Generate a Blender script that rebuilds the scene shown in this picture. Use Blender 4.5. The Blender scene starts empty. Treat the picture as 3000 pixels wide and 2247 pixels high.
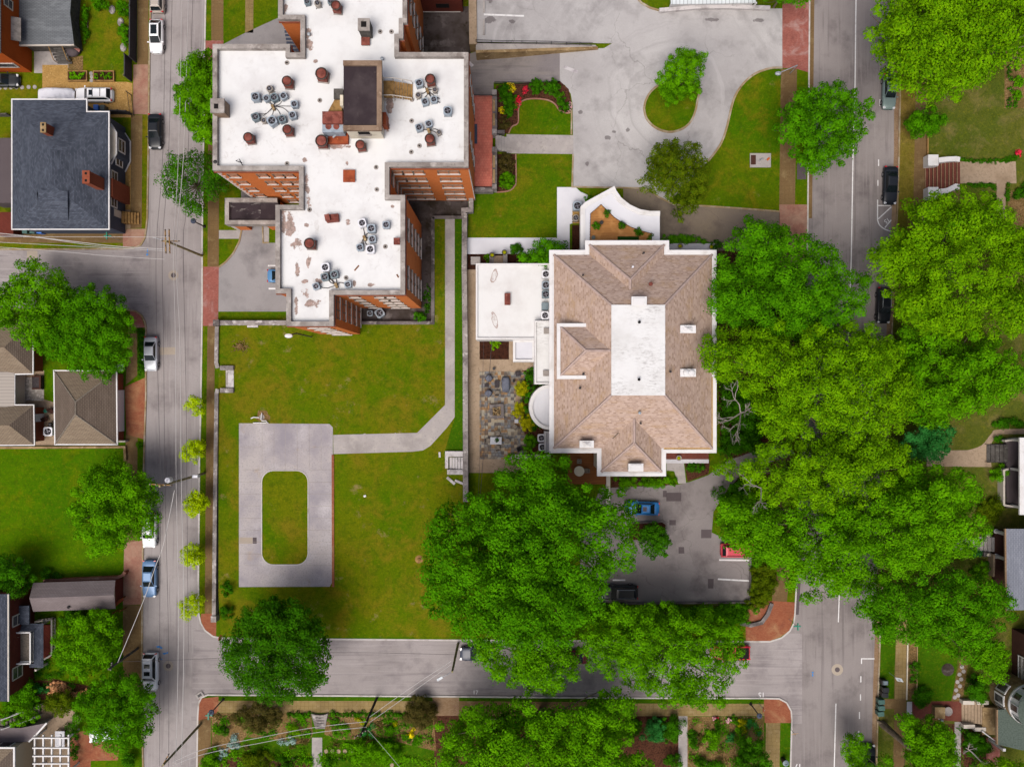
import bpy, math, random
import numpy as np
from mathutils import Vector, Matrix
random.seed(7)
H, F = 107.0, 2356.0
S = F / H
CX, CY = 1500.0, 1123.5
C = bpy.context.scene.collection
PI = math.pi
R = math.radians

def P(px, py, z=0.0):
    """A point of the place at height z, from where the survey picture shows it."""
    k = (1 - z / H) / S
    return Vector(((px - CX) * k, (CY - py) * k, z))
def W(n, z=0.0):
    return n * (1 - z / H) / S
def PL(pts, z=0.0):
    return [P(p[0], p[1], z) for p in pts]

# ------------------------------------------------------------------ materials
GAIN = 1.6
def lin(h, g=None):
    g = GAIN if g is None else g
    o = []
    for i in (0, 2, 4):
        c = int(h[i:i + 2], 16) / 255
        c = c / 12.92 if c <= .04045 else ((c + .055) / 1.055) ** 2.4
        o.append(min(c / g, .9))
    return (*o, 1)
class NT:
    def __init__(s, name, rough=.85, spec=.3, metal=0.0, coat=0.0):
        s.m = bpy.data.materials.new(name); s.m.use_nodes = True
        s.t = s.m.node_tree; s.t.nodes.clear()
        s.out = s.n('ShaderNodeOutputMaterial'); s.b = s.n('ShaderNodeBsdfPrincipled')
        s.l(s.b.outputs[0], s.out.inputs[0])
        s.b.inputs['Roughness'].default_value = rough
        s.b.inputs['Specular IOR Level'].default_value = spec
        s.b.inputs['Metallic'].default_value = metal
        s.b.inputs['Coat Weight'].default_value = coat
        g = s.n('ShaderNodeNewGeometry'); s.pos = g.outputs['Position']; s.isl = g.outputs['Random Per Island']
    def n(s, t, **k):
        x = s.t.nodes.new(t)
        for a, b in k.items(): setattr(x, a, b)
        return x
    def l(s, a, b): s.t.links.new(a, b)
    def sock(s, x, v):
        if hasattr(v, 'links'): s.l(v, x)
        else: x.default_value = v
    def map(s, scale=(1, 1, 1), rot=0.0, vec=None):
        m = s.n('ShaderNodeMapping'); s.l(vec or s.pos, m.inputs[0])
        m.inputs['Scale'].default_value = scale; m.inputs['Rotation'].default_value = (0, 0, rot)
        return m.outputs[0]
    def noise(s, scale, detail=4, rough=.55, stretch=None, rot=0.0, dist=0.0):
        n = s.n('ShaderNodeTexNoise'); s.l(s.map(stretch, rot) if stretch else s.pos, n.inputs['Vector'])
        n.inputs['Scale'].default_value = scale; n.inputs['Detail'].default_value = detail
        n.inputs['Roughness'].default_value = rough; n.inputs['Distortion'].default_value = dist
        return n.outputs[0]
    def ramp(s, f, lo, hi):
        r = s.n('ShaderNodeMapRange'); s.l(f, r.inputs[0]); r.clamp = True
        r.inputs[1].default_value = lo; r.inputs[2].default_value = hi
        return r.outputs[0]
    def math(s, op, a, b=0.0):
        m = s.n('ShaderNodeMath', operation=op); s.sock(m.inputs[0], a); s.sock(m.inputs[1], b)
        return m.outputs[0]
    def mix(s, f, a, b, mode='MIX'):
        m = s.n('ShaderNodeMix', data_type='RGBA', blend_type=mode)
        s.sock(m.inputs[0], f); s.sock(m.inputs[6], a); s.sock(m.inputs[7], b)
        return m.outputs[2]
    def cracks(s, scale, width, warp=1.0):
        n = s.n('ShaderNodeTexNoise'); s.l(s.pos, n.inputs['Vector']); n.inputs['Scale'].default_value = .5; n.inputs['Detail'].default_value = 5
        v = s.n('ShaderNodeVectorMath', operation='SCALE'); s.l(n.outputs['Color'], v.inputs[0]); v.inputs['Scale'].default_value = warp * 3
        a = s.n('ShaderNodeVectorMath', operation='ADD'); s.l(s.pos, a.inputs[0]); s.l(v.outputs[0], a.inputs[1])
        f = s.n('ShaderNodeVectorMath', operation='MULTIPLY'); s.l(a.outputs[0], f.inputs[0]); f.inputs[1].default_value = (1, 1, 0)
        o = s.n('ShaderNodeTexVoronoi', feature='DISTANCE_TO_EDGE'); s.l(f.outputs[0], o.inputs['Vector']); o.inputs['Scale'].default_value = scale
        return s.ramp(o.outputs['Distance'], width * scale, 0.0)
    def spots(s, lst, jit=.6, scale=1.2):
        """Stains: soft ellipses (x, y, rx, ry) at their places on the surface, edges broken by noise."""
        tot = None
        nz = s.noise(scale, 5, .65)
        for (x, y, rx, ry) in lst:
            m = s.n('ShaderNodeMapping', vector_type='POINT'); s.l(s.pos, m.inputs[0])
            m.inputs['Location'].default_value = (-x / rx, -y / ry, 0); m.inputs['Scale'].default_value = (1 / rx, 1 / ry, 0)
            ln = s.n('ShaderNodeVectorMath', operation='LENGTH'); s.l(m.outputs[0], ln.inputs[0])
            f = s.ramp(ln.outputs['Value'], 1.0, .2)
            tot = f if tot is None else s.math('MAXIMUM', tot, f)
        k = s.math('ADD', tot, s.math('MULTIPLY', s.math('SUBTRACT', nz, .5), jit * 4))
        return s.ramp(s.math('MULTIPLY', k, s.math('MINIMUM', s.math('MULTIPLY', tot, 3), 1.0)), .45, .62)
    def bricks(s, w, h, c1, c2, mortar, msize=.02, rot=0.0, off=.5, bias=0.0, vert=False):
        b = s.n('ShaderNodeTexBrick'); b.offset = off
        if vert:
            c = s.n('ShaderNodeSeparateXYZ'); s.l(s.pos, c.inputs[0]); k = s.n('ShaderNodeCombineXYZ')
            s.l(s.math('ADD', c.outputs[0], c.outputs[1]), k.inputs[0]); s.l(c.outputs[2], k.inputs[1]); s.l(k.outputs[0], b.inputs['Vector'])
        else: s.l(s.map((1, 1, 1), rot), b.inputs['Vector'])
        b.inputs['Scale'].default_value = 1; b.inputs['Brick Width'].default_value = w; b.inputs['Row Height'].default_value = h
        b.inputs['Mortar Size'].default_value = msize; b.inputs['Bias'].default_value = bias; b.inputs['Mortar Smooth'].default_value = .3
        s.sock(b.inputs['Color1'], c1); s.sock(b.inputs['Color2'], c2); s.sock(b.inputs['Mortar'], mortar)
        return b.outputs['Color']
    def bump(s, f, st, dist=.02):
        b = s.n('ShaderNodeBump'); s.l(f, b.inputs['Height']); b.inputs['Strength'].default_value = st; b.inputs['Distance'].default_value = dist
        s.l(b.outputs[0], s.b.inputs['Normal'])
    def done(s, col):
        s.sock(s.b.inputs['Base Color'], col); return s.m

def simple(name, col, rough=.8, spec=.3, metal=0.0, var=None, coat=0.0, g=None):
    t = NT(name, rough, spec, metal, coat)
    c = lin(col, g)
    for v in (var or []):
        sc, c2, lo, hi = v[:4]
        f = t.ramp(t.noise(sc, 5, .6, v[4] if len(v) > 4 else None), lo, hi)
        c = t.mix(f, c, lin(c2, g))
    return t.done(c)

def asphalt(name, base, dark, light, crack=0.0, cscale=.12, streak=None, oil=None, ring=None):
    t = NT(name, .93, .2)
    c = t.mix(t.ramp(t.noise(.09, 5, .6), .35, .7), lin(base), lin(light))
    c = t.mix(t.ramp(t.noise(.25, 6, .65), .5, .72), c, lin(dark))
    if streak:
        c = t.mix(t.ramp(t.noise(.5, 4, .6, streak), .52, .75), c, lin(light))
        c = t.mix(t.ramp(t.noise(.33, 4, .6, streak, 0, .4), .56, .78), c, lin(dark))
    c = t.mix(t.math('MULTIPLY', t.ramp(t.noise(9, 2, .8), .35, .7), .5), c, t.mix(.6, c, lin(dark)))
    c = t.mix(t.math('MULTIPLY', t.ramp(t.noise(4.5, 3, .8), .55, .75), .35), c, lin(light))
    if crack:
        k = t.math('MULTIPLY', t.cracks(cscale, .05), t.ramp(t.noise(.07, 2), .4, .6))
        c = t.mix(t.math('MULTIPLY', k, crack), c, t.mix(.6, c, lin('4A423E')))
    if ring:
        ln = t.n('ShaderNodeVectorMath', operation='DISTANCE'); t.l(t.pos, ln.inputs[0]); ln.inputs[1].default_value = (ring[0], ring[1], 0)
        cb = t.n('ShaderNodeCombineXYZ'); t.l(t.math('ADD', ln.outputs['Value'], t.math('MULTIPLY', t.noise(.12, 3), 4.0)), cb.inputs[0])
        nn = t.n('ShaderNodeTexNoise'); t.l(cb.outputs[0], nn.inputs['Vector']); nn.inputs['Scale'].default_value = 1.1; nn.inputs['Detail'].default_value = 4
        k = t.math('MULTIPLY', t.ramp(nn.outputs[0], .52, .68), t.ramp(t.noise(.09, 3), .38, .6)); c = t.mix(t.math('MULTIPLY', k, .4), c, lin(dark))
        k = t.math('MULTIPLY', t.ramp(nn.outputs[0], .44, .3), t.ramp(t.noise(.11, 3), .4, .62)); c = t.mix(t.math('MULTIPLY', k, .4), c, lin('DCD8D8'))
    if oil: c = t.mix(t.math('MULTIPLY', t.spots(oil, .5, 1.5), .65), c, lin('5A5052'))
    return t.done(c)

def grass(name, a, b, dry, dry_lo=.55, dry_hi=.75, dead='9A7A48', dead_lo=.66, sc=1.0, tufts='35560A'):
    t = NT(name, 1.0, 0.0)
    c = t.mix(t.ramp(t.noise(.16 * sc, 5, .6), .36, .64), lin(a), lin(b))
    c = t.mix(t.ramp(t.noise(.3 * sc, 6, .65, None, 0, .5), dry_lo, dry_hi), c, lin(dry))
    c = t.mix(t.ramp(t.noise(.42 * sc, 7, .72), dead_lo, dead_lo + .12), c, lin(dead))
    c = t.mix(t.math('MULTIPLY', t.ramp(t.noise(1.1, 7, .8), .48, .66), .6), c, lin(tufts))
    c = t.mix(t.math('MULTIPLY', t.ramp(t.noise(5, 3, .8), .4, .68), .55), c, t.mix(.55, c, (.02, .03, .004, 1)))
    c = t.mix(t.math('MULTIPLY', t.ramp(t.noise(3.1, 3, .8), .52, .72), .45), c, t.mix(.5, c, lin('A8A020')))
    t.bump(t.noise(6, 3, .8), .6, .1)
    return t.done(c)

def paver(name, c1, c2, m, w=.22, h=.11, stain='C8B4AE', lo=.5, hi=.72, rot=0.0):
    t = NT(name, .92, .2)
    c = t.bricks(w, h, lin(c1), lin(c2), lin(m), .01, rot)
    c = t.mix(t.math('MULTIPLY', t.ramp(t.noise(.35, 6, .7, (1, 1, 1), 0, .6), lo, hi), .6), c, lin(stain))
    c = t.mix(t.math('MULTIPLY', t.ramp(t.noise(.6, 5, .7), .5, .75), .45), c, lin('6A4038'))
    return t.done(c)

def shingle(name, c1, c2, gap, w, h, rot=0.0, ms=.07, blot=None, bf=.4):
    t = NT(name, .95, .15)
    c = t.bricks(w, h, lin(c1), lin(c2), lin(gap), ms, rot, .5)
    if blot: c = t.mix(t.math('MULTIPLY', t.ramp(t.noise(1.1, 5, .75, (.35, 1, 1) if rot == 0 else (1, .35, 1)), .5, .68), bf), c, lin(blot))
    c = t.mix(t.math('MULTIPLY', t.noise(6, 3, .8), .4), c, t.mix(.5, c, lin(gap)))
    return t.done(c)

def leafmat(name, a, b, c3, hue_scale=.5, trans=.22):
    t = NT(name, .9, .03)
    c = t.mix(t.ramp(t.noise(hue_scale, 3, .6), .38, .6), lin(a, 1), lin(b, 1))
    c = t.mix(t.math('MULTIPLY', t.ramp(t.isl, .0, 1.0), .5), c, lin(c3, 1))
    tr = t.n('ShaderNodeBsdfTranslucent'); t.l(t.mix(.3, c, lin('9AC020', 1)), tr.inputs[0])
    ms = t.n('ShaderNodeMixShader'); ms.inputs[0].default_value = trans
    t.l(t.b.outputs[0], ms.inputs[1]); t.l(tr.outputs[0], ms.inputs[2]); t.l(ms.outputs[0], t.out.inputs[0])
    return t.done(c)

# ------------------------------------------------------------------ mesh builder
BASE = {}
class MB:
    def __init__(s): s.v, s.f, s.mi, s.cur = [], [], [], 0
    def m(s, i): s.cur = i; return s
    def face(s, pts):
        b = len(s.v); s.v += [tuple(p) for p in pts]; s.f.append(tuple(range(b, b + len(pts)))); s.mi.append(s.cur); return s
    def raw(s, vs, fs):
        b = len(s.v); s.v += [tuple(p) for p in vs]
        for f in fs: s.f.append(tuple(b + i for i in f)); s.mi.append(s.cur)
        return s
    def box(s, c, d, rz=0.0, top=1.0):
        x, y, z = d[0] / 2, d[1] / 2, d[2] / 2
        cs, sn = math.cos(rz), math.sin(rz)
        vs = []
        for k, q in ((-1, 1), (1, top)):
            for a, b in ((-1, -1), (1, -1), (1, 1), (-1, 1)):
                u, w = a * x * q, b * y * q
                vs.append((c[0] + u * cs - w * sn, c[1] + u * sn + w * cs, c[2] + k * z))
        return s.raw(vs, [(3, 2, 1, 0), (4, 5, 6, 7), (0, 1, 5, 4), (1, 2, 6, 5), (2, 3, 7, 6), (3, 0, 4, 7)])
    def prism(s, pts, z0, z1, top=True, bot=False):
        a = sum(pts[i][0] * pts[(i + 1) % len(pts)][1] - pts[(i + 1) % len(pts)][0] * pts[i][1] for i in range(len(pts)))
        if a < 0: pts = pts[::-1]
        n = len(pts); vs = [(p[0], p[1], z0) for p in pts] + [(p[0], p[1], z1) for p in pts]
        fs = [(i, (i + 1) % n, n + (i + 1) % n, n + i) for i in range(n)]
        if top: fs.append(tuple(range(n, 2 * n)))
        if bot: fs.append(tuple(reversed(range(n))))
        return s.raw(vs, fs)
    def sheet(s, pts, z=None):
        a = sum(pts[i][0] * pts[(i + 1) % len(pts)][1] - pts[(i + 1) % len(pts)][0] * pts[i][1] for i in range(len(pts)))
        if a < 0: pts = pts[::-1]
        return s.face([(p[0], p[1], p[2] if z is None else z) for p in pts])
    def ribbon(s, pts, o0, o1, z0, z1, closed=False):
        """A solid strip along pts, from o0 to o1 metres left of it."""
        p = [Vector((q[0], q[1])) for q in pts]; zz = [q[2] if len(q) > 2 else 0 for q in pts]; n = len(p)
        A, B = [], []
        for i in range(n):
            d0 = (p[i] - p[i - 1]) if (i > 0 or closed) else (p[1] - p[0])
            d1 = (p[(i + 1) % n] - p[i]) if (i < n - 1 or closed) else d0
            d0 = d0.normalized(); d1 = d1.normalized()
            n0, n1 = Vector((-d0.y, d0.x)), Vector((-d1.y, d1.x))
            m = n0 + n1
            m = m / max(m.length_squared / 2, .35)
            A.append(p[i] + m * o0); B.append(p[i] + m * o1)
        vs = []
        for i in range(n):
            h0 = z0[i] if isinstance(z0, (list, tuple)) else z0; h1 = z1[i] if isinstance(z1, (list, tuple)) else z1
            vs += [(*A[i], h0), (*B[i], h0), (*B[i], h1), (*A[i], h1)]
        fs = []
        for i in range(n if closed else n - 1):
            a, b = 4 * i, 4 * ((i + 1) % n)
            for j in range(4): fs.append((a + j, a + (j + 1) % 4, b + (j + 1) % 4, b + j))
        if not closed: fs += [(3, 2, 1, 0), (4 * n - 4, 4 * n - 3, 4 * n - 2, 4 * n - 1)]
        return s.raw(vs, fs)
    def tube(s, pts, r, n=6, r1=None):
        pts = [Vector(p) for p in pts]; k = len(pts); vs = []
        for i, p in enumerate(pts):
            d = (pts[min(i + 1, k - 1)] - pts[max(i - 1, 0)]).normalized()
            u = d.cross(Vector((0, 0, 1)) if abs(d.z) < .9 else Vector((1, 0, 0))).normalized(); w = d.cross(u)
            rr = r if r1 is None else r + (r1 - r) * i / max(k - 1, 1)
            for j in range(n):
                a = 2 * PI * j / n; vs.append(p + u * (rr * math.cos(a)) + w * (rr * math.sin(a)))
        fs = [(i * n + j, i * n + (j + 1) % n, (i + 1) * n + (j + 1) % n, (i + 1) * n + j) for i in range(k - 1) for j in range(n)]
        fs += [tuple(reversed(range(n))), tuple(range((k - 1) * n, k * n))]
        return s.raw(vs, fs)
    def lathe(s, c, prof, n=16, sx=1.0, sy=1.0):
        vs = []
        for (r, z) in prof:
            for j in range(n):
                a = 2 * PI * j / n; vs.append((c[0] + r * sx * math.cos(a), c[1] + r * sy * math.sin(a), c[2] + z))
        k = len(prof)
        fs = [(i * n + j, i * n + (j + 1) % n, (i + 1) * n + (j + 1) % n, (i + 1) * n + j) for i in range(k - 1) for j in range(n)]
        if prof[0][0] > 1e-4: fs.append(tuple(reversed(range(n))))
        if prof[-1][0] > 1e-4: fs.append(tuple(range((k - 1) * n, k * n)))
        return s.raw(vs, fs)
    def build(s, name, mats, parent=None, local=False, smooth=False):
        me = bpy.data.meshes.new(name)
        off = BASE.get(parent.name, Vector()) if parent is not None and not local else Vector()
        me.from_pydata([(v[0] - off[0], v[1] - off[1], v[2] - off[2]) for v in s.v], [], s.f)
        if not isinstance(mats, (list, tuple)): mats = [mats]
        for m in mats: me.materials.append(m)
        if len(mats) > 1: me.polygons.foreach_set('material_index', s.mi)
        if smooth: me.polygons.foreach_set('use_smooth', [True] * len(s.f))
        me.update()
        o = bpy.data.objects.new(name, me); C.objects.link(o)
        if parent is not None: o.parent = parent; BASE[o.name] = off
        return o

def tag(o, label, cat, group=None):
    o['label'] = label; o['category'] = cat
    if group: o['group'] = group
    return o
def thing(name, label, cat, loc=(0, 0, 0), rz=0.0, group=None):
    o = bpy.data.objects.new(name, None); C.objects.link(o); o.empty_display_size = .2
    o.location = loc; o.rotation_euler = (0, 0, rz); BASE[o.name] = Vector(loc)
    return tag(o, label, cat, group)
def centre(pts, z=0.0):
    return Vector((sum(p[0] for p in pts) / len(pts), sum(p[1] for p in pts) / len(pts), z))
def struct(name, mb, mats, label=None, kind='structure'):
    o = mb.build(name, mats); o['kind'] = kind
    if label: o['label'] = label
    return o
def dup(root, loc, rz=0.0, label=None, group=None, scale=None):
    r = root.copy(); C.objects.link(r); r.location = loc; r.rotation_euler = (0, 0, rz)
    if label: r['label'] = label
    if group: r['group'] = group
    if scale: r.scale = (scale,) * 3
    for ch in list(root.children):
        c = ch.copy(); C.objects.link(c); c.parent = r
        for g in ch.children:
            d = g.copy(); C.objects.link(d); d.parent = c
    return r
def arc(cx, cy, r, a0, a1, n=10, ry=None):
    ry = ry or r
    return [(cx + r * math.cos(R(a0 + (a1 - a0) * i / n)), cy + ry * math.sin(R(a0 + (a1 - a0) * i / n))) for i in range(n + 1)]
def smooth_poly(pts, n=6):
    """Catmull-Rom through picture points (open)."""
    out = []
    for i in range(len(pts) - 1):
        p0, p1, p2, p3 = pts[max(i - 1, 0)], pts[i], pts[i + 1], pts[min(i + 2, len(pts) - 1)]
        for k in range(n):
            t = k / n
            out.append(tuple(.5 * ((2 * p1[j]) + (-p0[j] + p2[j]) * t + (2 * p0[j] - 5 * p1[j] + 4 * p2[j] - p3[j]) * t * t + (-p0[j] + 3 * p1[j] - 3 * p2[j] + p3[j]) * t ** 3) for j in (0, 1)))
    return out + [tuple(pts[-1][:2])]

# ------------------------------------------------------------------ material set
MAT = {}
MAT['asph'] = asphalt('street_asphalt', 'A09896', '867E7E', 'B4ADAC', .35, .06, (6, .25, 1))
MAT['asph_h'] = asphalt('cross_street_asphalt', '9E9694', '80787A', 'B6AEAD', .3, .06, (.25, 6, 1))
MAT['asph_r'] = asphalt('east_street_asphalt', '908886', '766E6E', 'A49C9A', .2, .06, (6, .2, 1))
MAT['asph_p'] = asphalt('car_park_asphalt', 'B2AEAE', '989494', 'CECBCA', .8, .13, None,
    [(*P(1437, 17)[:2], 1.1, 1.0), (*P(1437, 80)[:2], 1.3, .7), (*P(1502, 81)[:2], .8, .5), (*P(2085, 60)[:2], 1.6, .4), (*P(2220, 62)[:2], 1.3, .4), (*P(1838, 382)[:2], .5, .5), (*P(1800, 388)[:2], .5, .35), (*P(1700, 330)[:2], .5, .4), (*P(1780, 405)[:2], .6, .5), (*P(1720, 480)[:2], .4, .5)], (*P(1965, 300)[:2],))
MAT['asph_w'] = asphalt('west_court_asphalt', '989494', '807C7E', 'ACA8A8', .4, .1)
MAT['asph_d'] = asphalt('dark_asphalt', '8A8282', '706868', '9E9795', .9, .16)
MAT['asph_ramp'] = asphalt('ramp_asphalt', '857E82', '6E6766', '9C948E', .3, .1, (.3, 4, 1))
MAT['asph_b'] = asphalt('brown_drive_asphalt', '7C7068', '655A52', '94856F', .5, .15)
MAT['patch'] = asphalt('asphalt_patch', '5F5558', '554C4E', '6A6062')
MAT['patch_l'] = asphalt('concrete_patch', 'AFA294', 'A09484', 'BDB0A0')
MAT['grass'] = grass('lawn_grass', '62740C', '467006', '7C7418', .5, .7, '94864A', .63)
MAT['grass_m'] = grass('mixed_lawn_grass', '6E760E', '507206', '7E741A', .45, .66, '988656', .6)
MAT['grass_l'] = grass('lush_grass', '547A06', '467206', '6E7A0A', .52, .74, '847C30', .7)
MAT['grass_g'] = grass('verge_grass', '44700C', '3A6208', '6A7014', .6, .8, '80702C', .74)
MAT['grass_dry'] = grass('dry_verge_grass', '8A7434', '76702A', '9A8048', .45, .7, 'A88C58', .58, 1.0, '5A5418')
MAT['grass_old'] = grass('olive_lawn', '66692A', '566422', '86784A', .5, .7, '9C865A', .62, 1.0, '3C4C14')
MAT['conc'] = simple('pale_concrete', 'D6D4DA', .9, .2, var=[(.2, 'C4C2C8', .4, .7), (3, 'BEBCC2', .5, .8)])
MAT['conc_w'] = simple('white_concrete', 'E8E8EE', .9, .2, var=[(.3, 'DCDCE4', .4, .7)])
MAT['conc_g'] = simple('weathered_concrete', 'B2ABA8', .92, .2, var=[(.3, '9C9592', .45, .7), (.8, 'C0B9B2', .5, .75), (4, '8E8784', .55, .8)])
MAT['conc_t'] = simple('tan_concrete', 'B29C84', .92, .2, var=[(.3, '98826A', .45, .7), (4, '867460', .5, .8)])
MAT['pad'] = simple('parking_pad_concrete', 'BCB4B2', .92, .2, var=[(.16, '9A949C', .42, .66), (.35, 'C4BEC0', .5, .74), (.5, 'B09E8C', .62, .8), (5, '938D92', .5, .8)])
MAT['kerb'] = simple('kerb_stone', 'A08A66', .9, .2, var=[(.6, 'BEB4A4', .45, .7), (2, '6E5A3A', .55, .8)])
MAT['kerb_w'] = simple('pale_kerb', 'CFC9C4', .9, .2, var=[(1, 'A49C90', .5, .75)])
t = NT('worn_sidewalk', .95, .15)
c = t.mix(t.ramp(t.noise(.15, 4, .6), .4, .65), lin('866C48'), lin('70583A'))
vr = t.n('ShaderNodeTexVoronoi', feature='DISTANCE_TO_EDGE'); t.l(t.map((1, 1, 0)), vr.inputs['Vector']); vr.inputs['Scale'].default_value = 1.7; vr.inputs['Randomness'].default_value = .35
c = t.mix(t.math('MULTIPLY', t.ramp(vr.outputs['Distance'], .05, .01), .4), c, lin('5A4428'))
c = t.mix(t.ramp(t.noise(.6, 6, .7), .52, .75), c, lin('A08A62'))
c = t.mix(t.math('MULTIPLY', t.ramp(t.noise(7, 3, .8), .4, .7), .35), c, lin('5A482E'))
MAT['walk'] = t.done(c)
t = NT('hexagon_sidewalk', .95, .15)
c = t.mix(t.ramp(t.noise(.3, 4, .6), .4, .65), lin('9A8456'), lin('84704A'))
vr = t.n('ShaderNodeTexVoronoi', feature='DISTANCE_TO_EDGE'); t.l(t.map((1, 1, 0)), vr.inputs['Vector']); vr.inputs['Scale'].default_value = 1.9; vr.inputs['Randomness'].default_value = .25
c = t.mix(t.math('MULTIPLY', t.ramp(vr.outputs['Distance'], .06, .015), .6), c, lin('5E4C2A'))
c = t.mix(t.math('MULTIPLY', t.ramp(t.noise(1.2, 5, .7), .5, .7), .5), c, lin('B8A27A'))
MAT['walk_hex'] = t.done(c)
MAT['brickpave'] = paver('red_brick_paving', 'AE6A5E', '9A584E', '8A5A50')
MAT['brickpave_o'] = paver('orange_brick_paving', 'A8684A', '98563C', '7E4A34', stain='C09A70')
MAT['brickpave_p'] = paver('pale_brick_paving', 'AE7C6A', 'A07060', '8A6454', stain='C4AE94', lo=.42)
MAT['bricktan'] = paver('tan_brick_paving', 'A0846A', '907458', '76603F', stain='BCA588')
MAT['brickmar'] = paver('maroon_brick_paving', '7C4438', '6E3A30', '5E3028', stain='8A5A4A')
MAT['terr'] = paver('terrace_tiles', 'E48672', 'D87866', 'A85C50', .34, .34, 'E89C88', .55, .8)
MAT['gravel'] = simple('yellow_gravel', 'C0985A', .95, .1, var=[(.4, 'A8844C', .45, .7), (6, '8E6E3C', .5, .72), (5, 'DCBA7C', .55, .75)])
MAT['mulch'] = simple('bark_mulch', '5A3828', .97, .1, var=[(5, '2E1A12', .45, .65), (7, '8A5E48', .58, .75)])
MAT['mulch_t'] = simple('tan_wood_mulch', '8C7048', .97, .1, var=[(6, '584426', .45, .65), (5, 'B49870', .55, .72), (.5, '6A5A30', .48, .66)])
MAT['soil'] = simple('dark_soil', '46281C', .97, .1, var=[(4, '2A1810', .45, .65)])
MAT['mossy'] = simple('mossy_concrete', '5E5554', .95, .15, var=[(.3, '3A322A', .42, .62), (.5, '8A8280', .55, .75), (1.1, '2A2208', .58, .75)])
MAT['paint_w'] = simple('white_road_paint', 'F2F0F0', .8, .2, var=[(2.5, 'C8C4C4', .5, .75)])
MAT['paint_wd'] = simple('worn_white_paint', 'CFCACC', .8, .2, var=[(1.5, 'A8A0A4', .45, .65)])
MAT['paint_b'] = simple('blue_survey_paint', '3A8CD8', .8, .2)
MAT['stone'] = simple('grey_stone', 'A49C98', .93, .2, var=[(.5, '78706E', .45, .62), (1.2, 'D2CCC8', .55, .7), (4, '5E5654', .58, .75)])
MAT['stone_d'] = simple('dark_stone', '7A7270', .93, .2, var=[(.5, '56504E', .45, .62), (1.2, 'A49C98', .55, .7)])
MAT['stone_t'] = simple('tan_stone', 'A88E66', .93, .2, var=[(.7, '7E6444', .45, .62), (1.4, 'C8B088', .55, .7)])
MAT['coping_b'] = simple('brown_coping', '98806C', .93, .2, var=[(.7, '7A6250', .45, .62), (1.4, 'B8A08A', .55, .7)])
MAT['coping'] = simple('weathered_coping', 'A69E98', .9, .2, var=[(.5, '867C76', .45, .65), (.9, 'C2BAB4', .52, .7), (3, '6E645E', .58, .75)])
def brickwall(name, c1, c2, dirt, streak=.4):
    t = NT(name, .92, .2)
    c = t.bricks(.24, .085, lin(c1), lin(c2), t.mix(.5, lin(c1), lin(dirt)), .012, vert=True)
    c = t.mix(t.math('MULTIPLY', t.ramp(t.noise(.4, 5, .65), .42, .68), streak), c, lin(dirt))
    c = t.mix(t.math('MULTIPLY', t.ramp(t.noise(3, 3, .7, (1, 1, 6)), .45, .7), .35), c, lin(dirt))
    return t.done(c)
MAT['brick'] = brickwall('orange_brick_wall', 'F49050', 'E48040', 'C06A34', .3)
MAT['brick_o'] = brickwall('bright_orange_brick', 'D0641E', 'C05818', '9A4614')
MAT['brick_d'] = brickwall('dark_red_brick', '7E3A2C', '6E3026', '4E241C')
MAT['brick_r'] = brickwall('red_house_brick', 'A45A40', '984E36', '6E3828')
MAT['brick_b'] = brickwall('brown_brick', '5C3A30', '50322A', '36221C')
MAT['white'] = simple('white_paint', 'FAF8F8', .6, .3, var=[(.8, 'E2DCD8', .52, .75)], g=1.85)
MAT['cream'] = simple('cream_paint', 'E6DCC8', .7, .3, var=[(.8, 'CFC2AC', .5, .75)])
MAT['offwhite'] = simple('off_white_wood', 'D8CFC4', .7, .3, var=[(.8, 'BEB2A6', .5, .75)])
MAT['navy'] = simple('navy_siding', '4A5266', .8, .3, var=[(3, '3E4658', .45, .7, (1, 1, 8))])
MAT['grey_siding'] = simple('grey_siding', 'B4A8A2', .8, .3, var=[(3, 'A09490', .45, .7, (1, 1, 8))])
MAT['beige'] = simple('beige_siding', 'D2C2A6', .8, .3, var=[(3, 'C4B498', .45, .7, (1, 1, 8))])
MAT['win'] = simple('window_glass', '3A3638', .15, .6, var=[(.8, '6A6668', .4, .65)])
MAT['blind'] = simple('window_with_blinds', 'A8A2A2', .35, .5, var=[(2.5, '6E6868', .4, .62)])
MAT['dark'] = simple('dark_void', '1C1818', .9, .2)
MAT['blackroof'] = simple('black_roof_felt', '3C3236', .95, .15, var=[(.4, '4E4446', .45, .7), (1.5, '5E5452', .6, .8)])
MAT['blackroof2'] = simple('worn_black_roof', '40363A', .95, .15, var=[(.7, '96908C', .56, .66, (1, 3.5, 1)), (.5, '2A2226', .45, .7)])
MAT['wood'] = simple('warm_deck_wood', 'B47C40', .8, .3, var=[(2.5, '9A6430', .42, .65, (.2, 5, 1)), (1.2, 'C48E52', .5, .7)])
MAT['wood_d'] = simple('dark_deck_wood', '8A5220', .8, .3, var=[(2.5, '6A3C14', .42, .65, (.2, 5, 1))])
MAT['wood_t'] = simple('weathered_timber', 'A6814E', .85, .2, var=[(2, '7C5E36', .45, .65)])
MAT['wood_g'] = simple('grey_timber', '5E5A56', .9, .2, var=[(2, '46423E', .45, .65), (3, '787470', .55, .7)])
MAT['pole'] = simple('weathered_pole', 'A49A74', .9, .2, var=[(2, '7E7450', .45, .65)])
MAT['pole_d'] = simple('creosote_pole', '382C28', .9, .2, var=[(2, '50443E', .5, .7)])
MAT['iron'] = simple('black_iron', '2E2A2C', .6, .4)
MAT['wire'] = simple('pale_wire', 'C8C4C2', .6, .3)
MAT['wire_d'] = simple('dark_wire', '4A4446', .7, .3)
MAT['galv'] = simple('galvanised_metal', 'AEB4BA', .5, .5, .3, var=[(3, '8A9096', .5, .7)])
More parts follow.
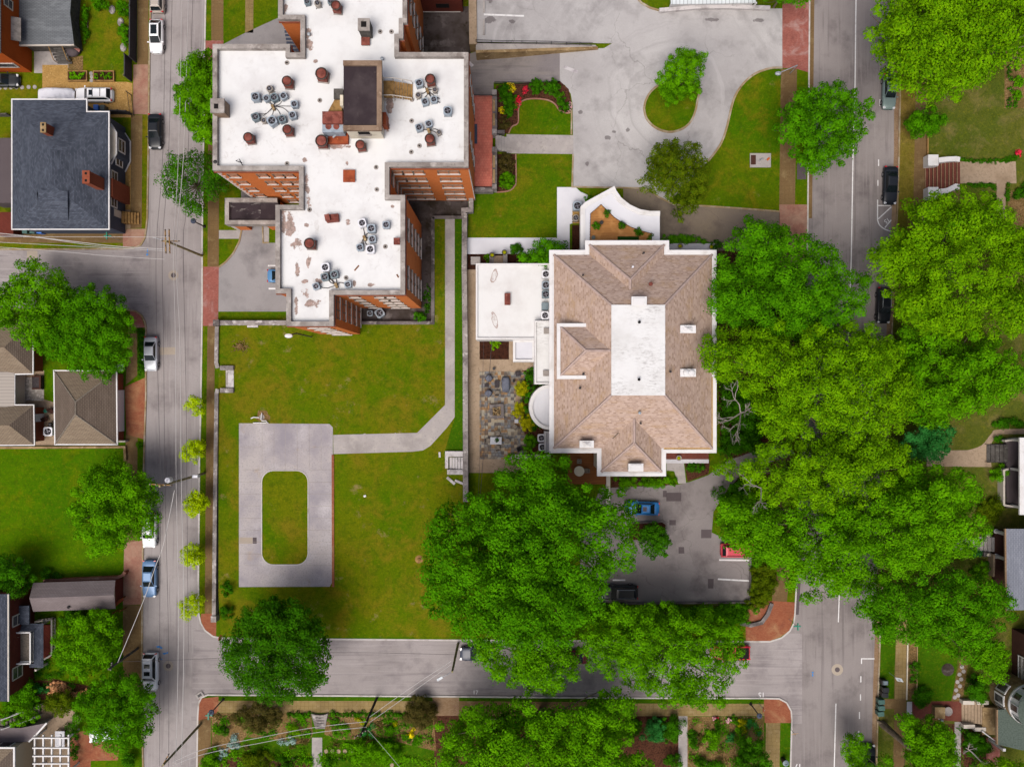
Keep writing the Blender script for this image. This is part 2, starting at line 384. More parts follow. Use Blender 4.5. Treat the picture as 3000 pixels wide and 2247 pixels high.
MAT['rust'] = simple('rusty_metal', '925044', .85, .3, var=[(1.2, '6A3228', .42, .62), (3, 'A06458', .56, .72)])
MAT['rust_o'] = simple('orange_rust', 'A8502C', .85, .3, var=[(1.5, '8A3C1E', .42, .62), (3, 'C47A40', .58, .72)])
MAT['condo'] = simple('condenser_steel', 'A6B2BE', .5, .4, .1, var=[(2, '8C98A4', .45, .65)])
MAT['condo_b'] = simple('blue_grey_condenser', '7C8C94', .5, .4, .1, var=[(2, '667680', .45, .65)])
MAT['condo_t'] = simple('tan_condenser', 'B4AAA0', .6, .4, .1, var=[(2, '8E857C', .45, .65)])
MAT['fan'] = simple('fan_blade_metal', '77757E', .4, .5, .4)
MAT['fanhole'] = simple('fan_well', '201C20', .8, .3)
MAT['cover'] = simple('grey_furniture_cover', '707482', .85, .2, var=[(2, '5E6270', .45, .65)])
MAT['wicker'] = simple('taupe_wicker', '8E8478', .85, .2, var=[(5, '6E665C', .45, .65)])
MAT['wicker_d'] = simple('dark_wicker', '3E383A', .85, .2, var=[(5, '524C4E', .5, .65)])
MAT['tabletop'] = simple('grey_table_top', 'B6B8C0', .5, .4)
MAT['plastic_w'] = simple('white_plastic', 'EDEDF4', .5, .4)
MAT['plastic_c'] = simple('cream_plastic', 'DCD4BC', .5, .4)
MAT['tyre'] = simple('tyre_rubber', '1E1C1E', .85, .2)
MAT['rim'] = simple('wheel_rim', 'B0B0B4', .35, .5, .6)
MAT['glass_car'] = simple('car_glass', '1A2226', .12, .35)
MAT['lamp_r'] = simple('tail_lamp_red', 'C01822', .25, .5)
MAT['lamp_w'] = simple('headlamp_lens', 'E2E4E8', .15, .6)
MAT['bin_g'] = simple('green_bin_plastic', '3E6660', .5, .4)
MAT['bin_k'] = simple('black_bin_plastic', '22242A', .5, .4)
MAT['bin_b'] = simple('blue_bin_plastic', '3E7EDC', .5, .4)
MAT['bin_d'] = simple('grey_green_bin', '56625E', .5, .4)
MAT['red_sign'] = simple('red_sign', 'C02A2E', .5, .4)
MAT['yellow_sign'] = simple('yellow_sign', 'E8A418', .5, .4)
MAT['green_sign'] = simple('green_sign', '1E8A70', .5, .4)
MAT['white_sign'] = simple('white_sign', 'D4DCE2', .5, .4)
MAT['orange'] = simple('orange_paint', 'E06A14', .5, .4)
MAT['turf'] = simple('dark_green_turf', '1E4010', .95, .1)
MAT['bark'] = simple('tree_bark', '847664', .95, .15, var=[(2, '62564A', .45, .65)])
MAT['bark_w'] = simple('bleached_dead_wood', 'B4AAA2', .9, .2, var=[(3, '8E847C', .5, .7)])
MAT['stonewhite'] = simple('broken_white_stone', 'D8D2D2', .92, .2, var=[(.9, 'A8A2A2', .48, .68), (3, '8A8080', .58, .75)])
# roofs with their own patterns
MAT['sh_tan'] = shingle('tan_shingles', 'CDB5A8', 'A48A7A', 'C2AA9C', .38, .2, 0, .025, 'B8966A', .55)
MAT['sh_tan_r'] = shingle('tan_shingles_turned', 'C8B0A2', 'A08674', 'BCA496', .38, .2, PI / 2, .025, 'B49264', .55)
MAT['ridge'] = simple('tan_ridge_tiles', 'C0AAA2', .9, .2, var=[(2, 'B09A90', .45, .65)])
MAT['sh_slate'] = shingle('slate_blue_shingles', '484E5A', '666C7A', '383D48', .34, .15, 0, .025, '787E8C', .3)
MAT['sh_slate_r'] = shingle('slate_blue_shingles_turned', '454B57', '616775', '353A44', .34, .15, PI / 2, .025, '747A88', .3)
MAT['sh_grey'] = shingle('grey_shingles', '7E8286', '74787C', '5E6266', .5, .18, 0, .03, 'A0A4A8', .4)
MAT['sh_brown'] = shingle('brown_grey_shingles', '9C8C78', '907F6C', '6E6052', .45, .17, 0, .03, 'B0A08A', .3)
MAT['sh_brown_r_shade'] = shingle('brown_grey_shingles_turned_shaded', '7C6E62', '72655A', '564A42', .45, .17, PI / 2, .03, '8E8074', .3)  # darker copy of the brown shingles: slope shade put into the colour
MAT['sh_mauve'] = shingle('mauve_grey_shingles', '8A7F80', '827778', '6C6263', .4, .15, 0, .02, 'A09697', .3)
MAT['sh_green'] = simple('green_grey_shingles', '5E6A62', .95, .15, var=[(5, '4A554E', .45, .65)])
MAT['sh_pale'] = shingle('pale_grey_shingles', '9094A0', '868A96', '707480', .5, .18, PI / 2, .03, 'B0B4C0', .3)
t = NT('standing_seam_metal', .5, .4)
c = t.bricks(60, .42, lin('A89E94'), lin('A89E94'), lin('7E756E'), .03)
MAT['seam'] = t.done(c)
t = NT('white_seam_metal', .5, .4)
c = t.bricks(60, .5, lin('DCE2E4', 1.4), lin('D2D8DA', 1.4), lin('A8B0B2'), .05, PI / 2)
MAT['seam_w'] = t.done(c)
# slate patio tiles, each stone its own colour
t = NT('slate_patio_tiles', .9, .25)
b1 = t.bricks(.44, .42, lin('8E8478'), lin('7A8088'), lin('4E443A'), .02, 0, .37)
b2 = t.bricks(.44, .42, lin('B08452'), lin('8A7A68'), lin('4E443A'), .02, 0, .37)
vr = t.n('ShaderNodeTexVoronoi', distance='CHEBYCHEV'); t.l(t.map((2.3, 2.38, 0)), vr.inputs['Vector']); vr.inputs['Scale'].default_value = 1; vr.inputs['Randomness'].default_value = .25
sx = t.n('ShaderNodeSeparateColor'); t.l(vr.outputs['Color'], sx.inputs[0])
c = t.mix(t.ramp(sx.outputs[0], .55, .62), b1, b2)
c = t.mix(t.math('MULTIPLY', t.ramp(sx.outputs[1], .7, .74), .7), c, lin('B4AC98'))
c = t.mix(t.math('MULTIPLY', t.ramp(sx.outputs[2], .72, .76), .6), c, lin('5A4A42'))
c = t.mix(t.math('MULTIPLY', t.ramp(t.noise(2, 5, .7), .5, .7), .4), c, lin('5E564C'))
MAT['slate'] = t.done(c)
# hedges and leaves
MAT['lf_bright'] = leafmat('bright_spring_leaves', '305E02', '5A8C04', '7EA606', .55)
MAT['lf_mid'] = leafmat('mid_green_leaves', '265802', '4E8A04', '6CA006', .55)
MAT['lf_deep'] = leafmat('deep_green_leaves', '1C4E02', '407C04', '5C9406', .55)
MAT['lf_dark'] = leafmat('dark_green_leaves', '163E04', '306806', '4A7E06', .55)
MAT['lf_olive'] = leafmat('olive_leaves', '2C4604', '4A6406', '6A6E0C')
MAT['lf_yellow'] = leafmat('yellow_green_leaves', '7C9C04', '9CB804', 'B0C008')
MAT['lf_bluish'] = leafmat('blue_green_leaves', '1C5C22', '307C34', '489444')
MAT['lf_brown'] = leafmat('brownish_leaves', '40381A', '44421E', '605428')
MAT['lf_gold'] = leafmat('golden_leaves', '848206', 'A8A010', '7C9008')
MAT['lf_silver'] = leafmat('silver_leaves', '86A09A', '9AB4AC', '74908C')
MAT['lf_flower_y'] = leafmat('yellow_flowers', 'E8D010', 'F0DC20', 'D8C010')
MAT['lf_flower_r'] = leafmat('red_flowers', 'D82030', 'E03850', 'C01848')
MAT['lf_flower_p'] = leafmat('pink_flowers', 'E8A8B8', 'F0C0CC', 'D88898')
MAT['lf_peach'] = leafmat('peach_flowers', 'D89A6A', 'E0AC80', 'B87850')
# ================================================================== GROUND, ROADS, PAVEMENTS
B0 = .13
def ST(name, pts, lv, mat, label=None, z0=B0, kind='structure'):
    z = z0 + .004 * lv
    return struct(name, MB().sheet(PL(pts, z), z), MAT[mat], label, kind)
struct('ground', MB().sheet([(-1500, -1500), (1500, -1500), (1500, 1500), (-1500, 1500)], 0), MAT['grass_old'], 'grassy ground under and around the whole neighbourhood')
ST('road', [(395, -1500), (645, -1500), (660, 3600), (380, 3600)], 0, 'asph', 'grey asphalt street with parked cars under the power lines', .010)
ST('road', [(-2500, 712), (436, 712), (436, 935), (-2500, 935)], 0, 'asph_h', 'grey asphalt side street beside the slate blue house', .014)
ST('road', [(570, 1845), (2350, 1855), (2350, 2120), (560, 2110)], 0, 'asph_h', 'grey asphalt cross street south of the big lawn', .018)
ST('road', [(2320, -1500), (2665, -1500), (2620, 3600), (2270, 3600)], 0, 'asph_r', 'grey asphalt street with the white centre line', .014)
BLK = {
 'a': ([(-2600, -1600), (441, -1600), (441, 0), (437, 190), (435, 400), (431, 640), (428, 668), (424, 697), (412, 718), (392, 727), (360, 729), (0, 731), (-2600, 738)], 'grass_m'),
 'b': ([(-2600, 905), (300, 905), (370, 908), (398, 912), (415, 925), (425, 945), (427, 960), (427, 1160), (421, 1350), (416, 1800), (415, 2100), (419, 2247), (421, 3600), (-2600, 3600)], 'grass_l'),
 'c': ([(604, -1600), (602, 0), (600, 120), (598, 300), (594, 560), (592, 700), (592, 900), (588, 1200), (584, 1350), (583, 1500), (581, 1700), (582, 1797), (588, 1825), (600, 1846), (624, 1864), (650, 1869),
   (970, 1872), (1330, 1875), (1800, 1877), (2180, 1879), (2256, 1879), (2290, 1868), (2314, 1848), (2326, 1825), (2329, 1797), (2334, 1700), (2348, 1300), (2366, 700), (2367, 600), (2372, 0), (2378, -1600)], 'grass'),
 'd': ([(577, 3600), (577, 2247), (579, 2100), (582, 2060), (590, 2043), (608, 2035), (900, 2037), (1200, 2039), (1800, 2044), (2230, 2045), (2283, 2046), (2305, 2058), (2318, 2082), (2320, 2110), (2316, 2247), (2300, 3600)], 'grass_g'),
 'e': ([(2650, -1600), (2638, 0), (2637, 300), (2634, 450), (2628, 640), (2620, 800), (2600, 1300), (2583, 1797), (2578, 1870), (2574, 2000), (2568, 2247), (2548, 3600), (6200, 3600), (6200, -1600)], 'grass_old')}
BL = dict(a='grassy block with the slate blue house', b='grassy block with the garage and the green lot', c='grassy block with the apartment building', d='garden block south of the cross street', e='wooded block east of the centre line street')
for k, (pts, mt) in BLK.items():
    w = PL(pts, B0)
    struct('lawn', MB().prism(w, 0, B0), MAT[mt], BL[k])
    struct('kerb', MB().ribbon(w, -.10, .10, 0, B0 + .02, True), MAT['kerb_w' if k in 'cd' else 'kerb'], 'stone kerb round the ' + BL[k])
ST('gutter', [(2622, -300), (2638, -300), (2637, 300), (2634, 450), (2628, 640), (2620, 800), (2600, 1300), (2583, 1797), (2574, 2000), (2567, 2300), (2552, 2300), (2558, 2000), (2566, 1797), (2584, 1300), (2604, 800), (2612, 640), (2619, 450)], 1, 'bricktan', 'brick gutter strip along the centre line street', .018)
ST('gutter', [(2373, -300), (2389, -300), (2379, 640), (2367, 640)], 1, 'walk', 'brown gutter strip by the red brick pavements', .018)
ST('gutter', [(2330, 1700), (2346, 1700), (2340, 1800), (2330, 1800)], 1, 'patch', 'dark gutter strip by the corner pavement', .018)
# --- block A
ST('pavement', [(404, -200), (437, -200), (434, 190), (402, 190)], 1, 'walk', 'brown pavement along the dark fence')
ST('pavement', [(391, 190), (434, 190), (433, 336), (389, 336)], 1, 'brickpave_p', 'red brick driveway apron by the gravel drive')
ST('driveway', [(124, 191), (199, 191), (199, 240), (372, 241), (388, 245), (388, 345), (255, 345), (255, 300), (124, 300)], 1, 'gravel', 'yellow gravel driveway with the white cars')
ST('pavement', [(384, 338), (417, 338), (415, 668), (382, 670)], 1, 'walk', 'brown pavement beside the slate blue house')
ST('path', [(355, 440), (384, 450), (382, 615), (364, 615)], 1, 'gravel', 'yellow gravel strip at the foot of the navy wall')
ST('path', [(358, 615), (383, 615), (382, 670), (358, 670)], 1, 'conc_t', 'pale landing below the side steps')
ST('pavement', [(360, 671), (427, 671), (421, 700), (404, 723), (360, 723)], 2, 'brickpave_p', 'red brick street corner beside the slate blue house')
ST('pavement', [(-300, 682), (360, 682), (360, 712), (-300, 712)], 1, 'walk', 'brown pavement along the side street')
ST('path', [(100, 150), (200, 150), (200, 200), (124, 215), (100, 215)], 0.5, 'conc_g', 'grey paving at the back steps')
ST('path', [(200, 165), (243, 165), (243, 210), (200, 210)], 2, 'mulch_t', 'bare plot beside the raised beds')
# --- block B
ST('pavement', [(380, 905), (412, 924), (426, 960), (384, 960)], 1, 'brickpave', 'red brick corner under the street tree')
ST('pavement', [(376, 960), (402, 960), (402, 1100), (368, 1128)], 1, 'walk', 'brown pavement north of the garage')
ST('verge', [(403, 960), (425, 960), (424, 1106), (403, 1112)], 1, 'grass_g', 'dark green verge beside the silver sedan', kind='stuff')
ST('pavement', [(365, 1133), (426, 1106), (424, 1288), (370, 1272)], 2, 'brickpave_o', 'red brick apron in front of the white garage door')
ST('pavement', [(368, 1272), (403, 1280), (402, 1470), (366, 1470)], 1, 'walk', 'brown pavement south of the garage')
ST('pavement', [(364, 1590), (420, 1582), (417, 1770), (360, 1772)], 2, 'brickpave_p', 'faded brick apron by the long shed')
ST('pavement', [(366, 1470), (402, 1470), (404, 1590), (364, 1590)], 1, 'walk', 'brown pavement under the green lot tree')
ST('pavement', [(360, 1772), (415, 1772), (414, 2060), (360, 2060)], 1, 'walk', 'brown pavement by the leaning pole')
ST('patio', [(42, 1096), (129, 1086), (129, 1170), (163, 1180), (163, 1305), (98, 1305), (98, 1190), (42, 1190)], 1, 'conc_t', 'tan concrete courtyard behind the garage')
ST('driveway', [(203, 2150), (245, 2140), (350, 2185), (345, 2226), (266, 2228), (262, 2450), (203, 2450)], 1, 'brickpave_o', 'orange brick driveway under the round tree')
ST('patio', [(60, 2065), (195, 2065), (240, 2105), (206, 2150), (206, 2450), (90, 2450), (90, 2150), (40, 2100)], 0.5, 'conc_t', 'tan concrete patio beside the pergola')
ST('flower_bed', [(100, 1995), (150, 1985), (215, 2000), (270, 2010), (265, 2045), (100, 2050)], 1, 'mulch', 'dark mulch bed below the dark slate house')
# --- block C
ST('path', [(619, -300), (656, -300), (654, 120), (619, 120)], 1, 'walk', 'brown pavement north of the white apartment roof')
ST('path', [(721, -300), (744, -300), (742, 97), (718, 97)], 1, 'walk_hex', 'narrow tan path across the north lawn')
ST('pavement', [(601, 120), (655, 120), (652, 167), (600, 167)], 1, 'brickpave', 'red brick apron beside the north court')
ST('yard', [(655, 130), (717, 98), (826, 48), (905, 48), (905, 190), (655, 190)], 1, 'asph_w', 'grey asphalt yard in the north notch')
ST('pavement', [(611, 167), (643, 167), (641, 782), (608, 782)], 1, 'walk', 'brown pavement west of the apartment building')
ST('pavement', [(595, 782), (641, 782), (639, 955), (594, 955)], 1, 'brickpave', 'red brick apron of the west car park')
ST('parking_lot', [(641, 783), (661, 768), (684, 742), (701, 708), (709, 668), (706, 560), (768, 560), (771, 712), (880, 712), (880, 913), (640, 913)], 2, 'asph_w', 'grey asphalt car park below the porch')
ST('path', [(641, 675), (706, 675), (706, 700), (641, 700)], 1, 'conc_g', 'short concrete walk to the porch drive')
ST('path', [(771, 650), (788, 650), (788, 711), (771, 711)], 3, 'conc_g', 'narrow concrete strip beside the porch wall')
ST('pavement', [(608, 955), (630, 955), (626, 1350), (622, 1600), (620, 1798), (600, 1798), (602, 1500), (604, 1300), (606, 1100)], 1, 'walk', 'brown pavement below the lawn wall')
ST('pavement', [(590, 1797), (621, 1797), (634, 1800), (633, 1865), (622, 1862), (598, 1842), (587, 1812)], 2, 'brickpave_o', 'red brick corner at the foot of the lawn wall')
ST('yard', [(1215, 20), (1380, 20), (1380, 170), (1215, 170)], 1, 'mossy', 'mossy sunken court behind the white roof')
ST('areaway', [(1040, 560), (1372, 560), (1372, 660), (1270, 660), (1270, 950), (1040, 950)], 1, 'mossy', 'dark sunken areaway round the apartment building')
ST('driveway', [(1376, 158), (1400, 150), (1640, 145), (1640, 243), (1446, 243), (1446, 290), (1376, 290)], 2, 'asph_ramp', 'dark asphalt ramp below the fenced wall')
ST('driveway', [(1798, -400), (1862, -400), (1866, -5), (1880, 10), (1905, 24), (1930, 31), (2260, 26), (2292, 26), (2292, 199), (2262, 200), (2235, 207), (2210, 218), (2185, 238), (2165, 262), (2150, 290), (2139, 330),
   (2130, 370), (2117, 410), (2100, 440), (2060, 490), (1960, 590), (1880, 552), (1680, 549), (1678, 310), (1672, 275), (1655, 250), (1638, 243), (1638, 148), (1770, 142), (1798, 125)], 1, 'asph_p', 'pale asphalt turning loop round the tree island')
up = [P(1397, -400, 2.3), P(1801, -400, .137), P(1801, 128, .137), P(1397, 124, 2.3)]
struct('parking_lot', MB().face(up[::-1] if up[0].x > up[1].x else [up[3], up[2], up[1], up[0]]), MAT['asph_p'], 'pale raised car park above the retaining wall')
ST('driveway', [(1826, 552), (1890, 554), (1930, 578), (1975, 600), (2065, 604), (2170, 611), (2284, 620), (2284, 735), (2100, 735), (1934, 725), (1826, 725)], 2, 'asph_b', 'brown stained asphalt drive north of the mansion')
isl = smooth_poly([(1886, 318), (1892, 293), (1909, 266), (1940, 246), (1990, 238), (2040, 246), (2050, 265), (2044, 295), (2038, 325), (2025, 356), (2001, 378), (1968, 388), (1936, 383), (1909, 367), (1892, 345), (1886, 318)], 4)[:-1]
iw = PL(isl, .2)
struct('lawn', MB().prism(iw, .1, .24), MAT['grass'], 'teardrop grass island in the turning loop')
struct('kerb', MB().ribbon(iw, -.16, .10, .1, .28, True), MAT['kerb'], 'tan kerb round the teardrop island')
struct('kerb', MB().ribbon(PL(smooth_poly([(2292, 199), (2262, 200), (2235, 207), (2210, 218), (2185, 238), (2165, 262), (2150, 290), (2139, 330), (2130, 370), (2117, 410), (2100, 440), (2072, 475)], 3), .2), -.12, .14, .1, .27), MAT['kerb'], 'curved tan kerb of the east lawn')
struct('kerb', MB().ribbon(PL([(1675, 300), (1674, 395)], .2), -.1, .1, .1, .25).ribbon(PL([(1679, 452), (1676, 548), (1880, 552), (1900, 556), (1930, 578), (1975, 600), (2065, 604), (2170, 611), (2284, 620)], .2), -.1, .1, .1, .25), MAT['kerb'], 'tan kerb between the loop and the lower drive')
struct('kerb', MB().ribbon(PL([(1866, -40), (1866, -5), (1880, 10), (1905, 24), (1930, 31)], .2), -.12, .12, .1, .26), MAT['kerb'], 'tan kerb at the top of the loop')
struct('kerb', MB().ribbon(PL([(641, 783), (661, 768), (684, 742), (701, 708), (709, 668)], .2), -.1, .1, .1, .25).ribbon(PL([(788, 711), (771, 712), (769, 655)], .2), -.08, .08, .1, .25), MAT['kerb'], 'kerb of the porch drive')
ST('pavement', [(2292, -300), (2371, -300), (2369, 213), (2335, 203), (2292, 200)], 2, 'brickpave', 'red brick crossing at the loop entrance')
ST('pavement', [(2288, 203), (2335, 203), (2329, 600), (2283, 600)], 1, 'walk', 'brown pavement beside the east lawn')
ST('pavement', [(2283, 600), (2365, 600), (2365, 800), (2283, 800)], 2, 'brickpave_p', 'faded red brick crossing of the lower drive')
ST('pavement', [(2285, 800), (2330, 800), (2312, 1690), (2265, 1690)], 1, 'walk', 'brown pavement under the bright trees')
ST('path', [(1632, 549), (1686, 549), (1700, 562), (1722, 572), (1716, 600), (1677, 600), (1677, 655), (1669, 657), (1669, 742), (1632, 742)], 2, 'conc_w', 'white concrete path west of the balcony wing')
ST('path', [(1368, 697), (1632, 697), (1632, 743), (1368, 745)], 3, 'conc_w', 'white concrete path below the north lawn')
ST('flower_bed', [(1676, 660), (1706, 660), (1706, 735), (1676, 735)], 3, 'soil', 'dark soil pit beside the white path')
ST('path', [(1677, 598), (1706, 598), (1706, 655), (1677, 655)], 3, 'gravel', 'gravel pad under two condensers')
ST('flower_bed', [(1368, 745), (1612, 743), (1612, 790), (1368, 790)], 2, 'soil', 'dark planting strip at the flat roof')
ST('path', [(1484, 394), (1680, 397), (1680, 452), (1484, 450)], 3, 'conc_g', 'grey concrete walk to the brick terrace')
ST('flower_bed', [(1454, 252), (1560, 241), (1640, 238), (1666, 262), (1674, 300), (1673, 330), (1664, 331), (1640, 325), (1625, 305), (1600, 293), (1560, 290), (1530, 297), (1520, 320), (1518, 360), (1500, 372), (1490, 392), (1454, 392)], 2, 'mulch', 'mulched flower bed with yellow and red flowers')
ST('flower_bed', [(1454, 452), (1510, 452), (1511, 530), (1506, 548), (1490, 560), (1455, 564)], 2, 'mulch', 'mulched bed with the round green bush')
ST('patio', [(1368, 772), (1570, 772), (1570, 1092), (1545, 1345), (1545, 1385), (1368, 1385)], 1, 'conc_t', 'tan concrete walk along the long stone wall')
ST('flower_bed', [(1405, 990), (1491, 990), (1491, 1053), (1405, 1053)], 2, 'soil', 'square dark bed with a fern')
ST('flower_bed', [(1530, 1085), (1620, 1085), (1620, 1340), (1530, 1340)], 2, 'mulch', 'mulch bed between the slate patio and the round bay')
ST('patio', [(1405, 1088), (1545, 1088), (1530, 1125), (1512, 1160), (1505, 1200), (1524, 1250), (1545, 1280), (1540, 1345), (1405, 1345)], 3, 'slate', 'patio of multicoloured slate tiles')
ST('parking_lot', [(1760, 1430), (1985, 1420), (2020, 1412), (2075, 1392), (2130, 1350), (2300, 1290), (2330, 1330), (2180, 1380), (2120, 1450), (2090, 1500), (2085, 1560), (2120, 1575), (2200, 1580), (2198, 1762), (1700, 1766), (1700, 1560)], 2, 'asph_d', 'dark cracked asphalt car park below the mansion')
ST('path', [(1953, 1350), (2003, 1350), (2010, 1415), (1988, 1417), (1975, 1380), (1953, 1378)], 3, 'conc_g', 'pale concrete walk at the porch corner')
ST('flower_bed', [(1790, 1398), (1955, 1398), (1985, 1422), (1790, 1432)], 1, 'mulch', 'mulch strip below the south gable')
ST('flower_bed', [(2005, 1350), (2080, 1350), (2076, 1388), (2014, 1411)], 1, 'mulch', 'mulch bed beside the pale walk')
ST('lawn', [(2090, 735), (2284, 735), (2264, 1690), (2205, 1690), (2205, 1570), (2125, 1560), (2100, 1510), (2150, 1430), (2110, 1290)], .5, 'mulch', 'brown leaf litter under the bright trees')
ST('pavement', [(2185, 1790), (2225, 1760), (2262, 1760), (2330, 1764), (2327, 1800), (2314, 1846), (2285, 1866), (2255, 1877), (2185, 1877)], 2, 'brickpave_o', 'orange brick corner by the red pickup')
ST('pavement', [(2262, 1690), (2312, 1690), (2305, 1763), (2262, 1763)], 1, 'walk', 'short brown pavement beside the hedge')
for q, lb in (([(1952, 1443), (1996, 1443), (1996, 1468), (1952, 1468)], 'large dark patch behind the blue car'), ([(1961, 1523), (1980, 1523), (1980, 1538), (1961, 1538)], 'small dark patch by the planted island'),
              ([(2054, 1551), (2085, 1551), (2084, 1576), (2054, 1576)], 'square dark patch beside the red pickup'), ([(1988, 1602), (2004, 1602), (2005, 1621), (1988, 1621)], 'small dark patch in the middle of the car park'), ([(2074, 1695), (2091, 1695), (2090, 1723), (2074, 1723)], 'narrow dark patch by the white bay line'),
              ([(1942, 1437), (1953, 1437), (1953, 1456), (1942, 1456)], 'faint patch next to the large dark one')):
    ST('road_patch', q, 3, 'patch', lb + ' in the asphalt')
ST('road_patch', [(79, 735), (110, 735), (110, 760), (79, 762)], 1, 'patch_l', 'pale square patch in the side street', .018)
ST('road_patch', [(466, 1018), (514, 1017), (515, 1039), (466, 1040)], 1, 'patch_l', 'tan patch beside the silver sedan', .014)
ST('road_patch', [(2335, 478), (2362, 478), (2362, 526), (2335, 526)], 1, 'patch', 'dark slab in the verge by the street tree')
# --- central raised lawn
LZ = 1.0
lawn = MB()
top = [(640, 950), (840, 950), (1056, 950), (1056, 948), (1268, 948), (1268, 640), (1358, 640), (1358, 1740), (640, 1740)]
lawn.prism(PL(top, LZ), 0, LZ)
a, b, c_, d = P(640, 1740, LZ), P(1358, 1740, LZ), P(1358, 1866, B0 + .01), P(646, 1862, B0 + .01)
lawn.face([d, c_, b, a])
lawn.face([Vector((a.x, a.y, 0)), Vector((d.x, d.y, 0)), d, a]).face([Vector((c_.x, c_.y, 0)), Vector((b.x, b.y, 0)), b, c_])
struct('lawn', lawn, MAT['grass_m'], 'raised lawn between the stone walls')
def LT(name, pts, lv, mat, label, kind='structure'): return ST(name, pts, lv, mat, label, LZ, kind)
LT('verge', [(1333, 640), (1357, 640), (1357, 1330), (1300, 1330), (1333, 1222)], 1, 'grass_g', 'dark grass strip beside the long stone wall', 'stuff')
LT('path', [(1304, 640), (1332, 640), (1332, 1222), (1310, 1252), (1285, 1280), (1262, 1305), (1240, 1319), (1210, 1323), (977, 1330), (976, 1274), (1222, 1268), (1304, 1186)], 2, 'conc_g', 'bent grey concrete path on the raised lawn')
struct('path_joint', MB().ribbon(PL([(1068, 1270), (1071, 1327)], LZ), -.14, .14, LZ + .01, LZ + .03).ribbon(PL([(1158, 1268), (1161, 1325)], LZ), -.06, .06, LZ + .01, LZ + .02), MAT['conc_g'], 'step joints in the bent path')
LT('parking_pad', [(700, 1240), (965, 1242), (975, 1252), (976, 1700), (966, 1718), (700, 1719)], 3, 'pad', 'grey concrete pad with an oval grass island')
rr = 34
ov = arc(801, 1412, rr, 180, 270, 6) + arc(869, 1412, rr, 270, 360, 6) + arc(869, 1620, rr, 0, 90, 6) + arc(801, 1620, rr, 90, 180, 6)
ow = PL(ov, LZ)
struct('lawn', MB().prism(ow, LZ, LZ + .06), MAT['grass_m'], 'oval grass island in the concrete pad')
struct('kerb', MB().ribbon(ow, -.06, .06, LZ, LZ + .09, True), MAT['kerb_w'], 'white painted kerb of the oval island')
LT('road_patch', [(701, 1574), (740, 1574), (740, 1592), (701, 1592)], 4, 'patch_l', 'tan patch in the concrete pad')
LT('road_patch', [(740.5, 1574), (752, 1574), (752, 1592), (740.5, 1592)], 4, 'patch', 'dark patch beside the tan one in the pad')
jt = MB()
for x in (768, 803, 836, 871, 906, 941):
    jt.ribbon(PL([(x, 1242), (x, 1376)], LZ), -.02, .02, LZ + .013, LZ + .017)
for y in (1309, 1376, 1412, 1447, 1482, 1518, 1553, 1587, 1622, 1656):
    jt.ribbon(PL([(701, y), (765, y)], LZ), -.02, .02, LZ + .013, LZ + .017).ribbon(PL([(906, y), (973, y)], LZ), -.02, .02, LZ + .013, LZ + .017)
struct('pad_joint', jt, MAT['coping'], 'control joints of the concrete pad')
# --- block D
ST('pavement', [(640, 2052), (1270, 2053), (1275, 2088), (640, 2087)], 1, 'walk_hex', 'tan pavement south of the cross street')
ST('pavement', [(584, 2046), (640, 2040), (640, 2082), (618, 2102), (580, 2110)], 2, 'brickpave_o', 'red brick corner by the lamp post')
ST('pavement', [(580, 2110), (618, 2103), (616, 2500), (578, 2500)], 1, 'walk', 'brown pavement below the brick corner')
ST('pavement', [(1266, 2042), (1345, 2043), (1345, 2096), (1275, 2096)], 2, 'bricktan', 'tan brick apron by the brownish shrub')
ST('pavement', [(1345, 2053), (1860, 2057), (1860, 2097), (1345, 2096)], 1, 'walk', 'shaded pavement under the street trees')
ST('pavement', [(1860, 2060), (2239, 2061), (2239, 2097), (1860, 2097)], 1, 'walk_hex', 'pavement of hexagon slabs')
ST('pavement', [(2238, 2047), (2283, 2048), (2304, 2060), (2317, 2084), (2319, 2117), (2240, 2117)], 2, 'brickpave_o', 'red brick corner by the hexagon pavement')
ST('pavement', [(2244, 2117), (2286, 2117), (2280, 2500), (2238, 2500)], 1, 'walk_hex', 'tan pavement beside the south verge')
ST('flower_bed', [(620, 2088), (912, 2088), (916, 2150), (905, 2172), (870, 2180), (800, 2165), (720, 2158), (700, 2180), (660, 2215), (620, 2220)], 1, 'mulch_t', 'wood chip garden bed west of the curved steps')
ST('flower_bed', [(958, 2090), (1270, 2092), (1278, 2200), (1195, 2180), (1120, 2160), (1050, 2165), (990, 2166), (950, 2150)], 1, 'mulch_t', 'wood chip garden bed with the dark pole')
ST('flower_bed', [(640, 2215), (920, 2222), (920, 2500), (640, 2500)], 1, 'mulch', 'brown bed at the hedge')
ST('path', [(914, 2160), (944, 2160), (942, 2500), (912, 2500)], 2, 'conc_g', 'grey garden path from the curved steps')
ST('path', [(1988, 2097), (2014, 2097), (2014, 2500), (1986, 2500)], 2, 'conc_g', 'grey garden path beside the round shrub')
ST('flower_bed', [(2014, 2098), (2238, 2099), (2243, 2500), (2014, 2500)], 1, 'mulch_t', 'wood chip garden with the conifer')
ST('flower_bed', [(1272, 2096), (1990, 2097), (1990, 2500), (1272, 2500)], 0.5, 'mulch', 'shaded mulch under the south trees')
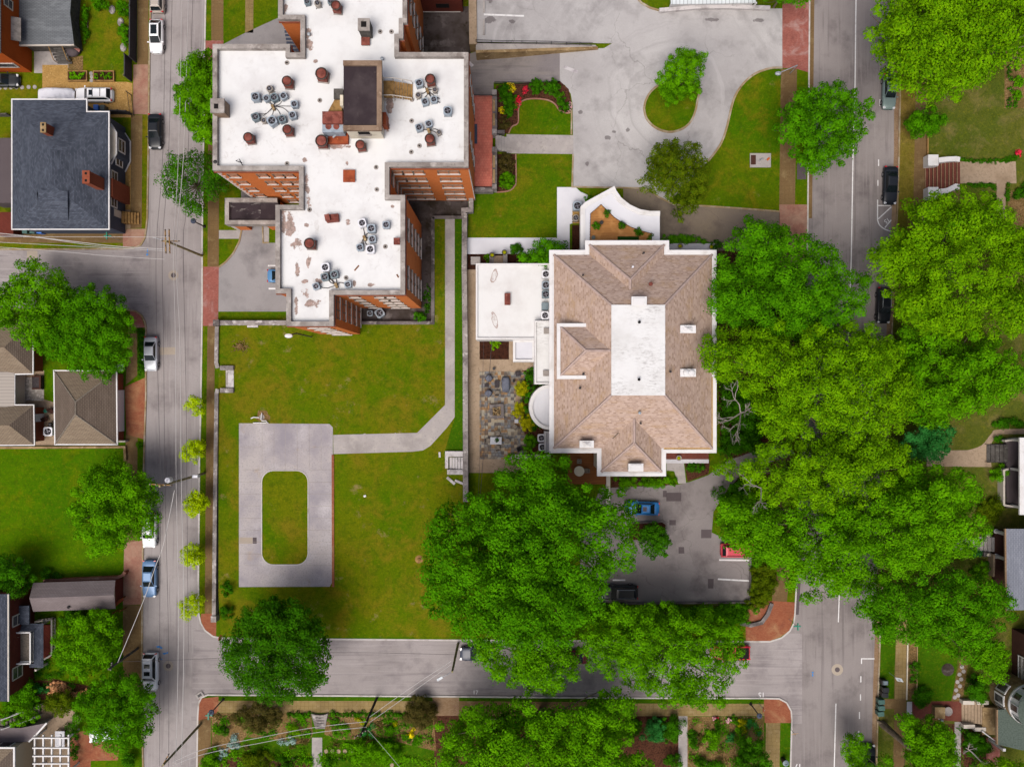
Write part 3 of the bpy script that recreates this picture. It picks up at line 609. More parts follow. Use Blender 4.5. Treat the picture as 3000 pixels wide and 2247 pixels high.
# --- block E
ST('verge', [(2639, 230), (2684, 230), (2681, 470), (2672, 700), (2626, 700)], 1, 'grass_dry', 'dry brown verge by the black sedan', kind='stuff')
ST('pavement', [(2684, 200), (2717, 200), (2714, 560), (2706, 700), (2674, 700)], 2, 'walk', 'brown pavement below the white stair walls')
ST('path', [(2800, 474), (2976, 474), (2978, 538), (2806, 538)], 2, 'conc_t', 'tan slab path above the brick steps')
ST('path', [(2920, 538), (2946, 538), (2946, 640), (2920, 640)], 1, 'conc_t', 'narrow side path behind the hedge')
ST('flower_bed', [(2943, 150), (3200, 150), (3200, 318), (2943, 318)], 1, 'mulch_t', 'mulched bed with small round shrubs')
ST('flower_bed', [(2950, 560), (3200, 545), (3200, 750), (2960, 700)], 1, 'mulch_t', 'mulch bed with the garden hose')
ST('path', [(2715, 1320), (2900, 1318), (2905, 1368), (2715, 1366)], 2, 'conc_t', 'pale slab walk to the white porch')
ST('path', smooth_poly([(2830, 1320), (2875, 1305), (2905, 1270), (2930, 1258), (3100, 1255)], 4) + [(3100, 1270), (2935, 1272), (2912, 1285), (2895, 1318)], 3, 'conc_t', 'curved tan path to the porch')
ST('path', [(2780, 1575), (2870, 1575), (2870, 1612), (2780, 1610)], 2, 'conc_g', 'grey walk to the porch steps')
ST('verge', [(2584, 1800), (2626, 1800), (2618, 2045), (2576, 2045)], 1, 'grass_g', 'green verge with the parking sign', kind='stuff')
ST('pavement', [(2627, 1800), (2659, 1800), (2655, 2055), (2620, 2055)], 2, 'walk_hex', 'cracked pavement by the parking sign')
ST('pavement', [(2578, 2047), (2655, 2047), (2655, 2076), (2576, 2076)], 3, 'walk', 'cross walk behind the bins')
ST('pavement', [(2620, 2076), (2655, 2076), (2642, 2500), (2612, 2500)], 2, 'walk', 'brown pavement by the leaning trunk')
ST('flower_bed', [(2661, 1880), (2688, 1880), (2686, 2050), (2657, 2050)], 1, 'mulch_t', 'narrow bed with clipped dark shrubs')
ST('lawn', [(2689, 1860), (2815, 1860), (2790, 2052), (2687, 2052)], 1, 'grass_g', 'dark green lawn with a burnt patch')
ST('path', [(2813, 1930), (2838, 1930), (2820, 2052), (2787, 2052)], 2, 'mulch_t', 'edged path of round stepping stones')
ST('patio', [(2672, 2054), (2821, 2053), (2821, 2114), (2672, 2102)], 2, 'brickmar', 'maroon brick forecourt')
ST('path', [(2657, 2055), (2672, 2055), (2672, 2100), (2656, 2098)], 3, 'conc', 'pale step at the forecourt')
ST('path', [(2797, 2114), (2816, 2114), (2814, 2300), (2792, 2300)], 1, 'conc_g', 'paved strip south of the forecourt')
ST('path', [(2890, 2160), (2930, 2160), (2930, 2400), (2885, 2400)], 1, 'brickpave', 'red brick walk beside the stone house')
ST('flower_bed', [(2700, 2120), (2890, 2120), (2885, 2500), (2660, 2500)], 0.5, 'mulch', 'shaded ground under the southeast trees')
# --- painted markings
def line(name, pts, w, label, z=.02, mat='paint_w'):
    zz = z if z > .1 else z
    return struct(name, MB().ribbon(PL(pts, z), -w / 2, w / 2, zz, zz + .004), MAT[mat], label)
cl = MB()
for p0, p1 in (((2510, -200), (2505, 245)), ((2505, 245), (2499, 460)), ((2499, 460), (2494, 755)), ((2494, 755), (2460, 1710)), ((2460, 1710), (2456, 1822)), ((2449, 2060), (2440, 2400))):
    cl.ribbon(PL([p0, p1], .02), -.07, .07, .020, .024)
struct('centre_line', cl, MAT['paint_w'], 'white centre line of the east street')
dk = MB()
for x, y0, y1 in ((2583, 60, 75), (2578, 292, 311), (2574, 468, 487), (2572, 528, 545), (2522, 1980, 1998), (2521, 2033, 2051), (2518, 2085, 2105), (2516, 2140, 2158)):
    dk.ribbon(PL([(x, y0), (x, y1)], .02), -.07, .07, .020, .024)
dk.ribbon(PL([(2562, 1929), (2524, 1929), (2524, 1944)], .02), -.07, .07, .020, .024)
struct('bay_marking', dk, MAT['paint_w'], 'white parking bay dashes along the east kerb')
hz = MB()
hz.ribbon(PL([(2571, 586), (2571, 645)] + smooth_poly([(2571, 645), (2577, 660), (2592, 672), (2609, 678)], 4)[1:], .02), -.07, .07, .020, .024)
for p0, p1 in (((2573, 603), (2609, 603)), ((2573, 642), (2611, 607)), ((2592, 668), (2611, 645))):
    hz.ribbon(PL([p0, p1], .02), -.07, .07, .0245, .028)
struct('hatch_marking', hz, MAT['paint_w'], 'white hatched no parking area by the black sedan')
line('bay_line', [(1418, 48), (1535, 46)], .22, 'white bay line in the raised car park', 1.75)
o = bpy.data.objects['bay_line']
me = o.data
for v in me.vertices:                                           # it lies on the sloping car park
    f = (v.co.x - up[0].x) / (up[1].x - up[0].x); v.co.z = 2.3 + (.137 - 2.3) * f + (.008 if v.co.z > 1.752 else .004)
line('bay_line', [(2107, 1640), (2197, 1641)], .2, 'white bay line below the red pickup', .148)
line('bay_line', [(2103, 1696), (2194, 1701)], .2, 'white bay line in the empty bay corner', .148)
line('bay_line', [(1795, 1699), (1832, 1699)], .2, 'white bay line beside the black van', .148)
line('bay_line', [(785, 779), (830, 779)], .2, 'white bay line above the blue car', .148)
line('bay_line', [(787, 846), (830, 846)], .2, 'white bay line below the blue car', .148)
line('ramp_arrow', [(1652, 197), (1692, 212)], .42, 'worn white stroke on the ramp', .146, 'paint_wd')
line('ramp_arrow', [(1373, 183), (1385, 195)], .4, 'worn white stroke at the foot of the white roof', .146, 'paint_wd')
bp = MB()
for (x, y, rx, ry) in ((432, 735, 2, 6), (431, 746, 3, 4), (465, 1894, 7, 3), (472, 1897, 4, 3), (482, 1914, 6, 3), (490, 1912, 3, 3), (473, 1931, 3, 2), (2381, 1969, 3, 3), (2381, 1977, 2, 5)):
    bp.sheet(PL([(x + rx * math.cos(a) * random.uniform(.6, 1.2), y + ry * math.sin(a) * random.uniform(.6, 1.2)) for a in [i * PI / 5 for i in range(10)]], .026), .026)
struct('survey_marking', bp, MAT['paint_b'], 'blue spray painted survey marks on the streets')
def number(txt, px, py, rot, size=.75):
    cu = bpy.data.curves.new('bay_number', 'FONT'); cu.body = txt; cu.size = size; cu.align_x = 'CENTER'; cu.align_y = 'CENTER'; cu.offset = .012
    o = bpy.data.objects.new('bay_number', cu); C.objects.link(o); o.location = P(px, py, .03); o.location.z = .03; o.rotation_euler = (0, 0, R(rot)); cu.materials.append(MAT['paint_w'])
    o['kind'] = 'structure'; o['label'] = 'white painted bay number ' + txt
number('17', 1393, 2028, 0); number('15', 2231, 2034, 180, .9); number('15', 2598, 647, 215); number('17', 2338, 2243, 180, .9)
for n, (px, py, r, lb) in enumerate(((508, 807, 15, 'iron manhole cover in a pale ring at the side street junction'), (493, 1950, 15, 'iron manhole cover in the street beside the white van'), (2453, 1961, 17, 'iron manhole cover by the white parking corner mark'))):
    t_ = thing('manhole_cover', lb, 'manhole cover', P(px, py, .018), 0, 'manhole covers in the streets')
    MB().lathe((0, 0, .004), [(r / S, 0), (r / S, .004)], 20).build('collar', MAT['patch_l'], t_, True)
    MB().lathe((0, 0, .009), [(.33, 0), (.33, .008)], 20).build('lid', MAT['patch'], t_, True)
gr = thing('storm_drain', 'dark drain grate in a pale slab at the southwest corner', 'drain', P(585, 2036, .15))
MB().box((0, 0, .01), (1.0, .7, .02), .6).build('slab', MAT['conc_g'], gr, True); MB().box((0, 0, .025), (.55, .35, .012), .6).build('grate', MAT['iron'], gr, True)
# ================================================================== APARTMENT BUILDING
HB, HD = 17.0, 16.35          # parapet top, roof deck
outl = [(816, -330), (816, 56), (881, 56), (881, 156), (848, 156), (848, 131), (624, 131), (624, 498), (877, 498), (877, 602), (808, 602), (808, 858), (840, 858), (840, 954), (976, 954), (976, 862), (1185, 862),
        (1185, 573), (1139, 573), (1139, 488), (1371, 488), (1371, 155), (1167, 155), (1167, 112), (1180, 112), (1180, 66), (1191, 66), (1191, -330)]
ow = PL(outl, HB)
t = NT('white_roof_membrane', .7, .3)
sp = [(900, 95, 18, 26), (906, 130, 14, 22), (835, 25, 10, 20), (925, 180, 8, 7), (893, 470, 10, 9), (897, 540, 12, 42), (905, 590, 10, 22), (832, 650, 10, 48), (850, 665, 20, 50), (868, 720, 20, 26), (870, 790, 9, 42), (905, 765, 9, 24),
      (935, 825, 14, 11), (895, 825, 16, 8), (893, 860, 14, 20), (918, 890, 30, 14), (868, 905, 8, 40), (1140, 310, 14, 42), (1136, 370, 8, 30), (990, 430, 40, 10), (898, 660, 8, 7), (1018, 480, 6, 8), (1018, 655, 10, 14), (1038, 830, 6, 12), (1090, 835, 14, 8), (1150, 605, 6, 5)]
f = t.spots([(*P(x, y, HD)[:2], W(rx * 1.25, HD), W(ry * 1.25, HD)) for x, y, rx, ry in sp], .8, 1.3)
c = t.mix(t.ramp(t.noise(.25, 5, .65), .45, .75), lin('FFFFFF', 1.85), lin('ECEAEA', 1.85))
c = t.mix(t.math('MULTIPLY', t.math('MULTIPLY', t.ramp(t.noise(1.1, 7, .82, (1, 1, 1), 0, .6), .54, .72), t.ramp(t.noise(.13, 3), .4, .62)), .8), c, lin('C2B8B2', 1.9))
lc = t.mix(t.ramp(t.noise(2.5, 4, .7), .4, .6), lin('B08E80'), lin('7A5C4C'))
c = t.mix(t.math('MULTIPLY', f, .85), c, lc)
MAT['roof_w'] = t.done(c)
apt = thing('apartment_building', 'cross shaped brick apartment building with a flat white roof', 'building', centre(ow, 0))
BA = apt
wl = MB(); wl.prism(ow, 0, HD + .02, top=False); wl.build('wall', MAT['brick'], apt)
MB().sheet(ow, HD).build('roof', MAT['roof_w'], apt)
pr = MB()
# the outline runs anticlockwise in the picture's y-down frame, so its left side is found by area
ar = sum(ow[i][0] * ow[(i + 1) % len(ow)][1] - ow[(i + 1) % len(ow)][0] * ow[i][1] for i in range(len(ow)))
sg = 1 if ar > 0 else -1
pr.ribbon(ow, -.05 * sg, .46 * sg, HD - .02, HB, True)
pr.build('parapet', MAT['coping'], apt)
MB().ribbon(ow, -.14 * sg, -.02 * sg, HB - .85, HB - .62, True).build('cornice', MAT['brick_r'], apt)
# windows: one mesh for each size, facing south (-y) at the origin
def window_mesh(w, h, n=2, dark=False):
    b = MB()
    b.m(0); b.box((0, .03, 0), (w - .1, .04, h - .1))
    b.m(1)
    for s in (-1, 1): b.box((s * (w / 2 - .04), -.02, 0), (.08, .12, h))
    b.box((0, -.02, h / 2 - .04), (w - .16, .12, .08)); b.box((0, -.03, .02), (w - .16, .06, .06))
    for i in range(1, n): b.box((-w / 2 + w * i / n, -.015, -h / 4), (.09, .1, h / 2 - .1)); b.box((-w / 2 + w * i / n, -.015, h / 4), (.09, .1, h / 2 - .2))
    b.m(2); b.box((0, -.07, -h / 2 - .06), (w + .16, .2, .1))
    o = b.build('window', [MAT['win'] if dark else MAT['blind'], MAT['wicker'], MAT['kerb_w']])
    return o
W1, W2, W3 = window_mesh(1.25, 1.35, 1), window_mesh(2.5, 1.35, 2), window_mesh(2.9, 1.7, 3, True)
def put_window(src, x, y, z, rz):
    o = src.copy(); C.objects.link(o); o.parent = apt; o.location = (x - apt.location.x, y - apt.location.y, z); o.rotation_euler = (0, 0, rz)
ROWS = (14.6, 11.35, 8.1, 4.95, 1.95)
def south(src, ypx, cols):
    y = P(0, ypx, HB).y
    for px in cols:
        x = P(px, 0, 14.6).x
        for z in ROWS: put_window(src, x, y - .005, z, 0)
def east(src, xpx, cols, rows=ROWS):
    x = P(xpx, 0, HB).x
    for py in cols:
        y = P(0, py, 14.6).y
        for z in rows: put_window(src, x + .005, y, z, PI / 2)
south(W1, 498, (684, 770, 816, 846)); south(W1, 488, (1165, 1194, 1226)); south(W2, 488, (1314,))
south(W1, 862, (1037, 1112)); south(W1, 862, (1140,))
east(W1, 1185, (655, 690, 795, 830)); east(W3, 976, (897,)); east(W1, 1139, (528,))
south(W2, 954, (930,)); east(W1, 1191, (-20, 20)); east(W1, 1371, (230, 400))
for o in (W1, W2, W3): bpy.data.objects.remove(o)
# pale quoins on two corners
for (px, py, dx, dy) in ((624, 498, 1, 0), (1371, 488, 0, 1)):
    p = P(px, py, HB)
    for i in range(26):
        q = MB()
        z = .5 + i * .6; L = .5 if i % 2 else .3
        if dx: q.box((p.x + L / 2 - .02, p.y - .01, z), (L, .08, .3))
        else: q.box((p.x + .012, p.y + L / 2 - .02, z), (.08, L, .3))
        q.build('quoin', MAT['kerb_w'], apt)
# brick wing on the north court, iron stair in the gap
nb = MB(); x0, x1, y0 = (1236 - CX) / S, (1357 - CX) / S, (CY - 37) / S
nb.prism([(x0, y0), (x1, y0), (x1, y0 + 14), (x0, y0 + 14)], 0, 9.5); nb.build('wing', MAT['brick_d'], apt)
MB().box(((1300 - CX) / S, y0 - .02, 1.9), (1.7, .1, 1.0)).build('window', MAT['dark'], apt)
MB().box(((1292 - CX) / S, y0 - .04, .12), (5.2, .08, .24)).build('plinth', MAT['kerb_w'], apt)
bl = MB(); p = P(865, 150, 3)
for i in range(14): bl.box((p.x - .6, p.y + .3 + i * .36, 1.4 + i * .28), (1.5, .3, .06))
bl.build('fire_stair', MAT['navy'], apt)
# porch over the west drive
PH = 4.6
pw = PL([(659, 581), (812, 581), (812, 657), (659, 657)], PH)
MB().prism(pw, 3.2, PH - .45).build('porch_roof', MAT['blackroof2'], apt)
MB().ribbon([pw[1], pw[0], pw[3], pw[2]], -.02, .5, 3.1, PH, False).build('porch_parapet', MAT['coping'], apt)
for a, b in ((P(661, 583, PH), P(705, 655, PH)), (P(768, 584, PH), P(812, 655, PH))): MB().box(((a.x + b.x) / 2, (a.y + b.y) / 2, 1.56), (abs(b.x - a.x), abs(b.y - a.y), 3.1)).build('porch_pier', MAT['brick'], apt)
a = P(661, 655, PH)
for i in range(9): MB().box((a.x + .25, a.y - .01, .35 + i * .32), (.5 if i % 2 else .3, .08, .2)).build('quoin', MAT['kerb_w'], apt)
a = P(786, 619, PH - .43); MB().box((a.x, a.y, PH - .44), (W(45, PH), W(54, PH), .024)).build('roof_patch', MAT['blackroof'], apt)
# roof house over the lift shaft
RT = 20.7
rh = thing('lift_house', 'cream lift house with a black roof on the white apartment roof', 'roof house', (*centre(PL([(1005, 189), (1107, 189), (1107, 371), (1005, 371)], RT))[:2], HD))
rw = PL([(1005, 189), (1107, 189), (1107, 371), (1005, 371)], RT)
MB().prism([(q.x, q.y) for q in rw], HD, RT - .25, top=False).build('wall', MAT['cream'], rh)
MB().sheet(rw, RT - .28).build('roof', MAT['blackroof'], rh)
MB().ribbon([rw[0], rw[1], rw[2], rw[3]], -.12, .42, RT - .42, RT, False).build('coping', MAT['coping_b'], rh)
o = MB(); a = P(1066, 385, 18.6); o.m(0).box((a.x, rw[2].y - .03, 18.5), (1.25, .08, .75)); o.m(1).box((a.x, rw[2].y - .1, 18.06), (1.5, .22, .1)); o.build('window', [MAT['dark'], MAT['coping']], rh)
MB().box((rw[1].x + .25, P(0, 355, 17.4).y, HD + 1.0), (.5, 1.3, 2.0)).build('hatch', MAT['rust_o'], rh)
MB().box((rw[1].x + .03, P(0, 260, 17.4).y, HD + 1.05), (.08, 1.1, 2.1)).build('door', MAT['offwhite'], rh)
st = thing('roof_stair', 'short wooden stair down from the lift house door', 'stair', (*P(1148, 265, 17)[:2], HD))
b = MB(); yc = P(0, 266, 17).y; xs = rw[1].x
b.box((xs + .65, yc, HD + 1.0), (1.2, 1.9, .1))
for i in range(7): b.box((xs + 1.4 + i * .28, yc, HD + .9 - i * .13), (.26, 1.8, .05))
b.build('tread', MAT['wood_t'], st)
b = MB()
for s in (-.95, .95):
    b.tube([(xs + .1, yc + s, HD + 1.9), (xs + 1.2, yc + s, HD + 1.9), (xs + 3.2, yc + s, HD + .95)], .06)
    for x_, z0, z1 in ((.1, 0, 1.9), (1.2, 0, 1.9), (2.2, .4, 1.4), (3.2, 0, .95)): b.tube([(xs + x_, yc + s, HD + z0), (xs + x_, yc + s, HD + z1)], .045)
b.build('railing', MAT['offwhite'], st)
# cooling plant west of the lift house
cp = thing('cooling_plant', 'rusty cooling plant with two round fans beside the lift house', 'cooling unit', (*P(985, 360, 17)[:2], HD))
def bx(mb, px0, py0, px1, py1, z0, z1, zt=None):
    a, b = P(px0, py0, z1), P(px1, py1, z1)
    return mb.box(((a.x + b.x) / 2, (a.y + b.y) / 2, (z0 + z1) / 2), (abs(b.x - a.x), abs(b.y - a.y), z1 - z0))
bx(MB(), 944, 327, 1003, 362, HD, 18.9).build('rusty_top', MAT['rust'], cp)
bx(MB(), 944, 363, 1006, 388, HD + .6, 18.4).build('fan_box', MAT['condo'], cp)
for px in (962, 985):
    fo = MB(); a = P(px, 371, 18.45); fo.lathe((a.x, a.y, 18.4), [(.34, 0), (.34, .05), (.26, .05), (.12, -.02 + .03)], 16); fo.build('fan', MAT['rust'], cp)
bx(MB(), 961, 390, 1020, 421, HD, HD + .5).build('tray', MAT['rust_o'], cp)
b = MB(); a, c2 = P(962, 396, 17.2), P(1018, 418, 17); b.tube([(a.x + .5, a.y - .3, 17.2), (c2.x - .8, a.y + .4, 17.3)], .1); b.build('pipe', MAT['galv'], cp)
ft = MB(); a, b2 = P(981, 262, 18.6), P(1006, 330, 18.6)
ft.box(((a.x + b2.x) / 2 - .1, P(0, 275, 18.6).y, 17.5), (1.0, 1.1, 2.2)); ft.build('duct', MAT['wood_g'], cp)
ft = MB(); y0_, y1_ = P(0, 290, 18.2).y, P(0, 326, 18.2).y; x_ = P(996, 0, 18.2).x
ft.raw([(x_ - .55, y0_, HD), (x_ + .2, y0_, HD), (x_ + .2, y1_, HD), (x_ - 1.3, y1_, HD), (x_ - .55, y0_, 18.2), (x_ + .2, y0_, 18.2), (x_ + .2, y1_, 18.2), (x_ - 1.3, y1_, 18.2)], [(4, 5, 6, 7), (0, 1, 5, 4), (1, 2, 6, 5), (2, 3, 7, 6), (3, 0, 4, 7)])
ft.build('duct_hood', MAT['wood_t'], cp)
bx(MB(), 996, 279, 1005, 310, HD, 18.9).build('flue', MAT['cream'], cp)
# chimneys and hatches on the roof
def chimney(name, label, cat, px0, py0, px1, py1, z0, z1, wallm, capm, holes=((0, 0, .45, .45),), g=None):
    a, b = P(px0, py0, z1), P(px1, py1, z1); cx, cy, w, h = (a.x + b.x) / 2, (a.y + b.y) / 2, abs(b.x - a.x), abs(b.y - a.y)
    t_ = thing(name, label, cat, (cx, cy, z0), 0, g)
    MB().box((cx, cy, (z0 + z1) / 2 - .1), (w * .92, h * .92, z1 - z0 - .2)).build('shaft', wallm, t_)
    MB().box((cx, cy, z1 - .1), (w, h, .2)).build('cap', capm, t_)
    for (dx, dy, fw, fh) in holes: MB().box((cx + dx * w, cy + dy * h, z1 - .02 + .03), (w * fw, h * fh, .05)).build('flue', MAT['dark'], t_)
    return t_
chimney('chimney', 'square grey chimney with one dark flue on the north wing', 'chimney', 1048, 54, 1083, 90, HD, 18.6, MAT['wood_g'], MAT['coping'])
chimney('chimney', 'tan stone chimney on the west parapet of the white roof', 'chimney', 616, 289, 657, 331, HD, 18.3, MAT['coping_b'], MAT['coping'], ((-.08, -.05, .3, .34),))
def hatch(label, px0, py0, px1, py1, h=.35, m='rust_o', z=HD, name='roof_hatch', cat='hatch'):
    a = thing(name, label, cat, (*P((px0 + px1) / 2, (py0 + py1) / 2, z)[:2], z))
    bx(MB(), px0 + 1, py0 + 1, px1 - 1, py1 - 1, z, z + h - .08).build('curb', MAT['coping'], a)
    bx(MB(), px0, py0, px1, py1, z + h - .08, z + h).build('lid', MAT[m], a)
hatch('square rusty hatch on the neck of the white roof', 1005, 498, 1040, 534)
hatch('rusty square hatch just below the square grey chimney', 1058, 102, 1083, 133, .4, 'rust')
hatch('small rust red box by the east parapet of the south block', 1153, 697, 1171, 717, .6, 'rust')
# round rusty vents
def vent_proto(r, label, cap, ring=True):
    t_ = thing('roof_vent', label, 'roof vent', (0, 0, HD), 0, 'rusty round vents on the white roof')
    MB().box((0, 0, .1), (r * 2, r * 2, .2)).build('curb', MAT['coping'], t_, True); MB().box((0, 0, .55), (r * 1.7, r * 1.7, .8)).build('base', MAT['rust'], t_, True)
    MB().lathe((0, 0, .95), [(r * .8, 0), (r * .8, .35), (r * .9, .38), (r * .85, .48), (r * .5, .56), (0, .6)], 18).build('cap', MAT[cap], t_, True)
    if ring: MB().lathe((0, 0, 1.3), [(r * 1.0, 0), (r * 1.12, 0), (r * 1.12, .1), (r * 1.0, .1), (r * 1.0, 0)], 20).build('rim', MAT['wood_g'], t_, True)
    return t_
VENTS = [(941, 215, .62, 'large round rusty vent northwest of the lift house'), (840, 237, .52, 'round rusty vent north of the condenser ring'), (983, 15, .5, 'round grey capped vent near the north edge of the roof'), (841, 379, .5, 'rusty vent on a box south of the condenser ring'),
         (726, 402, .5, 'round rusty vent in the southwest of the west wing'), (941, 412, .62, 'large round rusty vent southwest of the lift house'), (1055, 424, .5, 'small rusty vent south of the lift house'), (1260, 231, .52, 'round rusty vent at the north of the east wing'),
         (1259, 406, .52, 'round rusty vent in the south of the east wing'), (906, 713, .56, 'lone round vent in the middle of the south block roof')]
pv = {}
for i, (px, py, r, lb) in enumerate(VENTS):
    if r not in pv: pv[r] = vent_proto(r, lb, 'rust'); o = pv[r]
    else: o = dup(pv[r], (0, 0, 0), 0, lb)
    q = P(px, py, HD + 1.45); o.location = (q.x, q.y, HD); o.rotation_euler = (0, 0, random.uniform(-.15, .15))
mv = thing('roof_vent', 'crooked rusty double vent on the south block roof', 'roof vent', (*P(977, 642, HD)[:2], HD), .1, 'rusty round vents on the white roof')
MB().box((0, 0, .3), (1.35, .85, .6)).build('base', MAT['rust'], mv, True); MB().box((-.5, .05, .5), (.55, .7, .9), .1).box((.3, .1, .62), (.8, .5, .12), -.1).build('cap', MAT['rust'], mv, True)
# roof drains
dp = None
DR = [(841, 185, 'round roof drain below the north notch'), (1114, 94, 'round roof drain east of the square grey chimney'), (1147, 94, 'round roof drain nearest the northeast steps of the parapet'), (937, 295, 'round roof drain west of the lift house'), (841, 480, 'round roof drain by the south coping of the west wing'), (1102, 491, 'upper round drain on the neck of the roof'),
      (1104, 556, 'lower round drain on the neck of the roof'), (907, 615, 'round roof drain at the southwest corner of the neck'), (1129, 723, 'round roof drain below the east condensers of the south block'), (1014, 814, 'round roof drain by the southern condenser cluster'), (1207, 293, 'round roof drain beside the upper east wing condensers'),
      (1206, 355, 'round roof drain between the two east wing clusters'), (1229, 428, 'round roof drain in the south of the east wing'), (1205, 446, 'southernmost drain of the east wing')]
for px, py, lb in DR:
    if dp is None:
        dp = thing('roof_drain', lb, 'roof drain', (0, 0, HD), 0, 'round drains in the white roof')
        MB().lathe((0, 0, .01), [(.27, 0), (.25, .04), (.12, .05), (.1, .02)], 16).build('collar', MAT['coping'], dp, True); MB().lathe((0, 0, .03), [(.1, 0), (.1, .05), (.03, .08)], 10).build('strainer', MAT['dark'], dp, True); o = dp
    else: o = dup(dp, (0, 0, 0), 0, lb)
    q = P(px, py, HD); o.location = (q.x, q.y, HD)
for px, py, lb in ((907, 105, 'white capped pipe vent beside the north notch'), (1121, 176, 'white capped pipe vent northeast of the lift house')):
    o = thing('vent_pipe', lb, 'vent pipe', (*P(px, py, HD)[:2], HD)); MB().lathe((0, 0, 0), [(.1, 0), (.1, .35), (.2, .36), (.18, .46), (0, .52)], 12).build('pipe', MAT['galv'], o, True)
# condensers
def condenser(kind, label, grp):
    o = thing('condenser_unit', label, 'air conditioner', (0, 0, 0), 0, grp)
    bm = MAT[{'s': 'condo', 'b': 'condo_b', 't': 'condo_t', 'w': 'plastic_w'}[kind]]
    h = .8
    if kind == 't': MB().lathe((0, 0, 0), [(.42, .08), (.42, h - .05), (.38, h), (.3, h)], 18).build('body', bm, o, True); ro = .29
    else:
        b = MB(); s, k = .42, .30
        p8 = [(-k, -s), (k, -s), (s, -k), (s, k), (k, s), (-k, s), (-s, k), (-s, -k)]
        b.prism(p8, .08, h).prism([(x * 1.04, y * 1.04) for x, y in p8], h - .1, h + .03); b.build('body', bm, o, True); ro = .33
    MB().lathe((0, 0, h + .01), [(ro, 0), (ro, .045), (ro - .03, .045)], 18).build('fan_well', MAT['fanhole'], o, True)
    fb = MB()
    for i in range(4):
        a = i * PI / 2 + .3; c_, s_ = math.cos(a), math.sin(a)
        def q(x, y, z): return (x * c_ - y * s_, x * s_ + y * c_, z)
        fb.face([q(.04, -.03, h + .062), q(ro * .8, -.07, h + .058), q(ro * .85, .05, h + .075), q(.05, .05, h + .07)])
    fb.lathe((0, 0, h + .05), [(.07, 0), (.07, .04), (0, .05)], 10)
    fb.build('fan', MAT['fan'], o, True)
    for x in (-.35, .35):
        for y in (-.35, .35): MB().box((x, y, .04), (.1, .1, .08)).build('foot', MAT['wood_g'], o, True)
    return o
GW = 'condensers of the west wing ring'; GE = 'condensers of the east wing'; GS = 'condensers of the south block'; GN = 'condensers near the north edge'
UN = [(787, 257, 't', .95, .4, 'tan round condenser, topmost of the west wing ring', GW), (747, 283, 's', 1.15, .1, 'large square condenser at the northwest of the ring', GW), (777, 285, 's', .85, .5, 'small condenser between the large northwest one and the ring centre', GW), (801, 284, 'b', 1.05, .45, 'blue grey condenser just right of the small one in the ring', GW),
      (828, 279, 's', .95, .5, 'condenser at the northeast of the ring with a loose cable', GW), (860, 303, 's', .95, .1, 'easternmost upper condenser of the ring', GW), (855, 336, 's', 1.0, .25, 'pale condenser at the southeast of the ring', GW), (746, 341, 'b', 1.05, .35, 'blue grey condenser at the southwest of the ring', GW),
      (769, 350, 't', .8, .1, 'small tan round condenser at the south of the ring', GW), (796, 354, 's', 1.25, .6, 'largest condenser, at the bottom of the ring', GW), (824, 347, 'b', 1.0, .35, 'blue grey condenser right of the largest one in the ring', GW),
      (1227, 242, 's', 1.05, .25, 'square condenser below left of the round vent, north cluster of the east wing', GE), (1273, 260, 't', .8, 0, 'tan round condenser of the east wing north cluster', GE), (1224, 276, 't', .85, .3, 'dark round condenser at the left of the east wing north cluster', GE), (1244, 296, 's', .95, .3, 'bottom condenser of the east wing north cluster', GE),
      (1270, 289, 's', .9, .1, 'right hand square condenser of the east wing north cluster', GE), (1311, 324, 's', 1.15, 0, 'lone condenser standing apart by the east coping', GE), (1255, 361, 's', .95, .3, 'upper condenser of the east wing south cluster', GE), (1227, 372, 's', 1.0, .3, 'left condenser of the east wing south cluster', GE), (1285, 385, 't', .75, .4, 'pale round condenser with a coiled pipe, east wing south cluster', GE),
      (1060, 653, 'w', 1.1, .3, 'white condenser, topmost of the column on the south block', GS), (1087, 669, 's', 1.15, .05, 'large condenser just below the topmost white one on the south block', GS), (1130, 658, 's', 1.0, 0, 'lone condenser east of the south block column', GS), (1089, 700, 's', 1.0, .1, 'middle condenser of the south block column', GS), (1053, 724, 's', .95, .1, 'left lower condenser of the south block column', GS), (1084, 730, 'w', 1.15, .05, 'white bottom condenser of the south block column', GS),
      (952, 783, 'w', 1.15, .1, 'white condenser, top of the southern cluster', GS), (950, 811, 'b', 1.05, .2, 'blue grey condenser under the top of the southern cluster', GS), (978, 804, 'b', 1.05, .2, 'round mouthed blue condenser right of centre in the southern cluster', GS), (924, 838, 's', .95, .35, 'westernmost condenser of the southern cluster', GS), (1017, 833, 's', .9, .1, 'easternmost condenser of the southern cluster', GS),
      (928, 6, 't', .95, .2, 'pale round condenser at the north edge of the roof', GN), (897, 1, 'b', .8, .2, 'dark condenser cut off at the north edge of the roof', GN), (966, -1, 'b', .8, 0, 'dark condenser beside the grey capped vent', GN)]
protos = {}
for px, py, k, sc, rz, lb, g in UN:
    if k not in protos: protos[k] = o = condenser(k, lb, g)
    else: o = dup(protos[k], (0, 0, 0), 0, lb, g)
    q = P(px, py, HD + .95); o.location = (q.x, q.y, HD); o.rotation_euler = (0, 0, rz); o.scale = (sc * .93,) * 3
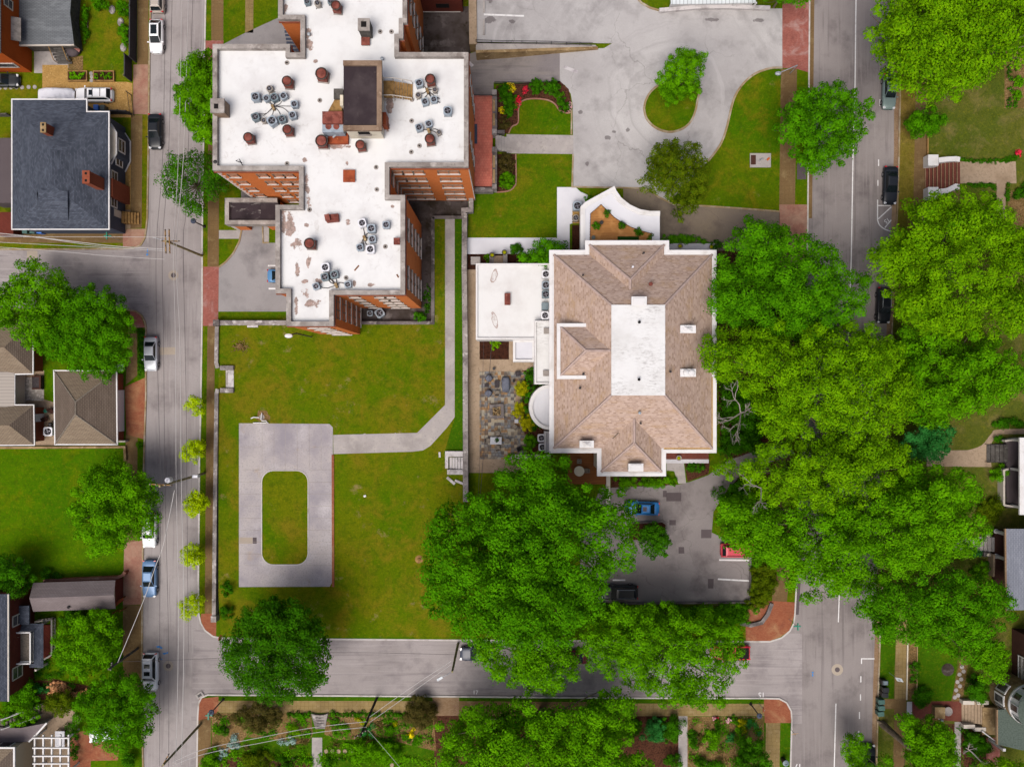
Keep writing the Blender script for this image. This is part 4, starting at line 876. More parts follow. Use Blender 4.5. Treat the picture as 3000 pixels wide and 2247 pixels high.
def pipes(name, label, hub, ends, z, r=.035, m='wire_d', hubh=.6):
    o = thing(name, label, 'pipework', (*P(*hub, z)[:2], z)); h = P(*hub, z); b = MB()
    for (x, y) in ends:
        e = P(x, y, z); mid = (h + e) / 2; d = e - h; n = Vector((-d.y, d.x, 0)) * random.uniform(-.22, .22)
        b.tube([(h.x, h.y, z + .45), (h.x * .7 + mid.x * .3 + n.x * .5, h.y * .7 + mid.y * .3 + n.y * .5, z + .2), (mid.x + n.x, mid.y + n.y, z + .07), ((mid.x + e.x) / 2 + n.x * .7, (mid.y + e.y) / 2 + n.y * .7, z + .06), (e.x, e.y, z + .2)], r, 5)
    b.build('line', MAT[m], o)
    MB().box((h.x, h.y, z + hubh / 2), (.3, .3, hubh), .3).box((h.x + .1, h.y - .25, z + hubh * .4), (.26, .26, hubh * .8)).build('riser', MAT['stone_t'], o)
pipes('refrigerant_pipe', 'spread of dark pipes in the middle of the west wing condenser ring', (802, 316), [(760, 292), (778, 292), (800, 292), (832, 288), (856, 314), (848, 334), (757, 336), (772, 342), (796, 342), (822, 338)], HD)
pipes('refrigerant_pipe', 'dark pipes of the east wing north cluster', (1252, 268), [(1232, 252), (1236, 276), (1246, 286), (1262, 284), (1268, 264), (1288, 292), (1290, 303)], HD, .05)
pipes('refrigerant_pipe', 'dark pipes of the east wing south cluster', (1256, 385), [(1256, 370), (1238, 380), (1280, 392), (1292, 388), (1262, 398)], HD, .05)
pipes('refrigerant_pipe', 'dark pipes between the south block condensers', (1069, 697), [(1063, 665), (1086, 682), (1082, 700), (1060, 716), (1080, 722), (1066, 718)], HD, .045)
pipes('refrigerant_pipe', 'dark pipes of the southern condenser cluster', (986, 835), [(965, 790), (958, 815), (980, 812), (934, 840), (1010, 832), (968, 808)], HD, .045)
lc_ = MB(); a = P(1045, 786, HD); lc_.box((a.x, a.y, HD + .04), (.14, .75, .08), -.7); tag(lc_.build('plank', MAT['wood_d']), 'short brown plank lying on the south block roof', 'plank')
lc_ = MB(); a = P(1165, 809, HD); lc_.box((a.x, a.y, HD + .04), (.14, .4, .08), .5); tag(lc_.build('plank', MAT['wood_d']), 'brown scrap at the east coping of the south block', 'scrap')
b = MB(); a = P(637, 480, HD); b.lathe((a.x, a.y, HD), [(.05, 0), (.05, .6)], 6); b.lathe((a.x, a.y, HD + .6), [(.18, 0), (.22, .12), (.05, .2)], 10); tag(b.build('roof_lamp', MAT['iron']), 'small dark lamp at the southwest corner of the white roof', 'lamp')
b = MB(); a = P(709, 478, HD); a2 = P(712, 486, HD); b.tube([(a.x, a.y, HD), (a.x - .5, a.y + .1, HD + .5), (a.x, a.y + .2, HD + .9), (a2.x, a2.y, HD + .2)], .05); tag(b.build('bent_pipe', MAT['iron']), 'bent dark pipe at the south coping of the west wing', 'pipe')
# terrace east of the apartment building
TZ = 1.3
te = thing('terrace', 'raised terrace of red tiles along the east front', 'terrace', (*P(1412, 410, 0)[:2], 0))
tw = PL([(1372, 281), (1443, 281), (1443, 546), (1372, 546)], TZ)
MB().prism(tw, 0, TZ).build('floor', MAT['terr'], te)
b = MB(); a = P(1449, 0, TZ + .5).x
for y0_, y1_ in ((283, 378), (440, 548)):
    p0, p1 = P(0, y0_, TZ + .5).y, P(0, y1_, TZ + .5).y; b.box((a, (p0 + p1) / 2, (TZ + .5) / 2), (.62, abs(p1 - p0), TZ + .5))
b.build('parapet', MAT['stone_d'], te)
for py in (270, 385, 438, 547):
    q = P(1448, py, TZ + .8); MB().box((q.x, q.y, (TZ + .8) / 2), (.62, .62, TZ + .8)).build('post', MAT['stone'], te)
for py, s in ((309, 1.6), (351, 1.6), (474, 1.6), (517, 1.8)):
    q = P(1447, py, TZ + .5); MB().box((q.x, q.y, TZ + .54), (.3, s, .1)).build('planter_soil', MAT['stone_t'], te)
b = MB()
for (p0, p1) in (((1376, 279), (1442, 279)), ((1376, 548), (1442, 548))):
    u, v = P(*p0, TZ + .9), P(*p1, TZ + .9); b.tube([(u.x, u.y, TZ + .9), (v.x, v.y, TZ + .9)], .03, 5)
    for i in range(20):
        w_ = u.lerp(v, i / 19); b.tube([(w_.x, w_.y, TZ), (w_.x, w_.y, TZ + .9)], .018, 4)
b.build('railing', MAT['iron'], te)
b = MB(); a = P(1410, 556, TZ); b.box((a.x, a.y, .65), (3.1, .6, 1.3)); b.build('step', MAT['stone'], te)
b = MB()
for i in range(4): q = P(1452 + i * 8, 418, 1.0); b.box((q.x + .2, P(0, 418, 1).y, (1.05 - i * .27) / 2), (.42, 1.95, 1.05 - i * .27))
b.build('stair', MAT['conc_g'], te)
b = MB(); q = P(1466, 387, .9); b.box((q.x, q.y, .5), (1.1, .4, 1.0)); b.build('stair_wall', MAT['stone_d'], te)
q = P(1389, 393, TZ); tag(MB().box((q.x, q.y, TZ + .012), (.85, 2.6, .02)).build('door_mat', MAT['navy']), 'dark blue mat on the red terrace tiles', 'mat')
# ================================================================== MANSION WITH THE TAN SHINGLE ROOF
EZ, FZ, SL = 9.2, 13.2, .613
mo = [(1609, 733), (1714, 733), (1714, 705), (1960, 705), (1960, 733), (2099, 733), (2099, 1327), (1951, 1327), (1951, 1395), (1749, 1395), (1749, 1327), (1609, 1327)]
mw = PL(mo, EZ)
man = thing('mansion', 'white mansion with hipped tan shingle roof and flat white top', 'house', centre(mw, 0))
ar = sum(mw[i][0] * mw[(i + 1) % len(mw)][1] - mw[(i + 1) % len(mw)][0] * mw[i][1] for i in range(len(mw))); sg = 1 if ar > 0 else -1
wi = MB(); wi.ribbon(mw, .45 * sg, .8 * sg, 0, EZ - .2, True); wi.build('wall', MAT['cream'], man)
co = MB(); co.ribbon(mw, 0, .42 * sg, EZ - .35, EZ + .06, True).ribbon(mw, .42 * sg, .62 * sg, EZ - .4, EZ - .03, True); co.build('cornice', MAT['white'], man)
x0, x1, yn, ys = 5.1, 24.32, 15.63, -7.87
rn = (FZ - EZ) / SL
tx0, tx1, tyn, tys = x0 + rn, x1 - rn, yn - rn, ys + rn
V = Vector
roof = MB()
A, B_, C_, D_ = V((x0, ys, EZ)), V((x1, ys, EZ)), V((x1, yn, EZ)), V((x0, yn, EZ))
a, b, c, d = V((tx0, tys, FZ)), V((tx1, tys, FZ)), V((tx1, tyn, FZ)), V((tx0, tyn, FZ))
roof.m(0).face([A, B_, b, a]).face([C_, D_, d, c]); roof.m(1).face([B_, C_, c, b]).face([D_, A, a, d])
RID = [(A, a), (B_, b), (C_, c), (D_, d)]
def bay(xa, xb, yo, yi, s):
    h = (xb - xa) / 2; xm = (xa + xb) / 2; zr = EZ + h * SL
    p, q = V((xm, yo - s * h, zr)), V((xm, yi - s * h, zr))
    o1, o2, i1, i2 = V((xa, yo, EZ)), V((xb, yo, EZ)), V((xa, yi, EZ)), V((xb, yi, EZ))
    roof.m(0).face([o1, o2, p]); roof.m(1).face([o1, i1, q, p]).face([o2, i2, q, p])
    RID.extend([(o1, p), (o2, p), (p, q)])
bay(9.42, 18.51, 16.83, yn, 1); bay(10.88, 18.18, -10.73, ys, -1)
# west wing
wz, wx, wyn, wys = 11.35, 5.75, 6.72, .95
wyc, wh = (wyn + wys) / 2, (wyn - wys) / 2; wzr = wz + wh * SL
xv, xr = x0 + (wz - EZ) / SL, x0 + (wzr - EZ) / SL
p, q = V((wx + wh, wyc, wzr)), V((xr, wyc, wzr))
roof.m(0).face([V((wx, wyn, wz)), V((xv, wyn, wz)), q, p]).face([V((wx, wys, wz)), V((xv, wys, wz)), q, p]); roof.m(1).face([V((wx, wyn, wz)), V((wx, wys, wz)), p])
RID += [(V((wx, wyn, wz)), p), (V((wx, wys, wz)), p), (p, q)]
roof.build('roof', [MAT['sh_tan'], MAT['sh_tan_r']], man)
rb = MB()
for u, v in RID: rb.tube([u + V((0, 0, -.03)), v + V((0, 0, -.03))], .17, 6)
rb.build('roof_ridge', MAT['ridge'], man)
ww = MB(); ww.prism([(wx - .05, wys - .05), (wx + 3.2, wys - .05), (wx + 3.2, wyn + .05), (wx - .05, wyn + .05)], 4.5, wz - .08); ww.build('wing_wall', MAT['white'], man)
ww = MB(); ww.ribbon([(xv + .5, wyn), (wx, wyn), (wx, wys), (xv + .5, wys)], 0, -.42, wz - .2, wz + .5 - .38); ww.build('wing_fascia', MAT['white'], man)
t = NT('flat_white_roof', .7, .3)
cc = t.mix(t.ramp(t.noise(.3, 5, .65), .45, .75), lin('FFFFFF', 1.9), lin('E8E6E4', 1.9))
cc = t.mix(t.math('MULTIPLY', t.math('MULTIPLY', t.ramp(t.noise(1.6, 6, .8, (1, 3.5, 1)), .5, .66), t.ramp(t.noise(.22, 2), .42, .62)), .75), cc, lin('9C9694'))
MAT['flat_w'] = t.done(cc)
MB().box(((tx0 + tx1) / 2, (tys + tyn) / 2, FZ - .02), (tx1 - tx0 + .1, tyn - tys + .1, .3)).build('flat_roof', MAT['flat_w'], man)
def mbox(px0, py0, px1, py1, z0, z1, mb=None):
    a, b = P(px0, py0, z1), P(px1, py1, z1); mb = mb or MB()
    return mb.box(((a.x + b.x) / 2, (a.y + b.y) / 2, (z0 + z1) / 2), (abs(b.x - a.x), abs(b.y - a.y), z1 - z0))
for px0, py0, px1, py1, z0, z1, kind in ((1850, 869, 1895, 895, 11.5, 13.9, 0), (1993, 953, 2039, 976, 9.6, 12.2, 1), (1993, 1081, 2039, 1104, 9.6, 12.2, 2), (1698, 1291, 1740, 1312, 9.0, 11.2, 1), (1841, 1358, 1885, 1381, 8.9, 11.2, 0)):
    ch = mbox(px0 + 2, py0 + 1, px1 - 2, py1 - 1, z0, z1 - .15).build('chimney', MAT['offwhite'], man)
    cap = mbox(px0, py0, px1, py1, z1 - .2, z1); a, b = P(px0, py0, z1), P(px1, py1, z1)
    cx, cy = (a.x + b.x) / 2, (a.y + b.y) / 2
    if kind == 2:
        for s in (-.25, .4): cap.lathe((cx + s, cy, z1), [(.36, 0), (.36, .25), (.2, .34), (0, .36)], 14)
    elif kind == 1: cap.raw([(cx - .55, cy - .36, z1), (cx + .55, cy - .36, z1), (cx + .55, cy + .36, z1), (cx - .55, cy + .36, z1), (cx, cy, z1 + .3)], [(0, 1, 4), (1, 2, 4), (2, 3, 4), (3, 0, 4)])
    else: cap.box((cx, cy, z1 + .06), (1.3, .7, .12), 0)
    cap.build('cap', MAT['white'], ch)
def zmain(x, y): return min(FZ, EZ + SL * max(0, min(x - x0, x1 - x, yn - y, y - ys)))
for px, py, m_, r in ((1881, 746, 'iron', .12), (1849, 787, 'plastic_w', .13), (1707, 808, 'iron', .11), (1708, 1096, 'iron', .15), (1698, 1137, 'iron', .14), (1872, 1209, 'condo', .17), (1875, 1240, 'iron', .12), (1961, 1089, 'iron', .13), (1871, 945, 'dark', .17), (1870, 1112, 'dark', .17), (1904, 834, 'rust', .24)):
    q = P(px, py, 11); z = zmain(q.x, q.y); q = P(px, py, z); z = zmain(q.x, q.y) + (.9 if py < 800 and 1740 < px < 1940 else 0)
    MB().lathe((q.x, q.y, z - .3), [(r * .7, 0), (r * .7, .75), (r, .78), (r, .95), (r * .3, 1.0)], 10).build('vent_pipe', MAT[m_], man)
b = MB(); q = P(1804, 1277, 11.2); b.tube([(q.x - .35, q.y - .3, 11.05), (q.x + .35, q.y + .4, 11.2)], .06, 5); tag(b.build('fallen_branch', MAT['bark']), 'thin broken branch lying on the tan roof', 'branch')
gd = MB(); gd.ribbon(PL([(2085, 1105), (2085, 1313), (1945, 1313)], EZ), -.16, .12, EZ - .03, EZ + .03); gd.build('gutter_litter', MAT['gravel'], man)
# flat roofed annexes
AZ = 4.6
def flat(name, pts, z, mat, cop=.22, wallm='white', lip=.28):
    w = PL(pts, z); ar_ = sum(w[i][0] * w[(i + 1) % len(w)][1] - w[(i + 1) % len(w)][0] * w[i][1] for i in range(len(w))); s = 1 if ar_ > 0 else -1
    o = MB().prism(w, 0, z - lip, top=False).build(name, MAT[wallm], man)
    MB().sheet(w, z - lip).build('roof', mat, o)
    MB().ribbon(w, 0, cop * s, z - lip - .2, z, True).build('coping', MAT['white'], o)
    return o
t = NT('annex_roof', .7, .3)
cc = t.mix(t.ramp(t.noise(.3, 5, .65), .45, .75), lin('FFFFFF', 1.9), lin('EEEBEA', 1.9))
for (sx_, sy_, rx, ry, an) in ((1447, 808, 9, 20, .35), (1449, 936, 8, 25, -.25)):
    q = P(sx_, sy_, AZ); m_ = t.n('ShaderNodeMapping', vector_type='TEXTURE'); t.l(t.pos, m_.inputs[0]); m_.inputs['Location'].default_value = (q.x, q.y, 0); m_.inputs['Rotation'].default_value = (0, 0, -an); m_.inputs['Scale'].default_value = (W(rx, AZ), W(ry, AZ), 100)
    ln = t.n('ShaderNodeVectorMath', operation='LENGTH'); t.l(m_.outputs[0], ln.inputs[0])
    k = t.math('ADD', ln.outputs['Value'], t.math('MULTIPLY', t.math('SUBTRACT', t.noise(1.2, 4, .6), .5), 1.3))
    ring = t.math('MULTIPLY', t.ramp(k, .78, .92), t.ramp(k, 1.06, .94))
    cc = t.mix(t.math('MULTIPLY', ring, .9), cc, lin('9A7464')); cc = t.mix(t.math('MULTIPLY', t.math('MULTIPLY', t.ramp(k, .95, .8), t.ramp(t.noise(2.5, 5, .7), .4, .6)), .6), cc, lin('B09C94'))
MAT['annex'] = t.done(cc)
flat('annex', [(1394, 772), (1609, 772), (1609, 995), (1394, 995)], AZ, MAT['annex'])
flat('annex', [(1503, 996), (1566, 996), (1566, 1060), (1503, 1060)], 3.7, MAT['conc_w'], .3)
flat('annex', [(1566, 940), (1640, 940), (1640, 1126), (1566, 1126)], 5.6, MAT['flat_w'], .2)
flat('bay', [(1640, 1134)] + [(x, y) for x, y in arc(1610, 1193, 60, 270, 90, 18, 66)] + [(1640, 1252)], 4.9, MAT['conc_w'], .45)
flat('annex', [(1596, 1265), (1640, 1265), (1640, 1325), (1596, 1325)], 3.4, MAT['conc'], .12)
for px0, py0, px1, py1, lb in ((1593, 961, 1611, 978, 'upper'), (1591, 1085, 1609, 1102, 'lower')):
    mbox(px0, py0, px1, py1, 5.4, 5.62).build('skylight', MAT['coping'], man)
hatch('rusty rectangular hatch on the low white flat roof', 1478, 859, 1495, 894, .5, 'rust', AZ - .28)
GA = 'condensers along the edge of the low white roof'
for px, py, k, lb in ((1599, 803, 'w', 'white condenser, northernmost on the low white roof'), (1599, 835, 's', 'second condenser from the north on the low white roof'), (1599, 862, 'b', 'third condenser, just above the lidded box on the low white roof'), (1597, 924, 'w', 'southernmost condenser on the low white roof')):
    o = dup(protos[k], (0, 0, 0), 0, lb, GA); q = P(px, py, AZ + .8); o.location = (q.x, q.y, AZ - .28); o.scale = (1.15,) * 3
q = P(1597, 897, AZ + .7); o = thing('equipment_box', 'grey lidded box between the condensers of the low white roof', 'equipment box', (q.x, q.y, AZ - .28)); MB().box((0, 0, .4), (.85, .95, .8), 0, .92).build('case', MAT['condo_b'], o, True); MB().box((0, .05, .82), (.9, .8, .06)).build('lid', MAT['condo_b'], o, True)
GG = 'condensers standing on the ground'
for px, py, k, sc, z, lb in ((1691, 605, 's', 1.35, .15, 'large dark mouthed condenser beside the white path'), (1687, 639, 't', 1.1, .15, 'round pale condenser on the gravel pad'), (1586, 1283, 'w', 1.15, .15, 'upper condenser in the mulch beside the mansion'), (1589, 1310, 'w', 1.15, .15, 'lower condenser in the mulch beside the mansion'),
                             (144, 1264, 'w', 1.35, .15, 'condenser in the courtyard behind the garage'), (1113, 918, 's', 1.3, .15, 'tilted condenser in the dark areaway'), (1083, 918, 's', .85, .15, 'small condenser at the west end of the areaway')):
    o = dup(protos[k], (0, 0, 0), 0, lb, GG); q = P(px, py, z + .8); o.location = (q.x, q.y, z); o.scale = (sc,) * 3; o.rotation_euler = (0, 0, .6 if px == 1113 else 0)
# balcony wing
BZ = 5.3
bo = [(1640, 745), (1701, 745), (1701, 606), (1716, 592), (1800, 546), (1806, 560), (1820, 580), (1845, 600), (1875, 614), (1905, 619), (1934, 619), (1934, 745)]
bw = PL(bo[1:], BZ); ar_ = sum(bw[i][0] * bw[(i + 1) % len(bw)][1] - bw[(i + 1) % len(bw)][0] * bw[i][1] for i in range(len(bw))); s_ = 1 if ar_ > 0 else -1
MB().prism(bw, 3.9, BZ - .25, top=True, bot=True).build('balcony_roof', MAT['conc_w'], man)
MB().ribbon(bw[:-1], -.02 * s_, .42 * s_, 3.8, BZ).ribbon(bw[:-1], .42 * s_, .6 * s_, BZ - .4, BZ - .12).build('balcony_parapet', MAT['white'], man)
for px, py in ((1712, 612), (1712, 680), (1800, 566), (1922, 634), (1922, 690)): q = P(px, py, 4); MB().box((q.x, q.y, 1.95), (.6, .6, 3.9)).build('column', MAT['white'], man)
dk_ = [(1728, 720), (1730, 626), (1761, 599), (1800, 637), (1816, 648), (1852, 667), (1881, 677), (1910, 685), (1910, 720)]
MB().sheet(PL(dk_, BZ - .2), BZ - .2).build('deck', MAT['wood'], man)
b = MB(); rp = PL(dk_[:-1], BZ + .6)
b.tube([(q.x, q.y, BZ + .6) for q in rp], .035, 5)
for i in range(len(rp) - 1):
    u, v = rp[i], rp[i + 1]; n_ = max(2, int((v - u).length / .35))
    for k in range(n_):
        w_ = u.lerp(v, k / n_); b.tube([(w_.x, w_.y, BZ - .2), (w_.x, w_.y, BZ + .6)], .015, 4)
b.build('railing', MAT['iron'], man)
q = P(1841, 698, BZ); tag(MB().box((q.x, q.y, BZ - .17), (2.7, .45, .03)).build('turf_mat', MAT['turf']), 'dark green turf strip on the balcony deck', 'mat')
o = thing('planter', 'round dark planter between the balcony shrubs', 'planter', (*P(1762, 653, BZ)[:2], BZ - .2)); MB().lathe((0, 0, 0), [(.18, 0), (.24, .4), (.2, .4), (.18, .3)], 14).build('pot', MAT['iron'], o, True)
o = thing('planter', 'dark tub in the southwest corner of the balcony deck', 'planter', (*P(1738, 697, BZ)[:2], BZ - .2)); MB().lathe((0, 0, 0), [(.2, 0), (.26, .4), (.2, .4), (.18, .3)], 14).build('pot', MAT['bin_d'], o, True)
# porch strips, north terrace, steps
MB().box((*P(2013, 1336, .9)[:2], .5), (W(125), W(30), .9)).build('porch_floor', MAT['brickmar'], man)
MB().box((*P(2013, 1351, .9)[:2], .48), (W(125), W(11), .98)).build('porch_edge', MAT['conc'], man)
MB().box((*P(2027, 724, .9)[:2], .5), (W(134), W(20), .9)).build('terrace_floor', MAT['conc'], man)
for px, py, lb in ((1991, 723, 'round stone planter at the west end of the north terrace'), (2083, 725, 'round stone planter at the east end of the north terrace'), (1442, 749, 'round dark urn on the left stair pier'), (1478, 741, 'round dark urn on the right stair pier'), (1987, 1341, 'round pot on the brick porch corner')):
    z = .95 if py > 720 and px > 1900 else 1.15
    o = thing('planter', lb, 'planter', (*P(px, py, z)[:2], z), 0, 'planters round the mansion')
    MB().lathe((0, 0, 0), [(.22, 0), (.34, .4), (.36, .45), (.28, .45), (.26, .38)], 16).build('pot', MAT['stone' if px > 1900 else 'wood_g'], o, True); MB().lathe((0, 0, .36), [(.27, 0), (.1, .14), (0, .16)], 10).build('plant', MAT['lf_gold'], o, True)
st = thing('entry_stair', 'stone entry steps between two piers at the flat roof', 'stair', (*P(1460, 755)[:2], 0))
for px in (1440, 1480): q = P(px, 757, 1.1); MB().box((q.x, q.y, .6), (.55, 1.5, 1.1)).build('pier', MAT['stone'], st)
MB().box((*P(1460, 762, .9)[:2], .55), (1.2, 1.1, .9)).build('landing', MAT['conc_t'], st)
b = MB()
for i in range(4): b.box((*P(1393, 756 + i * 5, .6)[:2], .5 - i * .1), (1.25, .3, .3))
b.build('tread', MAT['conc_g'], st)
# south deck with its table
MB().box((*P(1722, 1372, .8)[:2], .42), (W(116), W(92), .78)).build('deck', MAT['wood_d'], man)
MB().box((*P(1782, 1450, 1.1)[:2], .6), (.5, 6.2, 1.1)).build('garden_wall', MAT['offwhite'], man)
MB().box((*P(1555, 1338, 1.2)[:2], .6), (5.2, .5, 1.2)).build('garden_wall', MAT['offwhite'], man)
def table(name, label, x, y, z, w, d, top, round_=False, g=None, h=.74):
    o = thing(name, label, 'table', (x, y, z), 0, g)
    if round_: MB().lathe((0, 0, h - .05), [(w / 2, 0), (w / 2, .05), (w / 2 - .03, .06)], 24).build('table_top', top, o, True); MB().lathe((0, 0, 0), [(.25, 0), (.05, .05), (.05, h - .05)], 10).build('leg', MAT['wicker'], o, True)
    else:
        MB().box((0, 0, h - .025), (w, d, .05)).build('table_top', top, o, True)
        for sx_ in (-1, 1):
            for sy_ in (-1, 1): MB().box((sx_ * (w / 2 - .08), sy_ * (d / 2 - .08), (h - .05) / 2), (.07, .07, h - .05)).build('leg', MAT['wicker_d'], o, True)
    return o
def chair(label, x, y, z, rz, m1, g=None, cat='chair', name='patio_chair'):
    o = thing(name, label, cat, (x, y, z), rz, g)
    MB().box((0, 0, .42), (.52, .52, .07)).build('seat', m1, o, True)
    b = MB(); b.raw([(-.26, .22, .45), (.26, .22, .45), (.26, .36, .92), (-.26, .36, .92), (-.26, .28, .45), (.26, .28, .45), (.26, .42, .92), (-.26, .42, .92)], [(0, 1, 2, 3), (7, 6, 5, 4), (0, 3, 7, 4), (1, 5, 6, 2), (3, 2, 6, 7)]); b.build('backrest', m1, o, True)
    for sx_ in (-1, 1):
        MB().box((sx_ * .29, 0, .6), (.05, .5, .04)).build('armrest', m1, o, True)
        for sy_ in (-1, 1): MB().box((sx_ * .23, sy_ * .23, .2), (.05, .05, .4)).build('leg', m1, o, True)
    return o
q = P(1697, 1380, 1.5); table('round_table', 'round cream table on the south wooden deck', q.x, q.y, .81, 1.35, 0, MAT['plastic_c'], True)
q = P(1718, 1379, 1.3); chair('wicker chair right of the round cream table', q.x, q.y, .81, -PI / 2, MAT['wicker'], 'chairs on the south deck')
q = P(1697, 1353, 1.3); chair('wicker chair above the round cream table', q.x, q.y, .81, 0, MAT['wicker'], 'chairs on the south deck')
# slate patio furniture
pz = .15
def at(px, py, z=pz): q = P(px, py, z + .6); return q.x, q.y
def cover(label, px, py, w, d, h, rz, cat='covered chair'):
    x, y = at(px, py); o = MB(); random.seed(px)
    n = 14; vs = []
    for lv, (k, z) in enumerate(((1.08, 0), (1.0, h * .6), (.86, h * .95), (.5, h * 1.05))):
        for i in range(n):
            a = 2 * PI * i / n; r = 1 / max(abs(math.cos(a)), abs(math.sin(a))) ** .8; j = random.uniform(.95, 1.05)
            u, v = w / 2 * k * r * math.cos(a) * j, d / 2 * k * r * math.sin(a) * j
            zz = z + (.3 * (v / d) if lv > 1 else 0)
            vs.append((u * math.cos(rz) - v * math.sin(rz), u * math.sin(rz) + v * math.cos(rz), zz))
    fs = [(l * n + i, l * n + (i + 1) % n, (l + 1) * n + (i + 1) % n, (l + 1) * n + i) for l in range(3) for i in range(n)] + [tuple(range(3 * n, 4 * n))]
    o = o.raw(vs, fs).build('covered_chair' if d < 1.5 else 'covered_sofa', MAT['cover'], smooth=True); o.location = (x, y, pz); tag(o, label, cat)
cover('grey covered patio chair at the top of the slate patio', 1432, 1108, .85, .85, .75, .75)
cover('grey covered patio chair below the small side table', 1431, 1152, .85, .85, .75, -.6)
cover('long grey covered sofa on the slate patio', 1482, 1126, 1.05, 2.0, .75, 0, 'covered sofa')
x, y = at(1456, 1125); table('coffee_table', 'taupe coffee table between the covered chairs and sofa', x, y, pz, .6, 1.0, MAT['wicker_d'], h=.4)
x, y = at(1425, 1129); table('side_table', 'small dark side table between two covered chairs', x, y, pz, .5, .5, MAT['wicker_d'], h=.45)
x, y = at(1456, 1151); chair('low dark chair below the coffee table', x, y, pz, PI, MAT['wicker'])
x, y = at(1518, 1095); o = thing('ottoman', 'square dark wicker ottoman at the patio corner', 'ottoman', (x, y, pz), .1); MB().box((0, 0, .22), (.68, .68, .44), 0, .95).build('base', MAT['wicker_d'], o, True); MB().box((0, 0, .47), (.66, .66, .08)).build('cushion', MAT['wicker_d'], o, True)
x, y = at(1505, 1116); o = thing('lantern', 'dark metal lantern near the wicker ottoman', 'lantern', (x, y, pz)); MB().box((0, 0, .25), (.26, .4, .5), 0, .85).build('cage', MAT['iron'], o, True); MB().lathe((0, 0, .5), [(.14, 0), (.04, .12), (.03, .16)], 8).build('top', MAT['iron'], o, True)
x, y = at(1455, 1205, .1); fp = thing('fire_pit', 'square stone fire pit heaped with rubble', 'fire pit', (x, y, pz), .03)
MB().ribbon([(-.95, -.95), (.95, -.95), (.95, .95), (-.95, .95)], 0, .42, 0, .45, True).build('rim', MAT['stone_d'], fp, True)
b = MB(); random.seed(3)
for i in range(60): b.box((random.uniform(-.55, .55), random.uniform(-.55, .55), .3 + random.random() * .2), (random.uniform(.08, .22),) * 3, random.random() * 3, .7)
b.build('rubble', MAT['stone_t'], fp, True)
x, y = at(1513, 1234); table('side_table', 'small pale square table beside the yellow shrubs', x, y, pz, .5, .5, MAT['tabletop'], h=.5)
x, y = at(1508, 1251); chair('wide taupe chair turned to the fire pit', x, y, pz, -2.2, MAT['wicker'])
x, y = at(1453, 1291); dt = table('dining_table', 'pale grey dining table with a plant on it', x, y, pz, 1.5, .95, MAT['tabletop'])
GC = 'taupe chairs round the pale dining table'
for px, py, rz, lb in ((1429, 1291, PI / 2, 'left'), (1484, 1292, -PI / 2, 'right'), (1457, 1270, .2, 'upper'), (1457, 1312, PI + .25, 'lower')):
    x, y = at(px, py); chair(lb + ' taupe chair at the pale dining table', x, y, pz, rz, MAT['wicker'], GC)
x, y = at(1455, 1290, .8); o = thing('potted_plant', 'dark potted plant on the pale dining table', 'plant', (x, y, .89)); MB().lathe((0, 0, 0), [(.1, 0), (.14, .18), (.1, .18)], 10).build('pot', MAT['iron'], o, True)
b = MB(); random.seed(5)
for i in range(40):
    a = random.random() * 6.28; b.face([(0, 0, .15), (.28 * math.cos(a), .28 * math.sin(a), .3 + random.random() * .15), (.3 * math.cos(a + .3), .3 * math.sin(a + .3), .2)])
b.build('leaves', MAT['lf_dark'], o, True)
x, y = at(1521, 1316); o = thing('planter', 'square dark planter at the foot of the slate patio', 'planter', (x, y, pz), .4); MB().box((0, 0, .25), (.6, .6, .5), 0, 1.05).build('pot', MAT['wicker_d'], o, True); MB().box((0, 0, .5), (.45, .45, .03)).build('soil', MAT['dark'], o, True)
x, y = at(1447, 1080); o = thing('lantern', 'small dark pot at the top edge of the slate patio', 'pot', (x, y, pz)); MB().lathe((0, 0, 0), [(.14, 0), (.2, .35), (.15, .35)], 12).build('pot', MAT['iron'], o, True)
# ================================================================== OTHER HOUSES
def faces(mats, lst, parent, name='roof'):
    """lst of (material index, [(px, py, z)...])"""
    b = MB()
    for m_, pts in lst: b.m(m_).face([P(*p) for p in pts])
    return b.build(name, mats, parent)
def walls(pts, z, inset, mat, parent, name='wall', z0=0):
    w = PL(pts, z); ar_ = sum(w[i][0] * w[(i + 1) % len(w)][1] - w[(i + 1) % len(w)][0] * w[i][1] for i in range(len(w))); s = 1 if ar_ > 0 else -1
    return MB().ribbon(w, inset * s, (inset + .25) * s, z0, z - .08, True).build(name, mat, parent)
def gutter(pts, z, parent, mat='white', closed=True, w=.13):
    g = PL(pts, z); ar_ = sum(g[i][0] * g[(i + 1) % len(g)][1] - g[(i + 1) % len(g)][0] * g[i][1] for i in range(len(g))); s = 1 if ar_ > 0 else -1
    return MB().ribbon(g, -w * s, .02 * s, z - .16, z + .02, closed).build('gutter', MAT[mat], parent)
